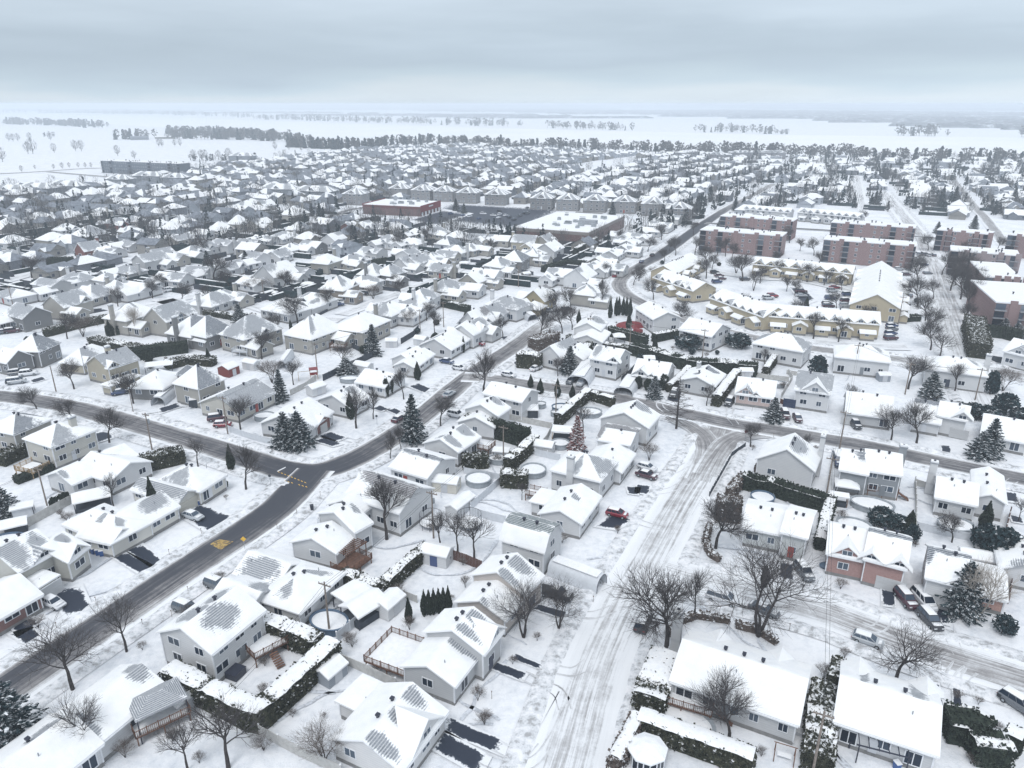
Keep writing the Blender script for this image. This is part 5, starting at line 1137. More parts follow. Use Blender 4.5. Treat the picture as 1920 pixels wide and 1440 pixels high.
for (i, px, py, H, W_, lab) in [(2,14,1402,11,1.15,"huge dark blue spruce cut by the bottom left edge"),(0,775,829,12,1.05,"big solitary blue spruce beside the main road"),(0,536,838,8.8,1.12,"left one of the pair of spruces on the junction corner lawn"),
 (2,562,838,9,.92,"right and wider one of the pair of spruces on the junction corner lawn"),(1,700,665,10,1.1,"dark spruce in the garden below the dark-roofed beige house"),(0,1068,700,8.5,1,"blue spruce in front of the steep grey-gabled white house"),
 (0,1853,853,9,1,"taller of the two merged spruces at the right edge street"),(1,1836,858,6.5,1.2,"shorter of the two merged spruces at the right edge street"),(1,1226,747,6.5,.9,"thin-layered spruce in front of the round-cedar bungalow"),
 (1,1449,790,6.5,1.0,"dark open-branched pine beside the pink brick bungalow lawn"),(1,1745,745,7.5,1.25,"round dark spruce behind the long white semi"),(2,1799,1150,9.5,.85,"dark drooping pine in front of the right white semi"),
 (3,1081,843,8.5,1.0,"rust-red cone-shaped tree beside the round pool"),(1,527,752,9,.85,"dark twin-topped cedar behind the beige bungalow"),(1,418,640,7,1,"small spruce between the dark-roofed and the big beige house"),
 (1,450,605,7,1.1,"spruce at the street corner above the big beige house"),(2,10,965,6,.8,"dark evergreen shrub cluster at the left edge by the pool"),(1,650,700,5,1.3,"dark evergreen at the corner of the long dark fence")]:
    mk_con(SPR[i], px, py, H, W_, lab)
for (i, px, py, H, W_) in [(0,462,500,8,1),(0,390,500,8,1),(0,855,395,9,1),(1,870,400,7,1),(0,1350,432,9,1),(0,600,447,6,.8),(0,1378,395,10,1),(0,1393,397,11,1),(1,330,440,6,1),(0,585,405,9,.8),(0,600,405,9,.8),(0,602,422,5,1),
     (0,1148,402,9,1),(0,1309,395,11,1),(0,1540,380,12,1.1),(0,1640,388,12,1.1),(0,1765,382,12,1.2),(0,1790,378,12,1.2),(0,1900,380,12,1.2),(0,1825,430,9,1),(1,1757,437,7,1),(0,1880,628,6,1),(0,1905,632,5,1.2),(0,575,650,7,.7)]:
    mk_con(SPR[i], px, py, H, W_, uniq("dark cone-shaped evergreen among distant roofs" if py < 520 else "dark pointed evergreen among the houses", px, py), group=SG)
CG = 'clipped cone and column cedars'
for (i, px, py, H, W_, lab) in [(0,292,971,8,2.6,"tall dark cone cedar at the corner of the bungalow with the double garage"),(0,434,880,5.5,2.0,"dark column cedar beside the vase-shaped junction tree"),
 (0,995,726,3.6,1.8,"twin-topped dark cedar nearest the side street corner"),(0,1013,738,4.2,2.0,"second dark cone cedar in the row facing the side street"),(0,1045,744,5,1.9,"third dark cone cedar in the row facing the side street"),
 (0,1073,746,3.6,1.8,"last dark cone cedar in the row facing the side street"),(1,1197,727,3.4,1.9,"leftmost round-topped cedar of the three at the bungalow front"),(1,1214,731,3.3,2.0,"middle round-topped cedar of the three at the bungalow front"),
 (1,1243,729,4.2,2.8,"rightmost and fattest cedar of the three at the bungalow front"),(0,658,784,6.5,2.5,"dark cone cedar against the grey gable wall, by the bare tree"),(0,783,711,5,2.3,"dark column cedar at the end of the small bungalow"),
 (1,725,743,5,1.6,"left of two column cedars at the front of the oval-pool bungalow"),(1,733,738,5,1.6,"right of two column cedars at the front of the oval-pool bungalow"),(0,869,660,5,1.2,"thin dark cone cedar beside the arched-window bungalow"),
 (0,1845,992,5.5,2.4,"dark column cedar with orange shed at its foot, right"),(2,1840,1026,4.6,4.2,"round dark pruned evergreen right of the small bare tree"),(2,1872,1053,6.5,5.4,"large round dark evergreen by the white spa shelter"),
 (0,1703,1000,4.6,2.4,"pointed evergreen behind the pink brick house"),(2,1650,985,3.6,5,"snow-laden shrub group behind the pink brick house"),(2,1682,990,2.8,4.4,"low snow-laden shrub right of the big one behind the pink house"),
 (2,1710,1015,3.4,2.6,"snow-laden column shrub at the corner of the pink brick house"),(2,1880,1184,3,3,"oval clipped shrub on the lawn near the right edge"),(3,1424,888,2.6,2.4,"reddish round shrub by the white corner house"),
 (2,1855,738,6.5,3.6,"broad dark cedar at the end of the long semi"),(0,1085,608,5,2.0,"dark column cedar above the striped-roof house"),(0,590,656,7,2.2,"dark column cedar against the beige house wall"),
 (0,549,645,7.5,2.2,"leaning dark cedar on the gable side of the big beige house"),(2,1292,652,4.5,10,"domed green hedge tree in front of the hedge-wrapped house"),(2,1382,650,4.5,8,"domed dark evergreen right of the hedge-wrapped house"),
 (2,1530,704,6,5,"olive round tree at the corner of the skylight semi"),(1,1432,1100,4,1.2,"brown narrow column shrub beneath the largest bare tree"),(2,1820,782,3.8,6,"round dark shrub left in the hedge row at right"),
 (2,1850,785,3.4,6,"round dark shrub middle in the hedge row at right"),(2,1885,775,5.2,6,"tallest round dark shrub in the hedge row at right"),(2,1915,790,3.4,6,"last round dark shrub at the right edge"),
 (1,495,1068,2.6,.9,"small black cone cedar beside the verge mailbox, left of the cross-gabled house"),(3,484,1052,1.6,2.2,"small brown globe shrub on the verge")]:
    mk_con(CED[i], px, py, H, W_, lab, name='cedar_tree' if i < 2 else 'shrub', cat='tree' if i < 2 else 'shrub', unit=True)
for i in range(7):
    mk_con(CED[0], 787 + i * 9 - (20 if i == 0 else 0), 1153 - i * 1.5 + (12 if i == 0 else 0), 4.2, 1.3, "%s of the seven small pointed cedars behind the white shed" % ['first','second','third','fourth','fifth','sixth','last'][i], name='cedar_tree', unit=True)
for i, (px, py) in enumerate([(1144,595),(1155,591),(1160,590),(1168,590),(1174,591),(1181,592)]):
    mk_con(CED[0], px, py, 6.5, 1.9, "%s cedar column from the left in the row above the red play area" % ['first','second','third','fourth','fifth','sixth'][i], name='cedar_tree', unit=True)
for i, (px, py) in enumerate([(104,952),(118,946),(126,942)]):
    mk_con(CED[1], px, py, 2.4, 1.7, "%s small rounded cedar beside the left power pole" % ['first','second','third'][i], name='cedar_tree', unit=True)
SHR = random.Random(77); k_ = 0
while k_ < 100:
    px, py = SHR.uniform(10, 1910), SHR.uniform(560, 1430); p = at(px, py)
    if blocked(p.x, p.y, 1.2) or on_road(p.x, p.y, 2.5): continue
    k_ += 1; H = SHR.uniform(1.0, 2.4); t = SHR.choice((6, 6, 6, 6, 2)) if py < 1000 else 6
    if t != 6: H = SHR.uniform(3.5, 6.5)
    mk_tree(t, px, py, H, uniq('small bare garden shrub in the snow' if t == 6 else 'young slender bare tree in a garden', px, py), cat='shrub' if t == 6 else 'tree', name='garden_shrub' if t == 6 else 'young_tree', wide=SHR.uniform(.8, 1.6) if t == 6 else .8, group='small bare garden plants')
k_ = 0
while k_ < 45:
    px, py = SHR.uniform(10, 1910), SHR.uniform(470, 690); p = at(px, py)
    if blocked(p.x, p.y, 1.5) or on_road(p.x, p.y, 2.5): continue
    k_ += 1; t = SHR.choice((0, 1, 2)); H = SHR.uniform(2.2, 5.5) if t == 0 else SHR.uniform(1.3, 2.6)
    mk_con(CED[t], px, py, H, H * (.42 if t == 0 else 1.1), uniq('small dark evergreen %s in a garden' % ('cone' if t == 0 else 'bush'), px, py), name='evergreen_shrub', cat='shrub', unit=True, group='small garden evergreens')
# ---- hedges
def hedge(px, H, Wd, label, leaf='hedge', cap=.8, close=False, dens=1.0):
    P = [at(x, y) for x, y in px]; P = [(p.x, p.y) for p in P]; P = resample(P, .8); r = random.Random(int(px[0][0] + px[0][1]))
    n = len(P); core = MB(); C = MB(); S_ = MB(); prev = None; cells = []
    for i, p in enumerate(P):
        a = P[max(0, i - 1)]; b = P[min(n - 1, i + 1)]; t = Vector((b[0] - a[0], b[1] - a[1])).normalized(); nn = Vector((t.y, -t.x))
        h = H * (1 + .07 * hnoise(p[0], p[1], .5)); w = Wd / 2 * (1 + .12 * hnoise(p[0] + 9, p[1], .4)); cells.append((p, nn, t, h, w))
    for (p, nn, t, h, w), (p2, n2, t2, h2, w2) in zip(cells, cells[1:]):
        q = lambda p, nn, s, z: (p[0] + nn.x * s, p[1] + nn.y * s, z)
        a = .86
        core.quad(q(p, nn, w * a, -.3), q(p2, n2, w2 * a, -.3), q(p2, n2, w2 * a * .9, h2 * .93), q(p, nn, w * a * .9, h * .93))
        core.quad(q(p2, n2, -w2 * a, -.3), q(p, nn, -w * a, -.3), q(p, nn, -w * a * .9, h * .93), q(p2, n2, -w2 * a * .9, h2 * .93))
        core.quad(q(p, nn, w * a * .9, h * .93), q(p2, n2, w2 * a * .9, h2 * .93), q(p2, n2, -w2 * a * .9, h2 * .93), q(p, nn, -w * a * .9, h * .93))
        for _ in range(int(26 * H * dens * .8)):
            s = r.choice((-1, 1)); f = r.random(); z = r.random() ** .8 * h; pp = Vector((p[0] + (p2[0] - p[0]) * f, p[1] + (p2[1] - p[1]) * f, z))
            o = w * (1 - .10 * z / h) * r.uniform(.84, 1.0) + r.random() ** 2 * .28; pp.x += nn.x * s * o; pp.y += nn.y * s * o; leafquad(C, pp, r.uniform(.12, .26), r)
        for _ in range(int(10 * Wd * dens)):
            f = r.random(); o = r.uniform(-w, w); leafquad(C, Vector((p[0] + (p2[0] - p[0]) * f + nn.x * o, p[1] + (p2[1] - p[1]) * f + nn.y * o, h * r.uniform(.9, 1.0) + r.random() ** 2 * .3)), r.uniform(.12, .24), r)
    for c_, sg in ((cells[0], -1), (cells[-1], 1)):
        p, nn, t, h, w = c_; q = lambda s, z: (p[0] + nn.x * s, p[1] + nn.y * s, z); core.quad(q(-w * .8, -.3), q(w * .8, -.3), q(w * .8, h * .92), q(-w * .8, h * .92))
        for _ in range(int(30 * H * Wd * .6)):
            o = r.uniform(-w, w); leafquad(C, Vector((p[0] + nn.x * o + t.x * sg * r.uniform(0, .2), p[1] + nn.y * o + t.y * sg * r.uniform(0, .2), r.random() * h)), r.uniform(.1, .2), r)
    root = empty('hedge', (P[0][0], P[0][1], 0), label=label, cat='hedge')
    core.V = [(a - P[0][0], b - P[0][1], c) for a, b, c in core.V]; C.V = [(a - P[0][0], b - P[0][1], c) for a, b, c in C.V]
    m = len(core.F); C2 = MB(); C2.V = core.V + C.V; k = len(core.V); C2.F = core.F + [tuple(i + k for i in f) for f in C.F]; C2.M = [0] * len(C2.F)
    C2.build('foliage', M[leaf], root)
    if cap > 0:
        V = []; F = []; J = 6
        for i, (p, nn, t, h, w) in enumerate(cells):
            pres = 1 if hnoise(p[0] * 1.3, p[1] * 1.3, .35) * .8 + cap > .35 else 0
            for j in range(J + 1):
                s = j / J * 2 - 1; wob = .10 * hnoise(p[0] + s * 2, p[1] + s, .9, 2)
                top = h + (.30 * (1 - s * s) ** .5 * cap + wob + .04) * pres - (0 if pres else .25); e = 1.0 + .08 * hnoise(p[0], p[1] + s * 5, 1.1, 2)
                V.append((p[0] + nn.x * s * w * e * .98 - P[0][0], p[1] + nn.y * s * w * e * .98 - P[0][1], top))
        for i in range(n - 1):
            for j in range(J): a = i * (J + 1) + j; F.append((a, a + J + 1, a + J + 2, a + 1))
        put('snow_cap', mesh('snow_cap', V, F, M['cap'], smooth=True), root)
    return root
for px, H, W_, lab, *o in [
 ([(322,1283),(400,1322),(486,1363),(555,1300),(628,1233)],3.2,2.6,"tall dark L-shaped hedge with thick snow top round the bay-window house yard"),([(487,1183),(545,1205),(600,1226)],3.0,2.4,"dark hedge behind the deck with snow along its rear edge",'hedge',.55),
 ([(642,1092),(712,1118)],2.4,2.0,"short bushy hedge between the pergola and the shelters",'hedge',.35),([(716,1116),(760,1075),(803,1038)],2.3,1.8,"bushy hedge along the red fence below the power lines",'hedge',.4),
 ([(190,915),(270,880),(345,862)],3.0,3.4,"wide clipped dark hedge between the two white bungalows at left",'hedge',-1),([(2,872),(45,852)],2.6,3.0,"dark hedge at the left edge behind the beige deck house",'hedge',-1),
 ([(30,905),(98,878)],1.2,2.0,"low dark strip hedge with a snowy edge beside the left pole",'cedar',-1),([(5,595),(2,600)],1,1,"short hedge stub at the far left edge"),([(85,630),(140,616),(204,602)],2.4,2.4,"long dark hedge in front of the two left houses beyond the corner",'hedge',-1),
 ([(5,494),(70,496),(138,492)],2.8,3.6,"long straight dark hedge beside the back street, upper left",'cedar',-1),([(90,470),(110,478),(122,476)],2.4,2,"short dark hedge at the cream hipped house, upper left",'cedar',-1),
 ([(175,645),(215,655),(262,662)],2.6,3.6,"dense dark hedge behind the stone bungalow, snow speckled",'hedge',.2),([(255,672),(300,664),(352,658)],3.2,4.5,"thick dark hedge mass right of the cream porch house",'cedar',-1),
 ([(312,690),(355,680),(402,684)],2.2,3.2,"dark hedge with snow line behind the brick turret house",'hedge',.2),([(200,628),(262,620)],3,3,"dark cedar thicket below the birch",'cedar',-1),([(385,590),(440,600),(480,598)],2,2,"low hedge in front of the spruce corner, upper middle",'hedge',.3),
 ([(876,806),(930,818),(990,836)],4.2,2.4,"long row of dense pointed cedars behind the stepped-gable house",'cedar',-1),([(951,882),(978,860),(1003,836)],2.8,2.2,"dark hedge with snow top running down from the cedar row",'hedge',.55),
 ([(868,876),(914,872)],2.8,2.6,"round-ended bushy hedge beside the snow-covered spa",'hedge',-1),([(940,908),(988,910)],3.0,3.0,"big rounded dark bush hedge beside the round pool",'hedge',.25),
 ([(1046,797),(1075,770),(1101,748)],2.8,2.2,"snow-topped clipped hedge, long left arm of the garden corner",'hedge',1.0),([(1101,748),(1150,762)],2.6,1.8,"dark clipped hedge, back arm of the garden corner",'hedge',.5),
 ([(972,685),(1014,690)],4.2,4.0,"massive rounded hedge block left of the grey-gabled house",'hedge',.15),([(1000,655),(1040,640)],3.6,5,"dark brown-green thicket behind the massive hedge block",'hedge_brown',-1),
 ([(1080,688),(1105,655),(1112,640)],2.8,2.5,"hedge between the blue spruce and the turret house",'hedge',.3),([(1064,640),(1110,650),(1180,662)],2.2,2.4,"hedge line behind the white turret house",'hedge',.3),
 ([(1186,662),(1250,682),(1300,693),(1360,697),(1418,703)],3.4,3.6,"very long thick dark hedge behind the modern and round-cedar houses",'cedar',.12),([(1341,761),(1360,735),(1380,710)],2.8,2.4,"tall snow-topped hedge right of the modern house",'hedge',.9),
 ([(1434,705),(1452,678)],2.6,1.8,"narrow snow-topped hedge before the grey-ended semi",'hedge',.8),([(1254,735),(1272,718),(1290,700)],2.2,1.8,"snow-topped hedge left of the modern house",'hedge',.9),
 ([(1142,628),(1175,636),(1212,645)],3,2.4,"dark hedge below the red play area",'cedar',.12),([(1225,640),(1273,630)],2.6,2.2,"dark hedge with white top right of the red play area",'cedar',.5),
 ([(1366,935),(1392,905)],2.4,1.6,"brown leafless hedge arm beside the snowy street",'hedge_brown',-1),([(1392,912),(1450,925),(1500,942),(1544,955)],3.0,2.6,"dark cedar hedge behind the round pool of the black-window house",'cedar',.1),
 ([(1535,1030),(1546,985),(1556,946)],2.2,1.8,"narrow snow-speckled hedge between the black-window and pink houses",'cedar',.55),([(1342,968),(1386,974)],4.2,3.2,"clipped square block of brown-black hedge behind the spreading bare tree",'hedge_brown',-1),
 ([(1330,990),(1322,1018),(1330,1040),(1348,1053)],1.1,.9,"low curved brown hedge round the corner lawn",'hedge_brown',-1),([(1214,1340),(1232,1290),(1246,1252)],3.0,4.2,"broad snow-laden hedge left of the duplex bungalow",'hedge',.62),
 ([(1196,1368),(1290,1400),(1410,1446)],2.6,2.4,"long dark hedge with a deep snow top along the bottom edge",'hedge',1.0),([(1194,1366),(1150,1450)],2.4,1.6,"brown hedge with snow top running off the bottom edge",'hedge_brown',.9),
 ([(1530,1450),(1536,1370),(1545,1310)],2.8,3.4,"tall olive hedge between the two bottom right bungalows",'hedge',.18),([(1552,1282),(1574,1290)],3.4,4,"round dark shrub hedge above the olive hedge",'hedge',.15),
 ([(1256,1192),(1272,1168),(1306,1156),(1366,1166)],.9,.9,"low thin brown hedge curving above the duplex bungalow, left part",'hedge_brown',-1),([(1380,1174),(1420,1184),(1456,1206)],.9,.9,"low thin brown hedge above the duplex bungalow, right part",'hedge_brown',-1),
 ([(1770,1372),(1810,1380),(1840,1400)],3.2,4.2,"dark evergreen hedge mass right of the pergola bungalow",'cedar',.2),([(1840,1400),(1860,1440)],3,4,"dark shrub mass running off the bottom right corner",'cedar',.1),([(1880,1395),(1912,1412)],2.6,2.4,"small square hedge with snow top in the bottom right corner",'cedar',.9),
 ([(1833,672),(1826,640),(1822,618)],5.2,6.5,"huge rounded grey-green hedge beside the snowy avenue",'hedge',-1),([(1838,628),(1880,632),(1910,640)],3.6,3,"dark hedge behind the huge rounded one",'cedar',-1),
 ([(930,530),(900,545),(890,555)],2.4,2.2,"dark hedge beside the beige gable house, centre",'cedar',.1),([(862,545),(900,556)],2.6,2.4,"long dark clipped hedge below the garage, centre",'cedar',.15),([(815,570),(880,585)],2.4,2.2,"dark hedge behind the white two-storey house, centre",'cedar',.1),
 ([(1020,510),(1060,498),(1100,500)],2.6,4,"rounded dark hedge before the white houses, upper centre",'cedar',-1),([(1078,480),(1118,458)],4,2.4,"tall dark hedge with snowy top pointing to the supermarket",'cedar',.5),
 ([(1690,602),(1722,600)],2,2.6,"dark snow-speckled hedge beside the tall yellow gable",'cedar',.2),([(695,497),(725,493)],2.6,2.4,"dark clipped hedge, centre left",'cedar',-1),([(505,425),(535,420)],3,3,"dark clipped hedge by the far roundabout, left one",'cedar',-1),([(548,418),(577,414)],3,3,"dark clipped hedge by the far roundabout, right one",'cedar',-1)]:
    hedge(px, H, W_, lab, *(o or []), dens=1.0 if px[0][1] > 800 else .6)
# ------------------------------------------------------------------ vehicles
def car_meshes(kind):
    P = dict(
        sedan=dict(L=4.6, belt=.92, hood=.86, trunk=.95, g=(-1.75, 1.05, -1.15, .35), top=1.42, w=.9),
        hatch=dict(L=4.2, belt=.95, hood=.90, trunk=1.0, g=(-2.0, 1.1, -1.65, .3), top=1.48, w=.88),
        suv=dict(L=4.7, belt=1.08, hood=1.02, trunk=1.1, g=(-2.25, 1.05, -1.95, .45), top=1.74, w=.95),
        van=dict(L=5.0, belt=1.1, hood=1.0, trunk=1.1, g=(-2.4, 1.6, -2.2, .8), top=1.82, w=.98),
        pickup=dict(L=5.5, belt=1.12, hood=1.08, trunk=1.1, g=(-.7, 1.2, -.5, .6), top=1.8, w=.98))[kind]
    L, w = P['L'] / 2, P['w']; x0, x1, x2, x3 = P['g']; b = P['belt']
    sec = [(-L, .35, P['trunk'] - .18, w * .86), (-L + .12, .28, P['trunk'] - .02, w * .95), (-L + .6, .25, P['trunk'], w), (x0, .25, b, w), (0, .22, b, w), (x1, .25, b, w), (L - .75, .25, P['hood'], w * .98), (L - .2, .28, P['hood'] - .12, w * .92), (L, .35, P['hood'] - .3, w * .8)]
    B = MB(); k = 8
    def ring(x, z0, z1, hw): return [(x, -hw * .9, z0), (x, -hw, z0 + .18), (x, -hw, z1 - .16), (x, -hw * .86, z1), (x, hw * .86, z1), (x, hw, z1 - .16), (x, hw, z0 + .18), (x, hw * .9, z0)]
    for s in sec: B.V += ring(*s)
    for i in range(len(sec) - 1):
        for j in range(k): a = i * k + j; c = i * k + (j + 1) % k; B.F.append((a, c, c + k, a + k)); B.M.append(0)
    B.F.append(tuple(range(k))); B.M.append(0); n = (len(sec) - 1) * k; B.F.append(tuple(reversed(range(n, n + k)))); B.M.append(0)
    if kind == 'pickup': B.box(-L + .15, x0 - .15, -w * .75, w * .75, .6, P['trunk'] - .02, 1); 
    G = MB(); t = P['top'] - .06; bw, tw = w * .86, w * .70
    lo = [(x0, -bw, b - .02), (x1, -bw, b - .02), (x1, bw, b - .02), (x0, bw, b - .02)]; hi = [(x2, -tw, t), (x3, -tw, t), (x3, tw, t), (x2, tw, t)]
    for i in range(4): j = (i + 1) % 4; G.quad(lo[i], lo[j], hi[j], hi[i])
    G.quad(*hi)
    Rf = MB(); Rf.V += [(x2 - .06, -tw - .03, t), (x3 + .06, -tw - .03, t), (x3 + .06, tw + .03, t), (x2 - .06, tw + .03, t), (x2 + .1, -tw + .1, t + .07), (x3 - .1, -tw + .1, t + .07), (x3 - .1, tw - .1, t + .07), (x2 + .1, tw - .1, t + .07)]
    for q in ((4, 5, 6, 7), (0, 1, 5, 4), (1, 2, 6, 5), (2, 3, 7, 6), (3, 0, 4, 7), (0, 3, 2, 1)): Rf.F.append(q); Rf.M.append(0)
    for sy in (-1, 1):   # pillars
        for f in (0.0, .36, .68, 1.0):
            a = Vector((x0 + (x1 - x0) * f, sy * (bw + .01), b)); c = Vector((x2 + (x3 - x2) * f, sy * (tw + .01), t)); Rf.tube(a, c, .045, .04, 4)
    Sn = MB(); Sn.V += [(x2, -tw + .04, t + .05), (x3, -tw + .04, t + .05), (x3, tw - .04, t + .05), (x2, tw - .04, t + .05), (x2 + .25, -tw + .2, t + .2), (x3 - .25, -tw + .2, t + .2), (x3 - .25, tw - .2, t + .2), (x2 + .25, tw - .2, t + .2)]
    for q in ((4, 5, 6, 7), (0, 1, 5, 4), (1, 2, 6, 5), (2, 3, 7, 6), (3, 0, 4, 7)): Sn.F.append(q); Sn.M.append(0)
    Sn.box(x1 + .25, L - .3, -w * .7, w * .7, P['hood'] - .02, P['hood'] + .07); 
    if kind in ('sedan',): Sn.box(-L + .2, x0 - .1, -w * .7, w * .7, P['trunk'] - .02, P['trunk'] + .07)
    Wm = MB(); Wm.tube((0, -.11, 0), (0, .11, 0), .33, .33, 14, 0, True); Wm.tube((0, -.125, 0), (0, .125, 0), .19, .19, 10, 1, True)
    H = MB(); H.box(-.05, .05, -.2, .2, -.08, .08)
    return dict(body=B.me('body', [M['carpaint'], M['vent']]), glass=G.me('windows', M['glass']), roof=Rf.me('roof', M['carpaint']), snow=Sn.me('snow_cover', M['cap'], True),
                wheel=Wm.me('wheel', [M['tyre'], M['steel']]), lamp=H.me('headlight', M['lamp']), tail=H.me('tail_light', M['tail']), P=P)
CM = {k: car_meshes(k) for k in ('sedan', 'hatch', 'suv', 'van', 'pickup')}
CC = dict(silver=(.42, .45, .48), white=(.7, .72, .75), black=(.02, .025, .035), grey=(.12, .135, .155), navy=(.03, .06, .15), red=(.22, .012, .03), burgundy=(.06, .015, .03), green=(.10, .16, .17))
def car(px, py, head, kind, col, label=None, snow=True, full=True, z=0.0):
    p = at(px, py); m = CM[kind]; P = m['P']; L = P['L'] / 2; w = P['w']
    label = label or uniq("%s parked %s%s" % (col, {'hatch': 'hatchback'}.get(kind, kind), ' with snow on its roof' if snow else ''), px, py)
    o = empty('pickup_truck' if kind == 'pickup' else 'parked_car', (p.x, p.y, -.02 + z), radians(head), label=label, cat='pickup' if kind == 'pickup' else 'car', group='vehicles in driveways and streets')
    c = CC[col]; put('body', m['body'], o, color=c); put('windows', m['glass'], o); put('roof', m['roof'], o, color=c)
    if snow: put('snow_cover', m['snow'], o)
    if full:
        for sx in (-1, 1):
            for sy in (-1, 1): put('wheel', m['wheel'], o, (sx * L * .62, sy * (w - .1), .33))
        for sy in (-1, 1):
            put('headlight', m['lamp'], o, (L - .04, sy * w * .58, P['hood'] - .32)); put('tail_light', m['tail'], o, (-L + .02, sy * w * .66, P['trunk'] - .34))
    return o
D = -26
for a in [
 (362,971,D,'sedan','silver',"silver sedan beside the bare asphalt drive of the double-garage bungalow"),(100,1134,D,'sedan','white',"white sedan on the half-bare drive of the two-tone house"),(351,1146,D,'suv','grey',"dark grey car half hidden behind the bay-window house"),
 (409,1101,D,'suv','grey',"snow-covered car above the bay-window house roof"),(1157,967,D,'hatch','red',"bright red hatchback on the drive below the bungalow gable"),(1212,894,D-8,'sedan','burgundy',"burgundy sedan, lower of the two by the snowy street"),
 (1213,880,D-8,'hatch','white',"white hatchback just above the burgundy sedan by the street"),(1354,1127,D-3,'van','white',"white car with empty roof rack beside the big corner tree",False),(1432,1148,D-14,'sedan','grey',"dark grey car parked beneath the largest bare tree"),
 (1507,1077,-85,'suv','grey',"snowy suv on the drive of the black-window house"),(1206,1172,66,'suv','black',"black suv parked at the curb left of the big corner tree"),(1626,1205,-33,'hatch','silver',"silver hatchback parked on the street left of the fine-twigged tree"),
 (1743,1167,-88,'suv','black',"black suv with snowy hood below the white semi drive"),(1698,1128,-88,'suv','burgundy',"dark purple suv beside the bare drive of the pink house"),(1731,1130,-88,'van','white',"white van facing us between the two semi-detached houses"),
 (1909,1325,-60,'suv','grey',"dark grey suv cut off at the lower right edge"),(1042,1118,D,'pickup','black',"black pickup behind the small three-stemmed bare tree"),(842,742,62,'sedan','silver',"grey-green sedan driving down the main road",False),
 (748,788,64,'sedan','burgundy',"dark red car parked on the main road beside the big spruce"),(838,680,D,'sedan','navy',"dark blue car at the small bungalow, left of the white one"),(861,693,D,'hatch','white',"white car on the open lot by the main road"),
 (898,646,D-10,'sedan','red',"red car in front of the Victorian-style house"),(1005,693,50,'sedan','white',"white car on the drive of the steep grey-gabled house"),(954,706,D,'hatch','white',"white car at the corner of the side street behind the big bare tree"),
 (1071,717,-116,'suv','grey',"grey suv, left car under the double car shelter"),(1090,721,-116,'suv','silver',"white and black suv, right car under the double car shelter"),(856,781,D,'suv','white',"white car tucked beside the split-level gable roofs"),
 (1263,742,-110,'suv','black',"black suv on the dark drive left of the larch"),(1367,757,-118,'suv','black',"black suv beside the pink-brick bungalow"),(1472,781,-100,'suv','burgundy',"dark suv, left of the two before the navy garage"),
 (1495,787,-98,'sedan','burgundy',"dark car, right of the two before the navy garage"),(1603,799,-92,'suv','black',"black snow-topped car before the deep-sloped roof house"),(1573,868,-110,'pickup','navy',"snow-covered pickup wedged beside the grey house"),
 (33,702,D+50,'suv','grey',"dark suv, left of the two upper cars at the stone pyramid house"),(54,703,D+50,'suv','white',"white suv, right of the two upper cars at the stone pyramid house"),(31,718,D+50,'van','silver',"silver minivan in front at the stone pyramid house"),
 (226,738,D+60,'sedan','navy',"dark blue car on the drive of the cream porch house"),(408,787,20,'suv','burgundy',"snow-covered dark red suv by the street sign pole"),(418,799,10,'hatch','red',"bright red small car by the street sign pole"),
 (461,1083,D,'hatch','grey',"snow-buried dark car on the verge left of the cross-gabled house")]:
    car(*a[:5], a[5], *(a[6:7] if len(a) > 6 else ()))
rc = random.Random(5)
for (px, py, hd) in [(484,503,D),(426,517,D),(634,573,20),(645,568,20),(682,552,30),(694,552,30),(705,546,30),(317,546,40),(340,538,40),(254,561,40),(263,557,40),(167,493,D),(6,625,30),(23,623,30),(840,506,D),(872,488,D),(1027,585,D),
   (1152,500,D),(1188,481,D),(1223,480,64),(1203,492,64),(1306,421,10),(1340,512,10),(1348,518,10),(1352,524,10),(1344,530,10),(1396,525,0),(1502,548,0),(1502,556,0),(1448,557,0),(1440,561,0),(1565,541,0),(1557,561,0),
   (1551,571,0),(1589,554,5),(1585,575,5),(1685,506,0),(1699,516,0),(1739,514,0),(1732,498,0),(1672,613,5),(1672,619,5),(1670,627,5),(1670,636,5),(1560,547,0),(1553,576,0),(1586,566,5),(1700,538,80),(1701,546,80),
   (1704,556,80),(1720,478,80),(1730,478,80),(1740,480,80),(1750,480,80),(1695,574,5),(1490,515,0),(1480,518,0),(1545,520,0),(1110,500,D),(610,560,20),(800,520,D),(935,500,D),(1062,582,40)]:
    col = rc.choice(('grey', 'black', 'silver', 'white', 'navy', 'burgundy', 'grey', 'black'))
    if (px, py) in ((705,546),(1448,557),(1565,541)): col = 'red'
    if (px, py) in ((634,573),): col = 'navy'
    car(px, py, hd + rc.uniform(-4, 4), rc.choice(('sedan', 'suv', 'hatch', 'suv')), col, snow=rc.random() < .8)
car(1154, 519, 60, 'hatch', 'red', "small red car where the dark road bends")
for (px, py) in [(832,419),(863,412),(881,407),(898,411),(906,402),(936,397),(937,403),(935,409),(948,405),(964,413),(984,401),(990,401),(989,391),(862,398),(1000,392),(955,409),(868,405),(845,402),(925,405),(975,406)]:
    car(px, py, rc.choice((60, 64, -30)), rc.choice(('sedan', 'suv')), rc.choice(('black', 'grey', 'navy', 'white')), uniq("dark car in the wet supermarket car park", px, py), snow=False, full=False)
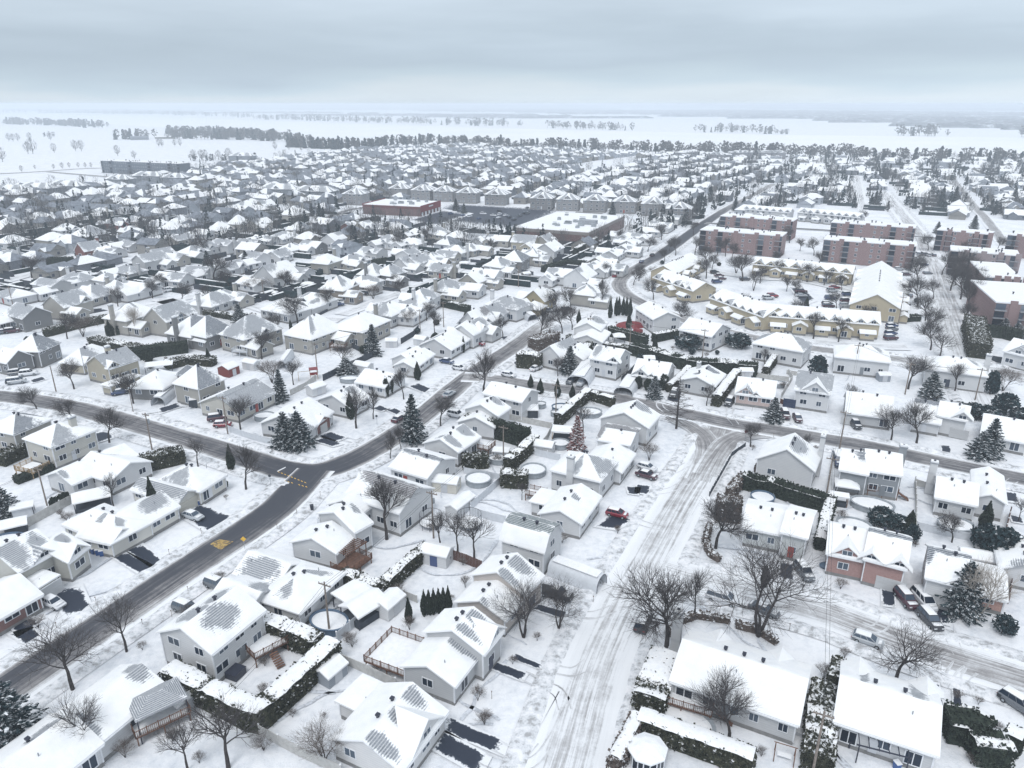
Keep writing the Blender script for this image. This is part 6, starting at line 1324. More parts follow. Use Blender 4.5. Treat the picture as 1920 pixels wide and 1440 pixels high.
# ------------------------------------------------------------------ poles and wires
def pole(px, py, H, label, arm=True, tf=False, name='utility_pole', lamp=False, th=64):
    p = at(px, py); o = empty(name, (p.x, p.y, -.2), radians(th), label=label, cat='utility pole' if name == 'utility_pole' else 'street lamp', group='poles along the lots')
    m = MB(); m.tube((0, 0, 0), (0, 0, H), .17 if H > 7 else .1, .11 if H > 7 else .07, 8, cap=True); m.build('pole', M['pole'], o)
    if arm: m = MB(); m.box(-.06, .06, -1.1, 1.1, H - .6, H - .45); [m.tube((0, y, H - .45), (0, y, H - .2), .05, .04, 5) for y in (-1, -.4, .4, 1)]; m.build('crossarm', M['pole'], o)
    if tf: m = MB(); m.lathe([(.01, H - 2.6), (.28, H - 2.6), (.28, H - 1.7), (.01, H - 1.6)], 10, cx=.4); m.build('transformer', M['steel'], o)
    if lamp: m = MB(); m.tube((0, 0, H - .1), (1.6, 0, H + .3), .05, .04, 5); m.box(1.4, 2.1, -.16, .16, H + .2, H + .36); m.build('lamp_arm', M['steel'], o)
    return Vector((p.x, p.y, H - .5))
PT = {}
for k, px, py, H, lab, kw in [
 ('a',92,962,10,"tall wooden pole between the long bungalow and the hedge at left",{}),('b',285,842,9,"wooden pole standing at the edge of the west road",dict(tf=True)),('c',427,812,9.5,"pole with road signs and transformer at the west road corner",{}),
 ('d',595,697,9,"pole beside the red play tower and round playground",{}),('e',618,1186,9,"pole behind the blue oval pool",{}),('f',813,1007,9.5,"pole with a square frame beside the yard trampoline",dict(tf=True)),('g',944,868,9,"pole in the yard with the snow-covered spa",{}),
 ('h',1042,782,9,"pole in front of the L-shaped snowy hedge",dict(tf=True)),('i',1548,937,9.5,"pole at the top end of the narrow speckled hedge",{}),('j',1574,842,9.5,"pole beside the grey house by the side street",{}),('k',1523,1452,9.5,"pole cut by the bottom edge beside the olive hedge",{}),
 ('l',1180,662,10,"pole with transformer below the red play area",dict(tf=True)),('m',1317,669,9,"pole rising from the long thick hedge",{}),('n',1697,738,9,"pole behind the deep-sloped roof house",{}),('o',1828,750,9,"pole behind the long white semi, right",{}),
 ('p',832,612,9,"pole behind the Victorian-style house",{}),('q',972,537,9,"pole near the grey stone houses, upper centre",{}),('r',1106,638,8,"pole beside the striped-roof white house",{}),('s',788,622,8,"short pole in the back yards, centre",{}),
 ('t',1601,700,9,"pole between the skylight semi and the grey-gabled porch house",{}),('u',1010,500,8,"slim pole near the dark mansard house",{}),('v',1089,470,9,"slim pole behind the tall pointing hedge",{}),('w',244,545,8,"pole among the beige houses, upper left",{}),
 ('x',25,575,8,"pole near the left edge among grey houses",{}),('y',495,560,8,"pole behind the big beige bungalow",{}),('z',1683,612,11,"tall pole beside the tall yellow gable end",{})]:
    PT[k] = pole(px, py, H, lab, **kw)
pole(105, 733, 7.5, "dark street lamp on the verge of the west road, left", False, name='street_lamp', lamp=True, th=-60)
pole(250, 773, 7, "slim street lamp by the tree before the stone bungalow", False, name='street_lamp', lamp=True, th=-60)
def wire(a, b, lab, off=(0, .5)):
    m = MB()
    for o_ in off:
        A = PT[a] + Vector((o_, 0, 0)) if isinstance(a, str) else a; B = PT[b] + Vector((o_, 0, 0)); n = 14; prev = None
        sag = (B - A).length * .02
        for i in range(n + 1):
            t = i / n; q = A.lerp(B, t) - Vector((0, 0, sag * 4 * t * (1 - t)))
            if prev is not None: m.tube(prev, q, .022, .022, 3)
            prev = q
    m.build('power_line', M['wire'], label=lab, cat='power line', group='overhead wires')
for a, b, l in [('a','b',"wires from the left wooden pole to the west road pole"),('b','c',"wires along the west road to the sign pole"),('c','d',"wires from the sign pole to the playground pole"),('e','f',"wires over the red fence hedge between two yard poles"),
   ('f','g',"wires across the trampoline and round pool yards"),('g','h',"wires over the cedar row and garden shed"),('k','i',"wires above the olive hedge towards the grey house"),('i','j',"wires beside the grey house to the side street"),('j','t',"wires crossing the side street at right"),
   ('h','l',"wires from the snowy L hedge over the turret house"),('l','m',"wires over the long thick hedge"),('d','s',"wires over the playground fence"),('s','p',"wires behind the Victorian-style house"),('p','q',"wires in the upper centre yards"),('t','n',"wires behind the arched-gable house"),('n','o',"wires behind the long white semi")]:
    wire(a, b, l)
PT['e0'] = Vector((*at(440, 1400)[:2], 8)); wire('e0', 'e', "wires crossing the L-shaped hedge yard diagonally")
PT['a0'] = Vector((*at(-60, 1030)[:2], 9)); wire('a0', 'a', "wires entering from the left edge to the wooden pole")
# ------------------------------------------------------------------ fences
def fence(px, H, label, m='vinyl', post=True, th=.08, slat=False):
    P = [at(x, y) for x, y in px]; o = empty('fence', P[0], label=label, cat='fence'); o.location.z = -.2
    pts = resample([(p.x, p.y) for p in P], 2.4); c = P[0]; pm = MB()
    for (a, b) in zip(pts, pts[1:]):
        A = Vector((a[0] - c.x, a[1] - c.y, 0)); B = Vector((b[0] - c.x, b[1] - c.y, 0)); d = (B - A); l = d.length; d.normalize(); n = Vector((-d.y, d.x, 0)) * th / 2
        k = max(1, int(l / .3)) if slat else 1
        for i in range(k):
            a2 = A + d * l * (i + (.12 if slat else 0)) / k; b2 = A + d * l * (i + (.88 if slat else 1)) / k
            f = lambda q, s, z: tuple(q + n * s + Vector((0, 0, z)))
            pm.quad(f(a2, 1, 0), f(b2, 1, 0), f(b2, 1, H), f(a2, 1, H)); pm.quad(f(b2, -1, 0), f(a2, -1, 0), f(a2, -1, H), f(b2, -1, H)); pm.quad(f(a2, 1, H), f(b2, 1, H), f(b2, -1, H), f(a2, -1, H))
    pm.build('panel', M[m], o)
    if post:
        q = MB(); q.box(-.07, .07, -.07, .07, 0, H + .12); q.box(-.1, .1, -.1, .1, H + .12, H + .22, 1); me = q.me('post', [M[m], M['cap']])
        for a in pts: put('post', me, o, (a[0] - c.x, a[1] - c.y, 0))
    return o
M['greyfence'] = solid('grey_fence', (.46, .46, .45), .85, .2); M['brownfence'] = solid('brown_fence', (.11, .06, .05), .85, .2); M['darkfence'] = solid('dark_fence', (.05, .06, .075), .85, .2)
for px, H, lab, m, sl in [
 ([(487,1376),(560,1415),(640,1452)],1.6,"grey panel fence running off the bottom edge from the L hedge corner",'greyfence',0),([(640,1240),(690,1262),(742,1287)],1.5,"low grey fence behind the barn-shaped grey shed",'greyfence',0),
 ([(632,1202),(680,1160),(722,1115)],1.7,"white picket fence at the right of the blue oval pool",'vinyl',1),([(720,1113),(757,1077),(785,1052)],1.5,"red-brown board fence below the hedge and white lawn",'brownfence',1),
 ([(846,1046),(875,1056),(903,1068)],1.9,"dark red-brown board fence right of the curved-roof white shed",'brownfence',1),([(757,1118),(782,1128)],1.3,"short picket fence beside the seven small cedars",'greyfence',1),
 ([(882,955),(912,928),(938,905)],1.6,"white fence running up beside the long white shed",'vinyl',0),([(882,962),(915,972),(948,980)],1.6,"white fence between the trampoline yard and the open lawn",'vinyl',0),([(870,885),(912,892),(940,898)],1.3,"low white fence behind the round pool",'vinyl',0),
 ([(952,785),(1000,795),(1034,802)],1.5,"grey-green fence below the cedar-lined pool yard",'greyfence',0),([(1012,840),(1025,825),(1035,805)],1.5,"pale fence at the left of the orange pergola yard",'greyfence',0),([(1003,852),(1050,862)],1.5,"white fence below the small shed with snowy roof",'vinyl',0),
 ([(0,1012),(50,988),(92,965),(135,942)],1.8,"grey fence stepping along the yards at the left edge",'greyfence',0),([(1716,1002),(1717,950),(1715,905)],1.5,"thin grey fence dividing the yards right of the grey house",'greyfence',0),
 ([(1718,990),(1760,1000),(1850,1018)],1.5,"white fence in front of the round pool at right",'vinyl',0),([(1890,1130),(1897,1080),(1882,1010),(1893,965)],1.8,"brown fence curving down the right edge yards",'brownfence',0),([(1605,950),(1640,965),(1668,966)],.9,"white fence fragment below the oval pool",'vinyl',0),
 ([(1716,908),(1755,920)],1.4,"short pale fence left of the L-shaped bungalow",'greyfence',0),([(606,713),(660,687),(712,663)],1.9,"long dark fence running up from the playground",'darkfence',0),([(641,640),(668,655),(692,668)],1.7,"dark fence descending towards the blue spruce yard",'darkfence',0),
 ([(752,644),(775,630),(785,618)],1.9,"dark fence beside the white yard sheds, centre",'darkfence',0),([(545,740),(575,725),(592,712)],1.6,"tan fence beside the small white shed",'greyfence',0),([(425,806),(470,822),(510,832)],1.5,"pale translucent fence along the corner lot",'vinyl',0),
 ([(1465,745),(1485,712),(1478,700)],1.5,"thin fence between the small pool and the porch house",'greyfence',0),([(1405,703),(1440,710),(1478,714)],1.4,"grey fence above the pink-brick bungalow pool",'greyfence',0),([(1515,706),(1475,700)],1.2,"short fence above the shed",'greyfence',0),
 ([(1165,716),(1178,705),(1192,690)],1.8,"dark fence right of the turret house",'darkfence',0),([(1463,755),(1487,763)],1.3,"brown fence left of the navy garage",'brownfence',0),([(1852,675),(1880,680)],1.8,"dark fence right of the huge rounded hedge",'darkfence',0),
 ([(430,577),(470,600)],1.4,"pale fence near the big beige bungalow",'greyfence',0),([(380,578),(425,590)],1.4,"grey fence left of the street corner spruce",'greyfence',0),([(455,575),(490,565)],1.6,"dark fence at the small pool, upper middle",'darkfence',0),
 ([(1360,625),(1410,640)],1.4,"pale fence between the hedge-wrapped house and the semi",'vinyl',0),([(1548,935),(1556,880),(1562,850)],1.4,"thin fence left of the grey house",'greyfence',0),([(1330,930),(1372,855),(1397,838)],1.2,"dark low fence beside the snowy street, right side",'darkfence',0),
 ([(860,545),(880,552)],1.2,"short dark fence",'darkfence',0),([(960,508),(1000,515)],1.6,"dark fence behind the grey stone houses",'darkfence',0),([(640,570),(600,590)],1,"low dark kerb fence below the dark roof house",'darkfence',0)]:
    fence(px, H, lab if len(lab.split()) > 3 else "short dark fence beside the centre garage", m, slat=bool(sl))
# ------------------------------------------------------------------ pools, trampolines, sheds, decks
def pool(px, py, rx, ry, label, th=0, col='vinyl', h=1.15):
    p = at(px, py); o = empty('swimming_pool', (p.x, p.y, -.2), radians(th), label=label, cat='pool', group='snow-filled garden pools')
    m = MB(); m.lathe([(1.0, 0), (1.0, h), (1.06, h), (1.06, h + .06), (.95, h + .06), (.95, h - .35)], 36, rx, ry); m.build('pool_wall', M[col], o)
    m = MB(); m.disc((0, 0, h - .22), rx * .96, ry * .96); m.build('snow_cover', M['cap'], o)
    if ry > 1.5:
        m = MB()
        for s in (-.3, .3): m.tube((rx * .98, s, 0), (rx * .98, s, h + .5), .03, .03, 5)
        for z in (.3, .6, .9): m.box(rx * .95, rx * 1.02, -.3, .3, z, z + .05)
        m.build('ladder', M['steel'], o)
M['poolblue'] = solid('blue_pool_wall', (.08, .13, .20), .5, .4); M['poolgrey'] = solid('grey_pool_wall', (.30, .33, .36), .6, .3)
for a in [(897,903,2.6,2.6,"round snow-covered pool left of the big rounded bush",0,'poolgrey'),(1000,886,2.6,2.6,"round pool with wooden ladder right of the big rounded bush",0,'poolgrey'),(1050,836,2.0,2.0,"round white pool beside the red cone tree",0,'poolgrey'),
 (1052,768,2.3,2.0,"blue-rimmed round pool near the row of cone cedars",0,'poolblue'),(1014,762,1.3,1.3,"small round spa left of the blue-rimmed pool",0,'poolgrey'),(1105,777,3.0,2.4,"oval pool inside the L-shaped clipped hedge",0,'poolgrey'),
 (1273,1358,4.2,2.4,"long oval pool below the deck of the duplex bungalow",-26,'poolgrey'),(618,1172,3.0,2.2,"blue oval pool below the white shelters",-26,'poolblue'),(1634,951,3.8,2.5,"large oval pool behind the grey house",-26,'poolgrey'),
 (1600,990,2.9,2.2,"oval pool behind the pink brick house",-26,'poolgrey'),(1790,990,3,2.5,"round pool enclosed by the curved white fence, right",0,'poolgrey'),(1429,938,2.2,2.2,"blue-green rimmed round pool below the long cedar hedge",0,'poolblue'),
 (14,1022,3.2,2.6,"blue-rimmed pool at the left edge",0,'poolblue'),(496,784,2.4,2.0,"round white pool at the gable of the corner house",0,'poolgrey'),(656,714,2.8,1.8,"small oval pool left of the hedge-ball bungalow",0,'poolgrey'),
 (1456,723,2.2,1.6,"small pool behind the pink-brick bungalow",0,'poolgrey'),(936,865,2.3,1.6,"flat round pool beside the yard pole",0,'poolgrey'),(1040,778,1,1,"small white tub by the yard pole",0,'poolgrey')]:
    pool(*a)
def trampoline(px, py, r_, label, net=True):
    p = at(px, py); o = empty('trampoline', (p.x, p.y, -.2), label=label, cat='trampoline')
    m = MB(); m.lathe([(r_, .85), (r_ + .06, .88), (r_, .93)], 24)
    for i in range(8): a = i * pi / 4; m.tube((r_ * cos(a), r_ * sin(a), 0), (r_ * cos(a), r_ * sin(a), 2.7 if net else .9), .04, .04, 5)
    if net:
        m.lathe([(r_, 2.62), (r_ + .05, 2.66), (r_, 2.7)], 24)
        for i in range(24): a = i * pi / 12; m.tube((r_ * cos(a), r_ * sin(a), .9), (r_ * cos(a), r_ * sin(a), 2.65), .012, .012, 3)
    m.build('frame', M['vent'], o); m = MB(); m.disc((0, 0, .9), r_ * .97, r_ * .97); m.build('mat', M['cap'], o)
trampoline(880, 985, 2.2, "trampoline with tall safety net behind the thin bare trees"); trampoline(808, 985, 2.0, "dark-framed trampoline beside the yard power pole")
def shed(px, py, L, W_, H, th, label, wall=WHT, roof='gable', doorc=(.5, .52, .55), name='garden_shed', rk='g', pitch=.45, wk='siding'):
    p = at(px, py); t = radians(th); o = empty(name, (p.x, p.y, -.2), t, label=label, cat='shed')
    m = wall_mesh(L, W_, H, 'gable', pitch, 0); w = m.build('wall', M[wk], o, color=wall)
    put('roof', roof_mesh(L, W_, H, 'gable', pitch, rk, [], .2, int(px), .7), o)
    put('door', DOOR, w, (0, -W_ / 2 - .02, .05), 0, (1.3, 1, min(1.9, H - .15)), color=doorc); window(w, (L / 2 + .01, 0, .9), pi / 2, .7, .6)
GS = (.30, .33, .37)
for a in [(621,1268,3.4,2.8,1.9,58,"small grey metal shed with ribbed roof behind the L hedge",GS),(730,1143,4,3,2.2,60,"small white shed beside the seven little cedars"),(821,1050,4.6,3.2,2.4,-20,"white shed with blue door and curved snowy roof",WHT,'gable',(.06,.09,.2)),
 (863,956,6,2.6,2.2,60,"long narrow white shed in the trampoline neighbour yard"),(838,915,5,3.2,2.3,-14,"cream shed with red gable end near the round pool",(.6,.58,.52)),(430,701,4.2,4,2.6,66,"bright red shed behind the brown turret house",(.19,.05,.045)),
 (593,737,4.2,3,2.4,50,"small white shed by the round playground"),(682,695,5,3,2.3,-26,"white shed at the upper end of the dark fence"),(472,690,4.5,2.6,2.3,-26,"white shed below the dark cedars, left"),(343,1322,3.2,2.6,2.0,60,"small plain shed between the gazebo and the hedge"),
 (147,915,3,2.6,2.2,0,"tiny white playhouse at the end of the long bungalow"),(1017,846,5,3,2.2,-20,"small shed with snowy roof beside the round pool yard"),(1505,723,3,2.4,2.1,0,"small grey shed above the brown fence",LGR),(1832,1056,5.5,3,1.9,-20,"long white spa shelter with clear walls right of the white semi"),
 (1397,706,3.4,2.6,2.3,0,"small white shed at the head of the snow-topped hedge"),(1216,682,3,2.6,2.2,0,"small white shed behind the round-cedar bungalow"),(945,583,4,3,2.3,0,"small shed in the centre yards"),(986,520,3.4,2.6,2.2,30,"small beige shed near the mansard house",BEI),
 (1107,470,3,2.6,2.2,0,"small white shed by the tall pointing hedge"),(735,648,3.6,2.6,2.2,0,"small pale shed above the hedge-ball bungalow"),(790,645,4,3,2.3,-26,"white shed by the dark fence, centre"),(1575,862,3,2.4,2,0,"small shed beside the grey house",GS),(1655,712,3,2.4,2,0,"small grey storage shed behind the skylight semi",GS)]:
    shed(*a)
def canopy(px, py, L, W_, H, th, label, name='gazebo', cat='gazebo', kind='hip', rk='g', closed=0, pm='vent', bare=None):
    p = at(px, py); o = empty(name, (p.x, p.y, -.2), radians(th), label=label, cat=cat)
    m = MB()
    for sx in (-1, 1):
        for sy in (-1, 1): q = MB(); q.box(sx * L / 2 - .07, sx * L / 2 + .07, sy * W_ / 2 - .07, sy * W_ / 2 + .07, 0, H); q.build('post', M[pm], o)
    put('roof', roof_mesh(L, W_, H, kind, .4 if kind != 'flat' else .1, rk, bare or [], .25, int(px), .6), o)
    if closed: m = MB(); m.box(-L / 2 + .02, L / 2 - .02, -W_ / 2 + .02, W_ / 2 - .02, 0, H * closed); m.build('curtain', M['darkfence' if closed < .9 else 'vinyl'], o)
    return o
canopy(303, 1352, 5.6, 4.0, 3.9, 40, "black-framed hipped gazebo with ribbed roof on a raised deck, bottom left", rk='g', bare=[(i, .5, .6, .7, .9) for i in range(4)])
canopy(664, 1132, 4.6, 4, 2.3, 50, "snow-covered canopy left of the pool shelter", 'patio_canopy', 'canopy', 'flat'); canopy(684, 1152, 5.4, 4.2, 2.4, 50, "snow-roofed pool shelter with grey curtains beside the picket fence", 'pool_shelter', 'shelter', 'gable', closed=.45)
canopy(994, 778, 3.6, 3.2, 2.3, 0, "navy-curtained gazebo behind the white two-storey house", closed=.85); canopy(1057, 822, 5, 3.2, 2.4, -10, "open pergola shelter with orange bench beside the red cone tree", kind='flat', pm='tan_wood', closed=.3)
canopy(1585, 924, 4, 3.4, 2.4, -20, "black-framed gazebo at the corner of the grey house"); canopy(1571, 945, 3, 1.6, 2.1, -20, "slatted wooden garden swing with roof left of the large oval pool", 'garden_swing', 'swing', 'flat', pm='wood', closed=.3)
canopy(175, 945, 6, 4.2, 2.3, 30, "curved snowy canopy over furniture behind the cone cedar bungalow", kind='gable', closed=.2); canopy(940, 852, 3.2, 2.2, 1.2, -10, "snow-covered spa beside the hedge", 'hot_tub', 'spa', 'flat', closed=1)
canopy(1160, 640, 3.4, 3.4, 2.3, 0, "white octagonal canopy behind the red play area"); canopy(300, 695, 7, 4, 2.2, 20, "flat snowy canopy behind the grey stone bungalow", kind='flat'); canopy(870, 500, 4, 3, 2.2, 0, "small canopy beside the beige gable house")
canopy(945, 520, 3.6, 3.4, 2.3, 0, "small open gazebo in the upper centre yards"); canopy(45, 965, 3.4, 2.4, 2, 30, "snow-covered box by the left pole yard", 'garden_shed', 'shed', 'flat', closed=1); canopy(10, 1000, 7, 3, 2, 30, "long low snowy shelter at the left edge", 'patio_canopy', 'canopy', 'gable', closed=.8)
canopy(644, 534, 4, 3, 2, 0, "dark-curtained gazebo behind the tan house", closed=.8); canopy(577, 540, 4.4, 3.4, 2.2, 0, "blue-grey curtained gazebo in the middle distance", closed=.8); canopy(510, 556, 4, 3, 2, 0, "dark box gazebo left of the beige bungalows", closed=.8)
def garden_house(px, py):
    p = at(px, py); o = empty('glazed_gazebo', (p.x, p.y, -.2), 0, label="octagonal glass-walled gazebo house with snowy roof at the bottom edge", cat='gazebo'); m = MB(); r_ = 2.0; g = MB(); t = MB()
    pt = [(r_ * cos(pi / 8 + i * pi / 4), r_ * sin(pi / 8 + i * pi / 4)) for i in range(8)]
    for i in range(8):
        a, b = pt[i], pt[(i + 1) % 8]; g.quad((*a, .5), (*b, .5), (*b, 2.2), (*a, 2.2)); t.quad((*a, 0), (*b, 0), (*b, .5), (*a, .5)); t.quad((*a, 2.2), (*b, 2.2), (*b, 2.5), (*a, 2.5))
        for f in (0, .5): q = (a[0] + (b[0] - a[0]) * f, a[1] + (b[1] - a[1]) * f); t.box(q[0] - .06, q[0] + .06, q[1] - .06, q[1] + .06, 0, 2.5)
    g.build('glass_wall', M['glass'], o); t.build('frame', M['trim'], o); m.lathe([(2.35, 2.4), (2.35, 2.62), (1.3, 3.1), (.02, 3.4)], 8); m.build('roof', M['cap'], o)
garden_house(1212, 1432)
def tunnel(px0, px1, Wd, H, label, door=True):
    a, b = at(*px0), at(*px1); d = b - a; L = d.length; o = empty('car_shelter', (a.x, a.y, -.2), atan2(d.y, d.x), label=label, cat='car shelter', group='white vinyl car shelters')
    V = []; F = []; k = 12; n = max(2, int(L / 1.2))
    for i in range(n + 1):
        for j in range(k + 1):
            s = j / k * pi; sag = .05 if i % 2 else 0; V.append((L * i / n, -Wd / 2 * cos(s) * (1 - .0), (H - sag) * min(1, sin(s) ** .55)))
    for i in range(n):
        for j in range(k): q = i * (k + 1) + j; F.append((q, q + 1, q + k + 2, q + k + 1))
    V += [(.05, v[1], v[2]) for v in V[:k + 1]]; F.append(tuple(range(len(V) - k - 1, len(V))))
    put('cover', mesh('cover', V, F, M['vinyl'], smooth=True), o)
    m = MB()
    for j in range(k): A = V[n * (k + 1) + j]; B_ = V[n * (k + 1) + j + 1]; m.tube(A, B_, .05, .05, 5)
    m.build('frame', M['vent'], o); m = MB(); m.box(L * .05, L * .95, -Wd * .28, Wd * .28, H - .03, H + .12); m.build('snow_cover', M['cap'], o)
tunnel((1036,1068),(1128,1103),3.4,2.6,"long white vinyl tunnel shelter below the barn-roofed house"); tunnel((325,735),(296,760),3.4,2.4,"white vinyl tunnel shelter left of the brick turret house"); tunnel((1105,690),(1082,724),6.2,3.0,"wide open car shelter with two cars, before the turret house")
tunnel((1186,716),(1168,742),5.0,2.5,"second wide car shelter with dark open mouth, right of the turret house"); tunnel((990,595),(1000,602),4,2.4,"small white vinyl shelter near the yellow house"); tunnel((545,668),(528,692),2.4,2.6,"long white camper trailer-like shelter beside the big beige house")
def deck(px, py, L, W_, H, th, label, rail='wood', floor='cap', stairs=None, open_side=1):
    p = at(px, py); o = empty('deck', (p.x, p.y, -.2), radians(th), label=label, cat='deck'); m = MB(); m.box(-L / 2, L / 2, -W_ / 2, W_ / 2, H - .12, H + .0)
    for sx in (-1, 0, 1):
        for sy in (-1, 1): m.box(sx * L / 2 * .95 - .07, sx * L / 2 * .95 + .07, sy * W_ / 2 * .95 - .07, sy * W_ / 2 * .95 + .07, 0, H - .12)
    m.build('platform', M[rail], o); m = MB(); m.box(-L / 2 + .1, L / 2 - .1, -W_ / 2 + .1, W_ / 2 - .1, H, H + .14); m.build('snow_cover', M[floor], o)
    for i, (x0, y0, x1, y1) in enumerate([(-L / 2, -W_ / 2, L / 2, -W_ / 2), (-L / 2, W_ / 2, L / 2, W_ / 2), (-L / 2, -W_ / 2, -L / 2, W_ / 2), (L / 2, -W_ / 2, L / 2, W_ / 2)]):
        if i == open_side: continue
        r_ = MB(); ln = hypot(x1 - x0, y1 - y0); n = int(ln / .22)
        r_.tube((x0, y0, H + 1), (x1, y1, H + 1), .05, .05, 4); r_.tube((x0, y0, H + .2), (x1, y1, H + .2), .03, .03, 4)
        for q in range(n + 1):
            t = q / n; x = x0 + (x1 - x0) * t; y = y0 + (y1 - y0) * t; e = .06 if q % 6 == 0 else .025; r_.box(x - e, x + e, y - e, y + e, H, H + (1.15 if q % 6 == 0 else 1))
        r_.build('railing', M[rail], o)
    if stairs:
        sx, sy, dx, dy = stairs; n = max(3, int(H / .2)); s = MB()
        for i in range(n):
            z = H * (1 - (i + 1) / (n + 1)); cx, cy = sx + dx * .3 * (i + 1), sy + dy * .3 * (i + 1); wx, wy = (.15, .6) if dx else (.6, .15); s.box(cx - wx, cx + wx, cy - wy, cy + wy, z - .05, z)
        s.build('steps', M[rail], o)
for a in [(500,1222,5,3.6,1.5,45,"red-brown deck with white railing behind the bay-window house",'wood','cap',(0,-1.9,0,-1)),(750,1242,7,6.5,1.6,-26,"raised brown-railed deck left of the lower semi-detached house",'wood','cap',None,3),(300,1352,6.4,4.6,1.3,40,"raised wooden deck under the hipped gazebo with stairs",'wood','cap',(-3.3,0,-1,0)),
 (660,1062,5.5,4,.9,58,"red-brown deck beneath the slatted pergola",'wood','wood'),(1280,1326,7.5,3,1.5,-24,"brown railed deck at the back of the duplex bungalow",'wood','cap',(4,0,1,0)),(1652,928,5.5,2,1.3,-20,"deck with dark stairs behind the grey house",'wood','cap',(2.9,0,1,0)),
 (908,845,4,3.4,1.4,-26,"deck with brown sides behind the striped-roof house",'wood','cap'),(63,885,5,4,1.2,-20,"curved tan deck behind the beige two-storey house",'tan_wood','cap'),(636,655,5,3,1.4,-10,"red-brown deck at the beige hipped house",'wood','cap'),(455,665,5,3.4,1.6,-10,"white glass-railed deck at the big beige house",'vinyl','cap'),
 (1005,935,2.4,3.6,1.3,64,"small brown deck at the side of the bungalow above the barn-roofed house",'wood','cap'),(1815,905,.1,.1,.3,0,"x",'wood')][:-1]:
    deck(*a)
def pergola(px, py, L, W_, H, th, label, m='wood', n=9):
    p = at(px, py); o = empty('pergola', (p.x, p.y, -.2), radians(th), label=label, cat='pergola')
    for sx in (-1, 1):
        for sy in (-1, 1): q = MB(); q.box(sx * L / 2 - .06, sx * L / 2 + .06, sy * W_ / 2 - .06, sy * W_ / 2 + .06, 0, H); q.build('post', M[m], o)
    q = MB()
    for sy in (-1, 1): q.box(-L / 2 - .3, L / 2 + .3, sy * W_ / 2 - .05, sy * W_ / 2 + .05, H, H + .16)
    for i in range(n): x = -L / 2 + L * i / (n - 1); q.box(x - .04, x + .04, -W_ / 2 - .3, W_ / 2 + .3, H + .16, H + .3)
    q.build('beams', M[m], o)
pergola(656, 1054, 4.6, 3.4, 3.3, 58, "brown slatted pergola on the red-brown deck", n=12); pergola(1648, 1418, 5.2, 3.4, 2.6, -20, "thin black pergola frame behind the pergola bungalow", 'vent', 6)
pergola(1838, 960, 4, 3, 2.0, -20, "low dark pergola beside the L-shaped bungalow", 'brownfence')
# ------------------------------------------------------------------ small things
def bin_(px, py, m, label, H=1.05, name='wheeled_bin'):
    p = at(px, py); o = empty(name, (p.x, p.y, -.2), R.uniform(0, 3), label=label, cat='bin', group='wheeled bins'); q = MB(); q.V += [(-.25, -.3, 0), (.25, -.3, 0), (.25, .3, 0), (-.25, .3, 0), (-.32, -.38, H), (.32, -.38, H), (.32, .38, H), (-.32, .38, H)]
    for f in ((0, 3, 2, 1), (4, 5, 6, 7), (0, 1, 5, 4), (1, 2, 6, 5), (2, 3, 7, 6), (3, 0, 4, 7)): q.F.append(f); q.M.append(0)
    q.build('bin_body', M[m], o); q = MB(); q.box(-.34, .34, -.4, .4, H, H + .08); q.build('lid', M['cap' if m == 'blue' else m], o)
for a in [(175,1036,'blue',"left blue bin at the side wall of the navy-garage bungalow"),(183,1038,'blue',"middle blue bin at the side wall of the navy-garage bungalow"),(191,1040,'blue',"right blue bin at the side wall of the navy-garage bungalow"),(200,1034,'vent',"black bin right of the three blue bins"),
 (45,1128,'blue',"left blue bin beside the garage of the two-tone house"),(54,1130,'blue',"right blue bin beside the garage of the two-tone house"),(375,945,'blue',"blue bin at the arched garage door"),(1177,880,'blue',"blue bin at the garage-like house by the street"),
 (333,966,'vent',"black bin left of the silver sedan"),(1185,872,'vent',"dark bin beside the burgundy sedan drive"),(1681,1440,'blue',"blue barrel by the pergola bungalow, bottom right"),(1592,1397,'vent',"black composter at the pergola bungalow corner"),(601,813,'blue',"blue bin at the red brick garage"),
 (424,911,'cedar',"green bin on the round corner lawn"),(585,955,'vent',"black bin standing in the snow by the split-level house"),(457,1078,'cedar',"dark green covered box in the snow left of the cross-gabled house")]:
    bin_(*a)
def post_sign(px, py, H, label, kind):
    p = at(px, py); o = empty('road_sign', (p.x, p.y, -.2), 0, label=label, cat='road sign'); q = MB(); q.tube((0, 0, 0), (0, 0, H), .04, .04, 6); q.build('post', M['steel'], o)
    n, m, r_ = {'stop': (8, 'red', .42), 'diamond': (4, 'yellow', .5), 'plain': (12, 'darkfence', .3)}[kind]; q = MB(); b = len(q.V); ph = pi / 8 if kind == 'stop' else 0
    for y in (-.03, -.06): q.V += [(r_ * cos(2 * pi * i / n + ph), y, H - .1 + r_ * sin(2 * pi * i / n + ph)) for i in range(n)]
    q.F.append(tuple(range(n, 2 * n))); q.F.append(tuple(reversed(range(n)))); q.M += [0, 0]
    for i in range(n): j = (i + 1) % n; q.F.append((i, j, n + j, n + i)); q.M.append(0)
    f = q.build('sign_plate', M[m], o)
post_sign(1397, 826, 2.6, "red octagonal stop sign beside the crooked bare tree", 'stop'); post_sign(459, 1028, 2.2, "yellow diamond warning sign beside the yellow speed hump", 'diamond')
post_sign(508, 911, 2.6, "small sign on the round corner lawn by the crosswalk", 'plain'); post_sign(707, 795, 2.4, "small sign on the verge above the parked dark red car", 'plain'); post_sign(966, 693, 2.4, "small sign post on the snowy corner by the hedge block", 'plain'); post_sign(577, 850, 1.8, "thin marker post on the corner verge below the spruces", 'plain')
r = random.Random(3)
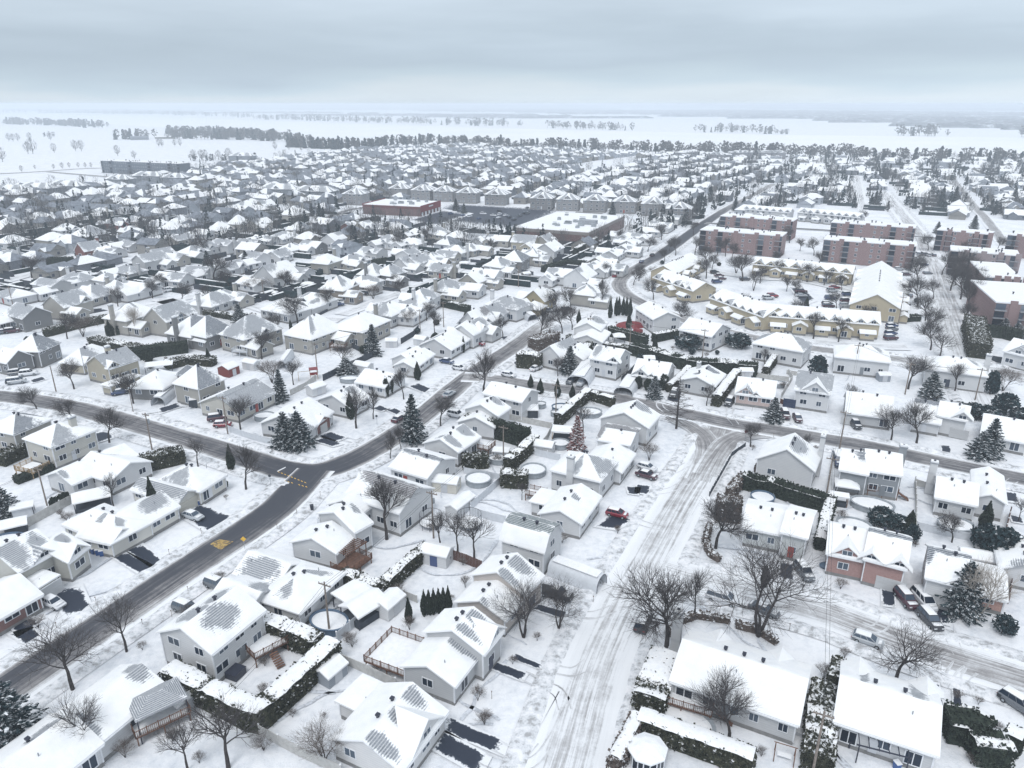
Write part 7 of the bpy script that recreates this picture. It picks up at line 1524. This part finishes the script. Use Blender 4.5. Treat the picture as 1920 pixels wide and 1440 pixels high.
for i, (px, py) in enumerate([(557,965),(520,992),(601,930),(653,895),(353,1110),(268,1172),(107,1178),(322,1155),(378,1000),(318,1040),(180,1130),(922,1308),(1112,1128),(1250,884),(1205,1160),(855,722),(905,678),(988,640),(1410,770),(1450,820),(1820,860),(1600,800),(430,855),(1480,1180)]):
    p = at(px, py); q = MB(); q.tube((0, 0, 0), (r.uniform(-.1, .1), 0, 1.3), .035, .03, 5, cap=True); q.box(-.06, .06, -.03, .03, 1.1, 1.3)
    q.build('snow_marker_stake', M['pole'], loc=(p.x, p.y, -.2), label=uniq("thin snow-plough marker stake on the verge", px, py), cat='marker stake', group='marker stakes along the street')
def play(px, py):
    p = at(px, py); o = empty('play_tower', (p.x, p.y, -.2), .3, label="red and tan play tower with swing beam by the round playground", cat='play tower'); q = MB()
    for sx in (-1, 1):
        for sy in (-1, 1): q.box(sx * 1 - .06, sx * 1 + .06, sy * 1 - .06, sy * 1 + .06, 0, 2.8)
    q.box(-1.1, 1.1, -1.1, 1.1, 1.3, 1.4); q.tube((-1, 0, 2.3), (-4.2, 0, 2.3), .06, .06, 5); q.tube((-4.2, 0, 2.3), (-4.2, 1, 0), .06, .06, 5); q.tube((-4.2, 0, 2.3), (-4.2, -1, 0), .06, .06, 5); q.build('frame', M['tan_wood'], o)
    q = MB(); q.box(-1.2, 1.2, -1.15, 1.15, 2.8, 2.95); q.box(-1.02, 1.02, -1.1, -1.04, 1.4, 2.1); q.build('panel', M['red'], o)
play(589, 708)
def swingset(px, py, label, m='wood'):
    p = at(px, py); o = empty('swing_frame', (p.x, p.y, -.2), -.4, label=label, cat='swing'); q = MB()
    for sx in (-1.1, 1.1): q.tube((sx, -.9, 0), (sx, 0, 2.1), .06, .06, 5); q.tube((sx, .9, 0), (sx, 0, 2.1), .06, .06, 5)
    q.tube((-1.3, 0, 2.1), (1.3, 0, 2.1), .06, .06, 5); q.build('frame', M[m], o); q = MB(); q.box(-.8, .8, -.3, .3, .5, .65); q.build('seat', M['cap'], o)
swingset(1470, 1420, "wooden A-frame swing in the duplex bungalow yard")
p = at(1183, 610); q = MB(); q.lathe([(3.6, 0), (3.0, .8), (1.2, 1.5), (.02, 1.7)], 9, 1.5, 1, cx=0); q.build('red_play_area', M['red'], loc=(p.x, p.y, -.2), label="low red covered play area with snow beside the white two-storey house", cat='play area')
p = at(1196, 622); q = MB(); q.box(-.8, .8, -1.4, 1.4, 0, 1.2); q.box(.8, 1.4, -1, 1, 0, .6); q.build('red_slide', M['red'], loc=(p.x, p.y, -.2), rz=.7, label="small red slide right of the red play area", cat='slide')
p = at(376, 760); q = MB(); q.box(-2.6, 2.6, -1.1, 1.1, .5, 2.2); q.box(-2.5, 2.5, -1, 1, 2.2, 2.35, 1); q.tube((-1, -1.15, .35), (-1, 1.15, .35), .35, .35, 10, 0, True); q.build('covered_trailer', [M['darkfence'], M['cap']], loc=(p.x, p.y, -.2), rz=radians(20), label="dark tarpaulin-covered trailer right of the brick turret house", cat='trailer')
p = at(1639, 1080)
p = at(1551, 1062); q = MB(); q.lathe([(1.0, 0), (1.25, .5), (1.1, .62), (.02, .8)], 14, 1.1, .7); q.build('covered_boat', M['poolblue'], loc=(p.x, p.y, -.2), label="small upturned blue boat shape with snow by the pink brick house", cat='boat')
p = at(436, 1262); q = MB(); q.box(-1.5, 1.5, -1, 1, 0, .95); q.box(-1.55, 1.55, -1.05, 1.05, .95, 1.05); q.build('hot_tub', M['vent'], loc=(p.x, p.y, -.2), rz=-.4, label="dark covered hot tub inside the L hedge corner", cat='hot tub')
p = at(327, 973); q = MB(); q.lathe([(.02, 0), (.8, 0), (.9, .4), (.5, .8), (.02, .95)], 9, 1, .8); q.build('boulder', M['darkfence'], loc=(p.x, p.y, -.2), label="dark boulder on the lawn left of the silver sedan", cat='rock')
# ------------------------------------------------------------------ far trees, woods, river, haze
def clump(mb, x, y, H, rx, r, n, z0=0.0, con=False, thick=0):
    for _ in range(n):
        if con:
            t = r.random() ** 1.4; z = H * (.05 + .95 * t); q = rx * (1 - t) + .1; a = r.uniform(0, 6.28); p = Vector((x + q * cos(a) * r.random() ** .4, y + q * sin(a) * r.random() ** .4, z0 + z)); leafquad(mb, p, r.uniform(.35, .7), r, 1)
        else:
            a = r.uniform(0, 6.28); t = r.random(); q = rx * sqrt(max(0, 1 - (2 * t - 1) ** 2)) * r.random() ** .5
            p = Vector((x + q * cos(a), y + q * sin(a), z0 + H * (.22 + .78 * t))); d = Vector((cos(a) * .5 * q / rx, sin(a) * .5 * q / rx, 1)).normalized() * H * r.uniform(.05, .11)
            if thick: leafquad(mb, p, H * thick * r.uniform(.6, 1.2), r, 0)
            else: mb.tube(p - d, p + d, H * .008, H * .004, 3, 0)
    if not con: mb.tube((x, y, z0 - .5), (x, y, z0 + H * .7), H * .022, H * .01, 4, 0)
M['fartwig'] = solid('far_twigs', (.10, .098, .10), .95, .1, .2, 1); M['farcon'] = solid('far_needles', (.025, .042, .048), .95, .1, .3, 1)
FT = [M['fartwig'], M['farcon']]
r = random.Random(11); mb = MB(); cnt = 0
def near_house(x, y, d=6.5): return any(abs(hx - x) < d and abs(hy - y) < d for hx, hy in FGRID.get((int(x // 20), int(y // 20)), ()))
FGRID = {}
for hx, hy in FARPOS:
    for i in (-1, 0, 1):
        for j in (-1, 0, 1): FGRID.setdefault((int(hx // 20) + i, int(hy // 20) + j), []).append((hx, hy))
tries = 0
while cnt < 2300 and tries < 90000:
    tries += 1; px = r.uniform(-20, 1940); py = r.uniform(272, 470) if r.random() < .75 else r.uniform(272, 340)
    right = px > 1180 + (py - 270) * .3
    if not inpoly(px, py, TOWN) or any(inpoly(px, py, h) for h in HOLES): continue
    if not right and r.random() < .45: continue
    p = at(px, py)
    if blocked(p.x, p.y, 1.5) or on_road(p.x, p.y, 2) or near_house(p.x, p.y): continue
    con = r.random() < (.45 if right else .3); H = r.uniform(7, 12) if not con else r.uniform(6, 12); cnt += 1
    clump(mb, p.x, p.y, H, H * (.42 if not con else .2), r, 75 if not con else 70, 0, con)
put('distant_trees', mb.me('distant_trees', FT), kind='stuff', label='bare and evergreen trees dotted all over the distant neighbourhood', cat='trees')
# back-yard hedges and board fences of the middle distance
mb = MB(); hd = MB(); n1 = 0; tries = 0
while n1 < 1100 and tries < 40000:
    tries += 1; px = r.uniform(-20, 1940); py = r.uniform(285, 600)
    if not inpoly(px, py, TOWN) or any(inpoly(px, py, h) for h in HOLES): continue
    p = at(px, py)
    if blocked(p.x, p.y, 2.2) or on_road(p.x, p.y, 3) or near_house(p.x, p.y, 8): continue
    a = radians(64 + (90 if r.random() < .5 else 0)); L = r.uniform(3, 9); H = r.uniform(1.3, 2.4); w = r.choice((.06, .5, .8)); c, s = cos(a), sin(a); n1 += 1
    f = lambda q: (p.x + q[0] * c - q[1] * s, p.y + q[0] * s + q[1] * c, q[2])
    hd.box(-L, L, -w, w, -.3, H, 1 if w > .1 else 2, f)
    if w > .1: hd.box(-L, L, -w * .8, w * .8, H, H + .12, 3 if r.random() < .5 else 1, f)
    if py > 400 and w > .1:
        for _ in range(int(L * 16)): q = f((r.uniform(-L, L), r.choice((-w, w)) * 1.05, r.uniform(0, H))); leafquad(hd, Vector(q), .22, r, 1)
put('back_yard_hedges', hd.me('back_yard_hedges', [M['fartwig'], M['farcon'], M['darkfence'], M['cap']]), kind='stuff', label='dark hedges and board fences between the distant back yards', cat='hedges')
# single trees on the open fields
for i, (px, py, H) in enumerate([(17,265,16),(25,265,15),(34,265,16),(53,288,17),(62,288,22),(102,286,14),(142,283,17),(153,283,17),(221,292,15),(252,298,11),(5,303,18),(95,263,15),(56,263,16),(41,322,7),(66,317,5),(101,317,6),(117,316,7),(130,314,6),(147,314,6),(160,314,6),(171,314,6),
    (364,301,14),(378,299,13),(386,299,13),(410,298,12),(429,299,15),(298,275,13),(304,275,13),(328,274,12),(338,274,12),(516,281,13),(542,281,15),(565,283,10)]):
    p = at(px, py); m2 = MB(); clump(m2, 0, 0, H, H * .36, r, 150); m2.V = [(a, b, c) for a, b, c in m2.V]
    put('field_tree', m2.me('field_tree', FT), loc=(p.x, p.y, -.2), label=uniq("lone bare tree on the open snow field", px, py), cat='tree', group='lone trees on the snow fields')
p = at(262, 262); m2 = MB(); lp_house(m2, 0, 0, 0, 34, 16, 5, 'gable', .35, 2, r); put('barn', m2.me('barn', far_m), loc=(p.x, p.y, 0), rz=.3, label="grey farm barn at the far edge of the snow field", cat='barn')
p = at(310, 260); m2 = MB(); lp_house(m2, 0, 0, 0, 40, 14, 4, 'gable', .3, 1, r); put('barn', m2.me('barn', far_m), loc=(p.x, p.y, 0), rz=.3, label="long low farm shed right of the grey barn", cat='barn')
# dark row houses near the river
for i, (a, b) in enumerate([((1312,283),(1283,286)),((1358,290),(1322,288)),((1412,285),(1378,286)),((1474,286),(1422,285))]):
    house("%s dark row house block from the left by the frozen river" % ('first','second','third','fourth')[i], [dict(g=fit(a, b, 14, 9), h=9, k='hip', p=.35, rk='d', bare=[(1,.5,.5,.5,.5)], vents=0, dormers=gables(40, 5, 4, .5))], (.22,.22,.24), name='row_house', cat='row house', lod=1)
def woods(name, pts, H, step, n, label, depth=30, con=.3):
    P = resample([at(*q)[:2] for q in pts], step); mb = MB(); rr = random.Random(int(pts[0][0] + pts[0][1] * 3))
    for p in P:
        if hnoise(p[0] * .004, p[1] * .004, 1.0) > .35: continue
        for _ in range(4):
            hh = H * rr.uniform(.6, 1.15); k = rr.random() < con; x = p[0] + rr.uniform(-step, step); y = p[1] + rr.uniform(0, depth) * (.3 + .7 * rr.random())
            if k:
                for _ in range(n): t = rr.random() ** 1.4; leafquad(mb, Vector((x + hh * .22 * (1 - t) * rr.uniform(-1, 1), y + rr.uniform(-2, 2), hh * t)), hh * .12, rr, 1)
            else: clump(mb, x, y, hh, hh * .4, rr, n, thick=.085)
    put(name, mb.me(name, FT), kind='stuff', label=label, cat='woods')
woods('riverside_woods', [(545,276),(600,279),(660,281),(720,278)], 17, 9, 70, "dark mixed woods on the near river bank, left of centre", 45, .6)
woods('riverside_woods', [(720,275),(800,272),(860,274),(945,277)], 17, 13, 60, "wooded river bank behind the roofs at the centre", 40, .3)
woods('riverside_woods', [(955,281),(1060,281),(1180,286),(1262,290)], 17, 14, 60, "bare wooded river bank right of centre", 40, .25)
woods('riverside_woods', [(1290,292),(1380,290),(1480,294),(1610,296)], 17, 14, 60, "tall bare riverside trees behind the dark row houses", 40, .1)
woods('riverside_woods', [(1610,300),(1720,303),(1800,303),(1930,306)], 15, 13, 55, "river bank trees at the right end of the town", 60, .25)
woods('field_edge_woods', [(215,262),(300,261),(400,262),(480,263),(560,268)], 19, 13, 60, "woods with farm roofs along the far edge of the field", 90, .25)
woods('field_edge_woods', [(215,254),(300,252),(420,256),(520,262)], 19, 16, 55, "second belt of woods behind the field-edge farm", 90, .25)
woods('field_edge_woods', [(0,233),(60,234),(120,236),(180,240)], 22, 20, 60, "hazy clump of woods near the left edge", 120, .3)
woods('field_edge_woods', [(90,256),(150,258),(215,258)], 10, 14, 30, "low hedge line across the snow field", 10, .2)
woods('riverside_woods', [(360,302),(400,301),(470,300)], 8, 9, 30, "scrubby thicket beside the far walk-ups", 10, .2)
woods('far_shore_woods', [(-60,210),(250,214),(480,221)], 26, 60, 26, "faint woods on the far river shore, left", 200, .2)
woods('far_shore_woods', [(480,224),(700,230),(960,238)], 24, 34, 30, "faint woods on the far river shore, centre", 200, .2)
woods('far_shore_woods', [(960,239),(1200,246),(1440,250)], 20, 22, 34, "faint tree belt on the far river shore, right of centre", 160, .2)
woods('far_shore_woods', [(1440,251),(1515,252),(1580,253)], 16, 16, 40, "island-like clump on the far shore, right", 60, .3)
woods('far_shore_woods', [(1632,254),(1800,256),(1990,258)], 24, 18, 40, "pale row of tall trees on the far river shore, right edge", 60, .05)
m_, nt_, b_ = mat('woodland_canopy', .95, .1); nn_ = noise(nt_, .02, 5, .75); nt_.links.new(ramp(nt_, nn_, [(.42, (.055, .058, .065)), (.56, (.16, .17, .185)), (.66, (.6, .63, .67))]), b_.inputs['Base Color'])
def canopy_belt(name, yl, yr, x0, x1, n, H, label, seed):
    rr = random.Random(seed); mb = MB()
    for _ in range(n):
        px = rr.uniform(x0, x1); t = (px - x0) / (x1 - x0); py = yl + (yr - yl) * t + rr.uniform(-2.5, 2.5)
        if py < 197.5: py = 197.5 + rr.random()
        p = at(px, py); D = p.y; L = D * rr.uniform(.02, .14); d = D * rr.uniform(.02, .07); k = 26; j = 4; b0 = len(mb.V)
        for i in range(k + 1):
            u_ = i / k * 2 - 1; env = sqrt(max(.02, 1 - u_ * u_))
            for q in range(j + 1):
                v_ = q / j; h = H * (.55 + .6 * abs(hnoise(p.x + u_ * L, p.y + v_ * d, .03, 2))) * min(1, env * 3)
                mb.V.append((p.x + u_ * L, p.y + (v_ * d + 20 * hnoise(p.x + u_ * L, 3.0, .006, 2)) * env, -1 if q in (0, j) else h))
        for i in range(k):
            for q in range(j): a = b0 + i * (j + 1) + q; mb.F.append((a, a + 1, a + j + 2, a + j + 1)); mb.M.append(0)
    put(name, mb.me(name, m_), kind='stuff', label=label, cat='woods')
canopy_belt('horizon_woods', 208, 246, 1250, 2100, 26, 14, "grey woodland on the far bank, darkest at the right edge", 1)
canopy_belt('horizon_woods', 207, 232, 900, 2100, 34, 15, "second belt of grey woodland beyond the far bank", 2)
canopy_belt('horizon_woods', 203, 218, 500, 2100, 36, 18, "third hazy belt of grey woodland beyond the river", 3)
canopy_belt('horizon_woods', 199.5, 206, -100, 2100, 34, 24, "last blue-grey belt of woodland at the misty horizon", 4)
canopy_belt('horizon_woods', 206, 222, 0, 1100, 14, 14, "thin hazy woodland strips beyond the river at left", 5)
def river():
    top = [(-200,207),(0,213),(250,217),(480,226),(960,241),(1440,252.5),(2100,260)]; bot = [(-200,213),(0,222),(200,232),(420,247),(640,262),(960,268),(2100,296)]
    V = []; F = []; n = 40
    def ip(L, x):
        for a, b in zip(L, L[1:]):
            if a[0] <= x <= b[0]: return a[1] + (b[1] - a[1]) * (x - a[0]) / (b[0] - a[0])
    for i in range(n + 1):
        x = -200 + 2300 * i / n
        for L in (bot, top): p = at(x, ip(L, x)); V.append((p.x, p.y, -.05))
    for i in range(n): F.append((2 * i, 2 * i + 2, 2 * i + 3, 2 * i + 1))
    m, nt, b = mat('river_ice', .6, .3); nn = noise(nt, .004, 5, .6); nt.links.new(ramp(nt, nn, [(.35, (.76, .79, .82)), (.6, (.82, .83, .84))]), b.inputs['Base Color'])
    put('frozen_river', mesh('frozen_river', V, F, m), kind='structure')
river()
def haze():
    mb = MB(); mb.box(-26000, 26000, -900, 30500, -2.5, 76); m = bpy.data.materials.new('haze'); m.use_nodes = True; nt = m.node_tree; nt.nodes.clear()
    out = N(nt, 'ShaderNodeOutputMaterial'); v = N(nt, 'ShaderNodeVolumePrincipled'); v.inputs['Color'].default_value = (.82, .89, .97, 1); v.inputs['Density'].default_value = 0.00030; v.inputs['Anisotropy'].default_value = 0.0
    nt.links.new(v.outputs[0], out.inputs['Volume']); put('haze', mb.me('haze', m), kind='stuff', label='thin pale winter haze lying over the whole landscape', cat='haze')
haze()
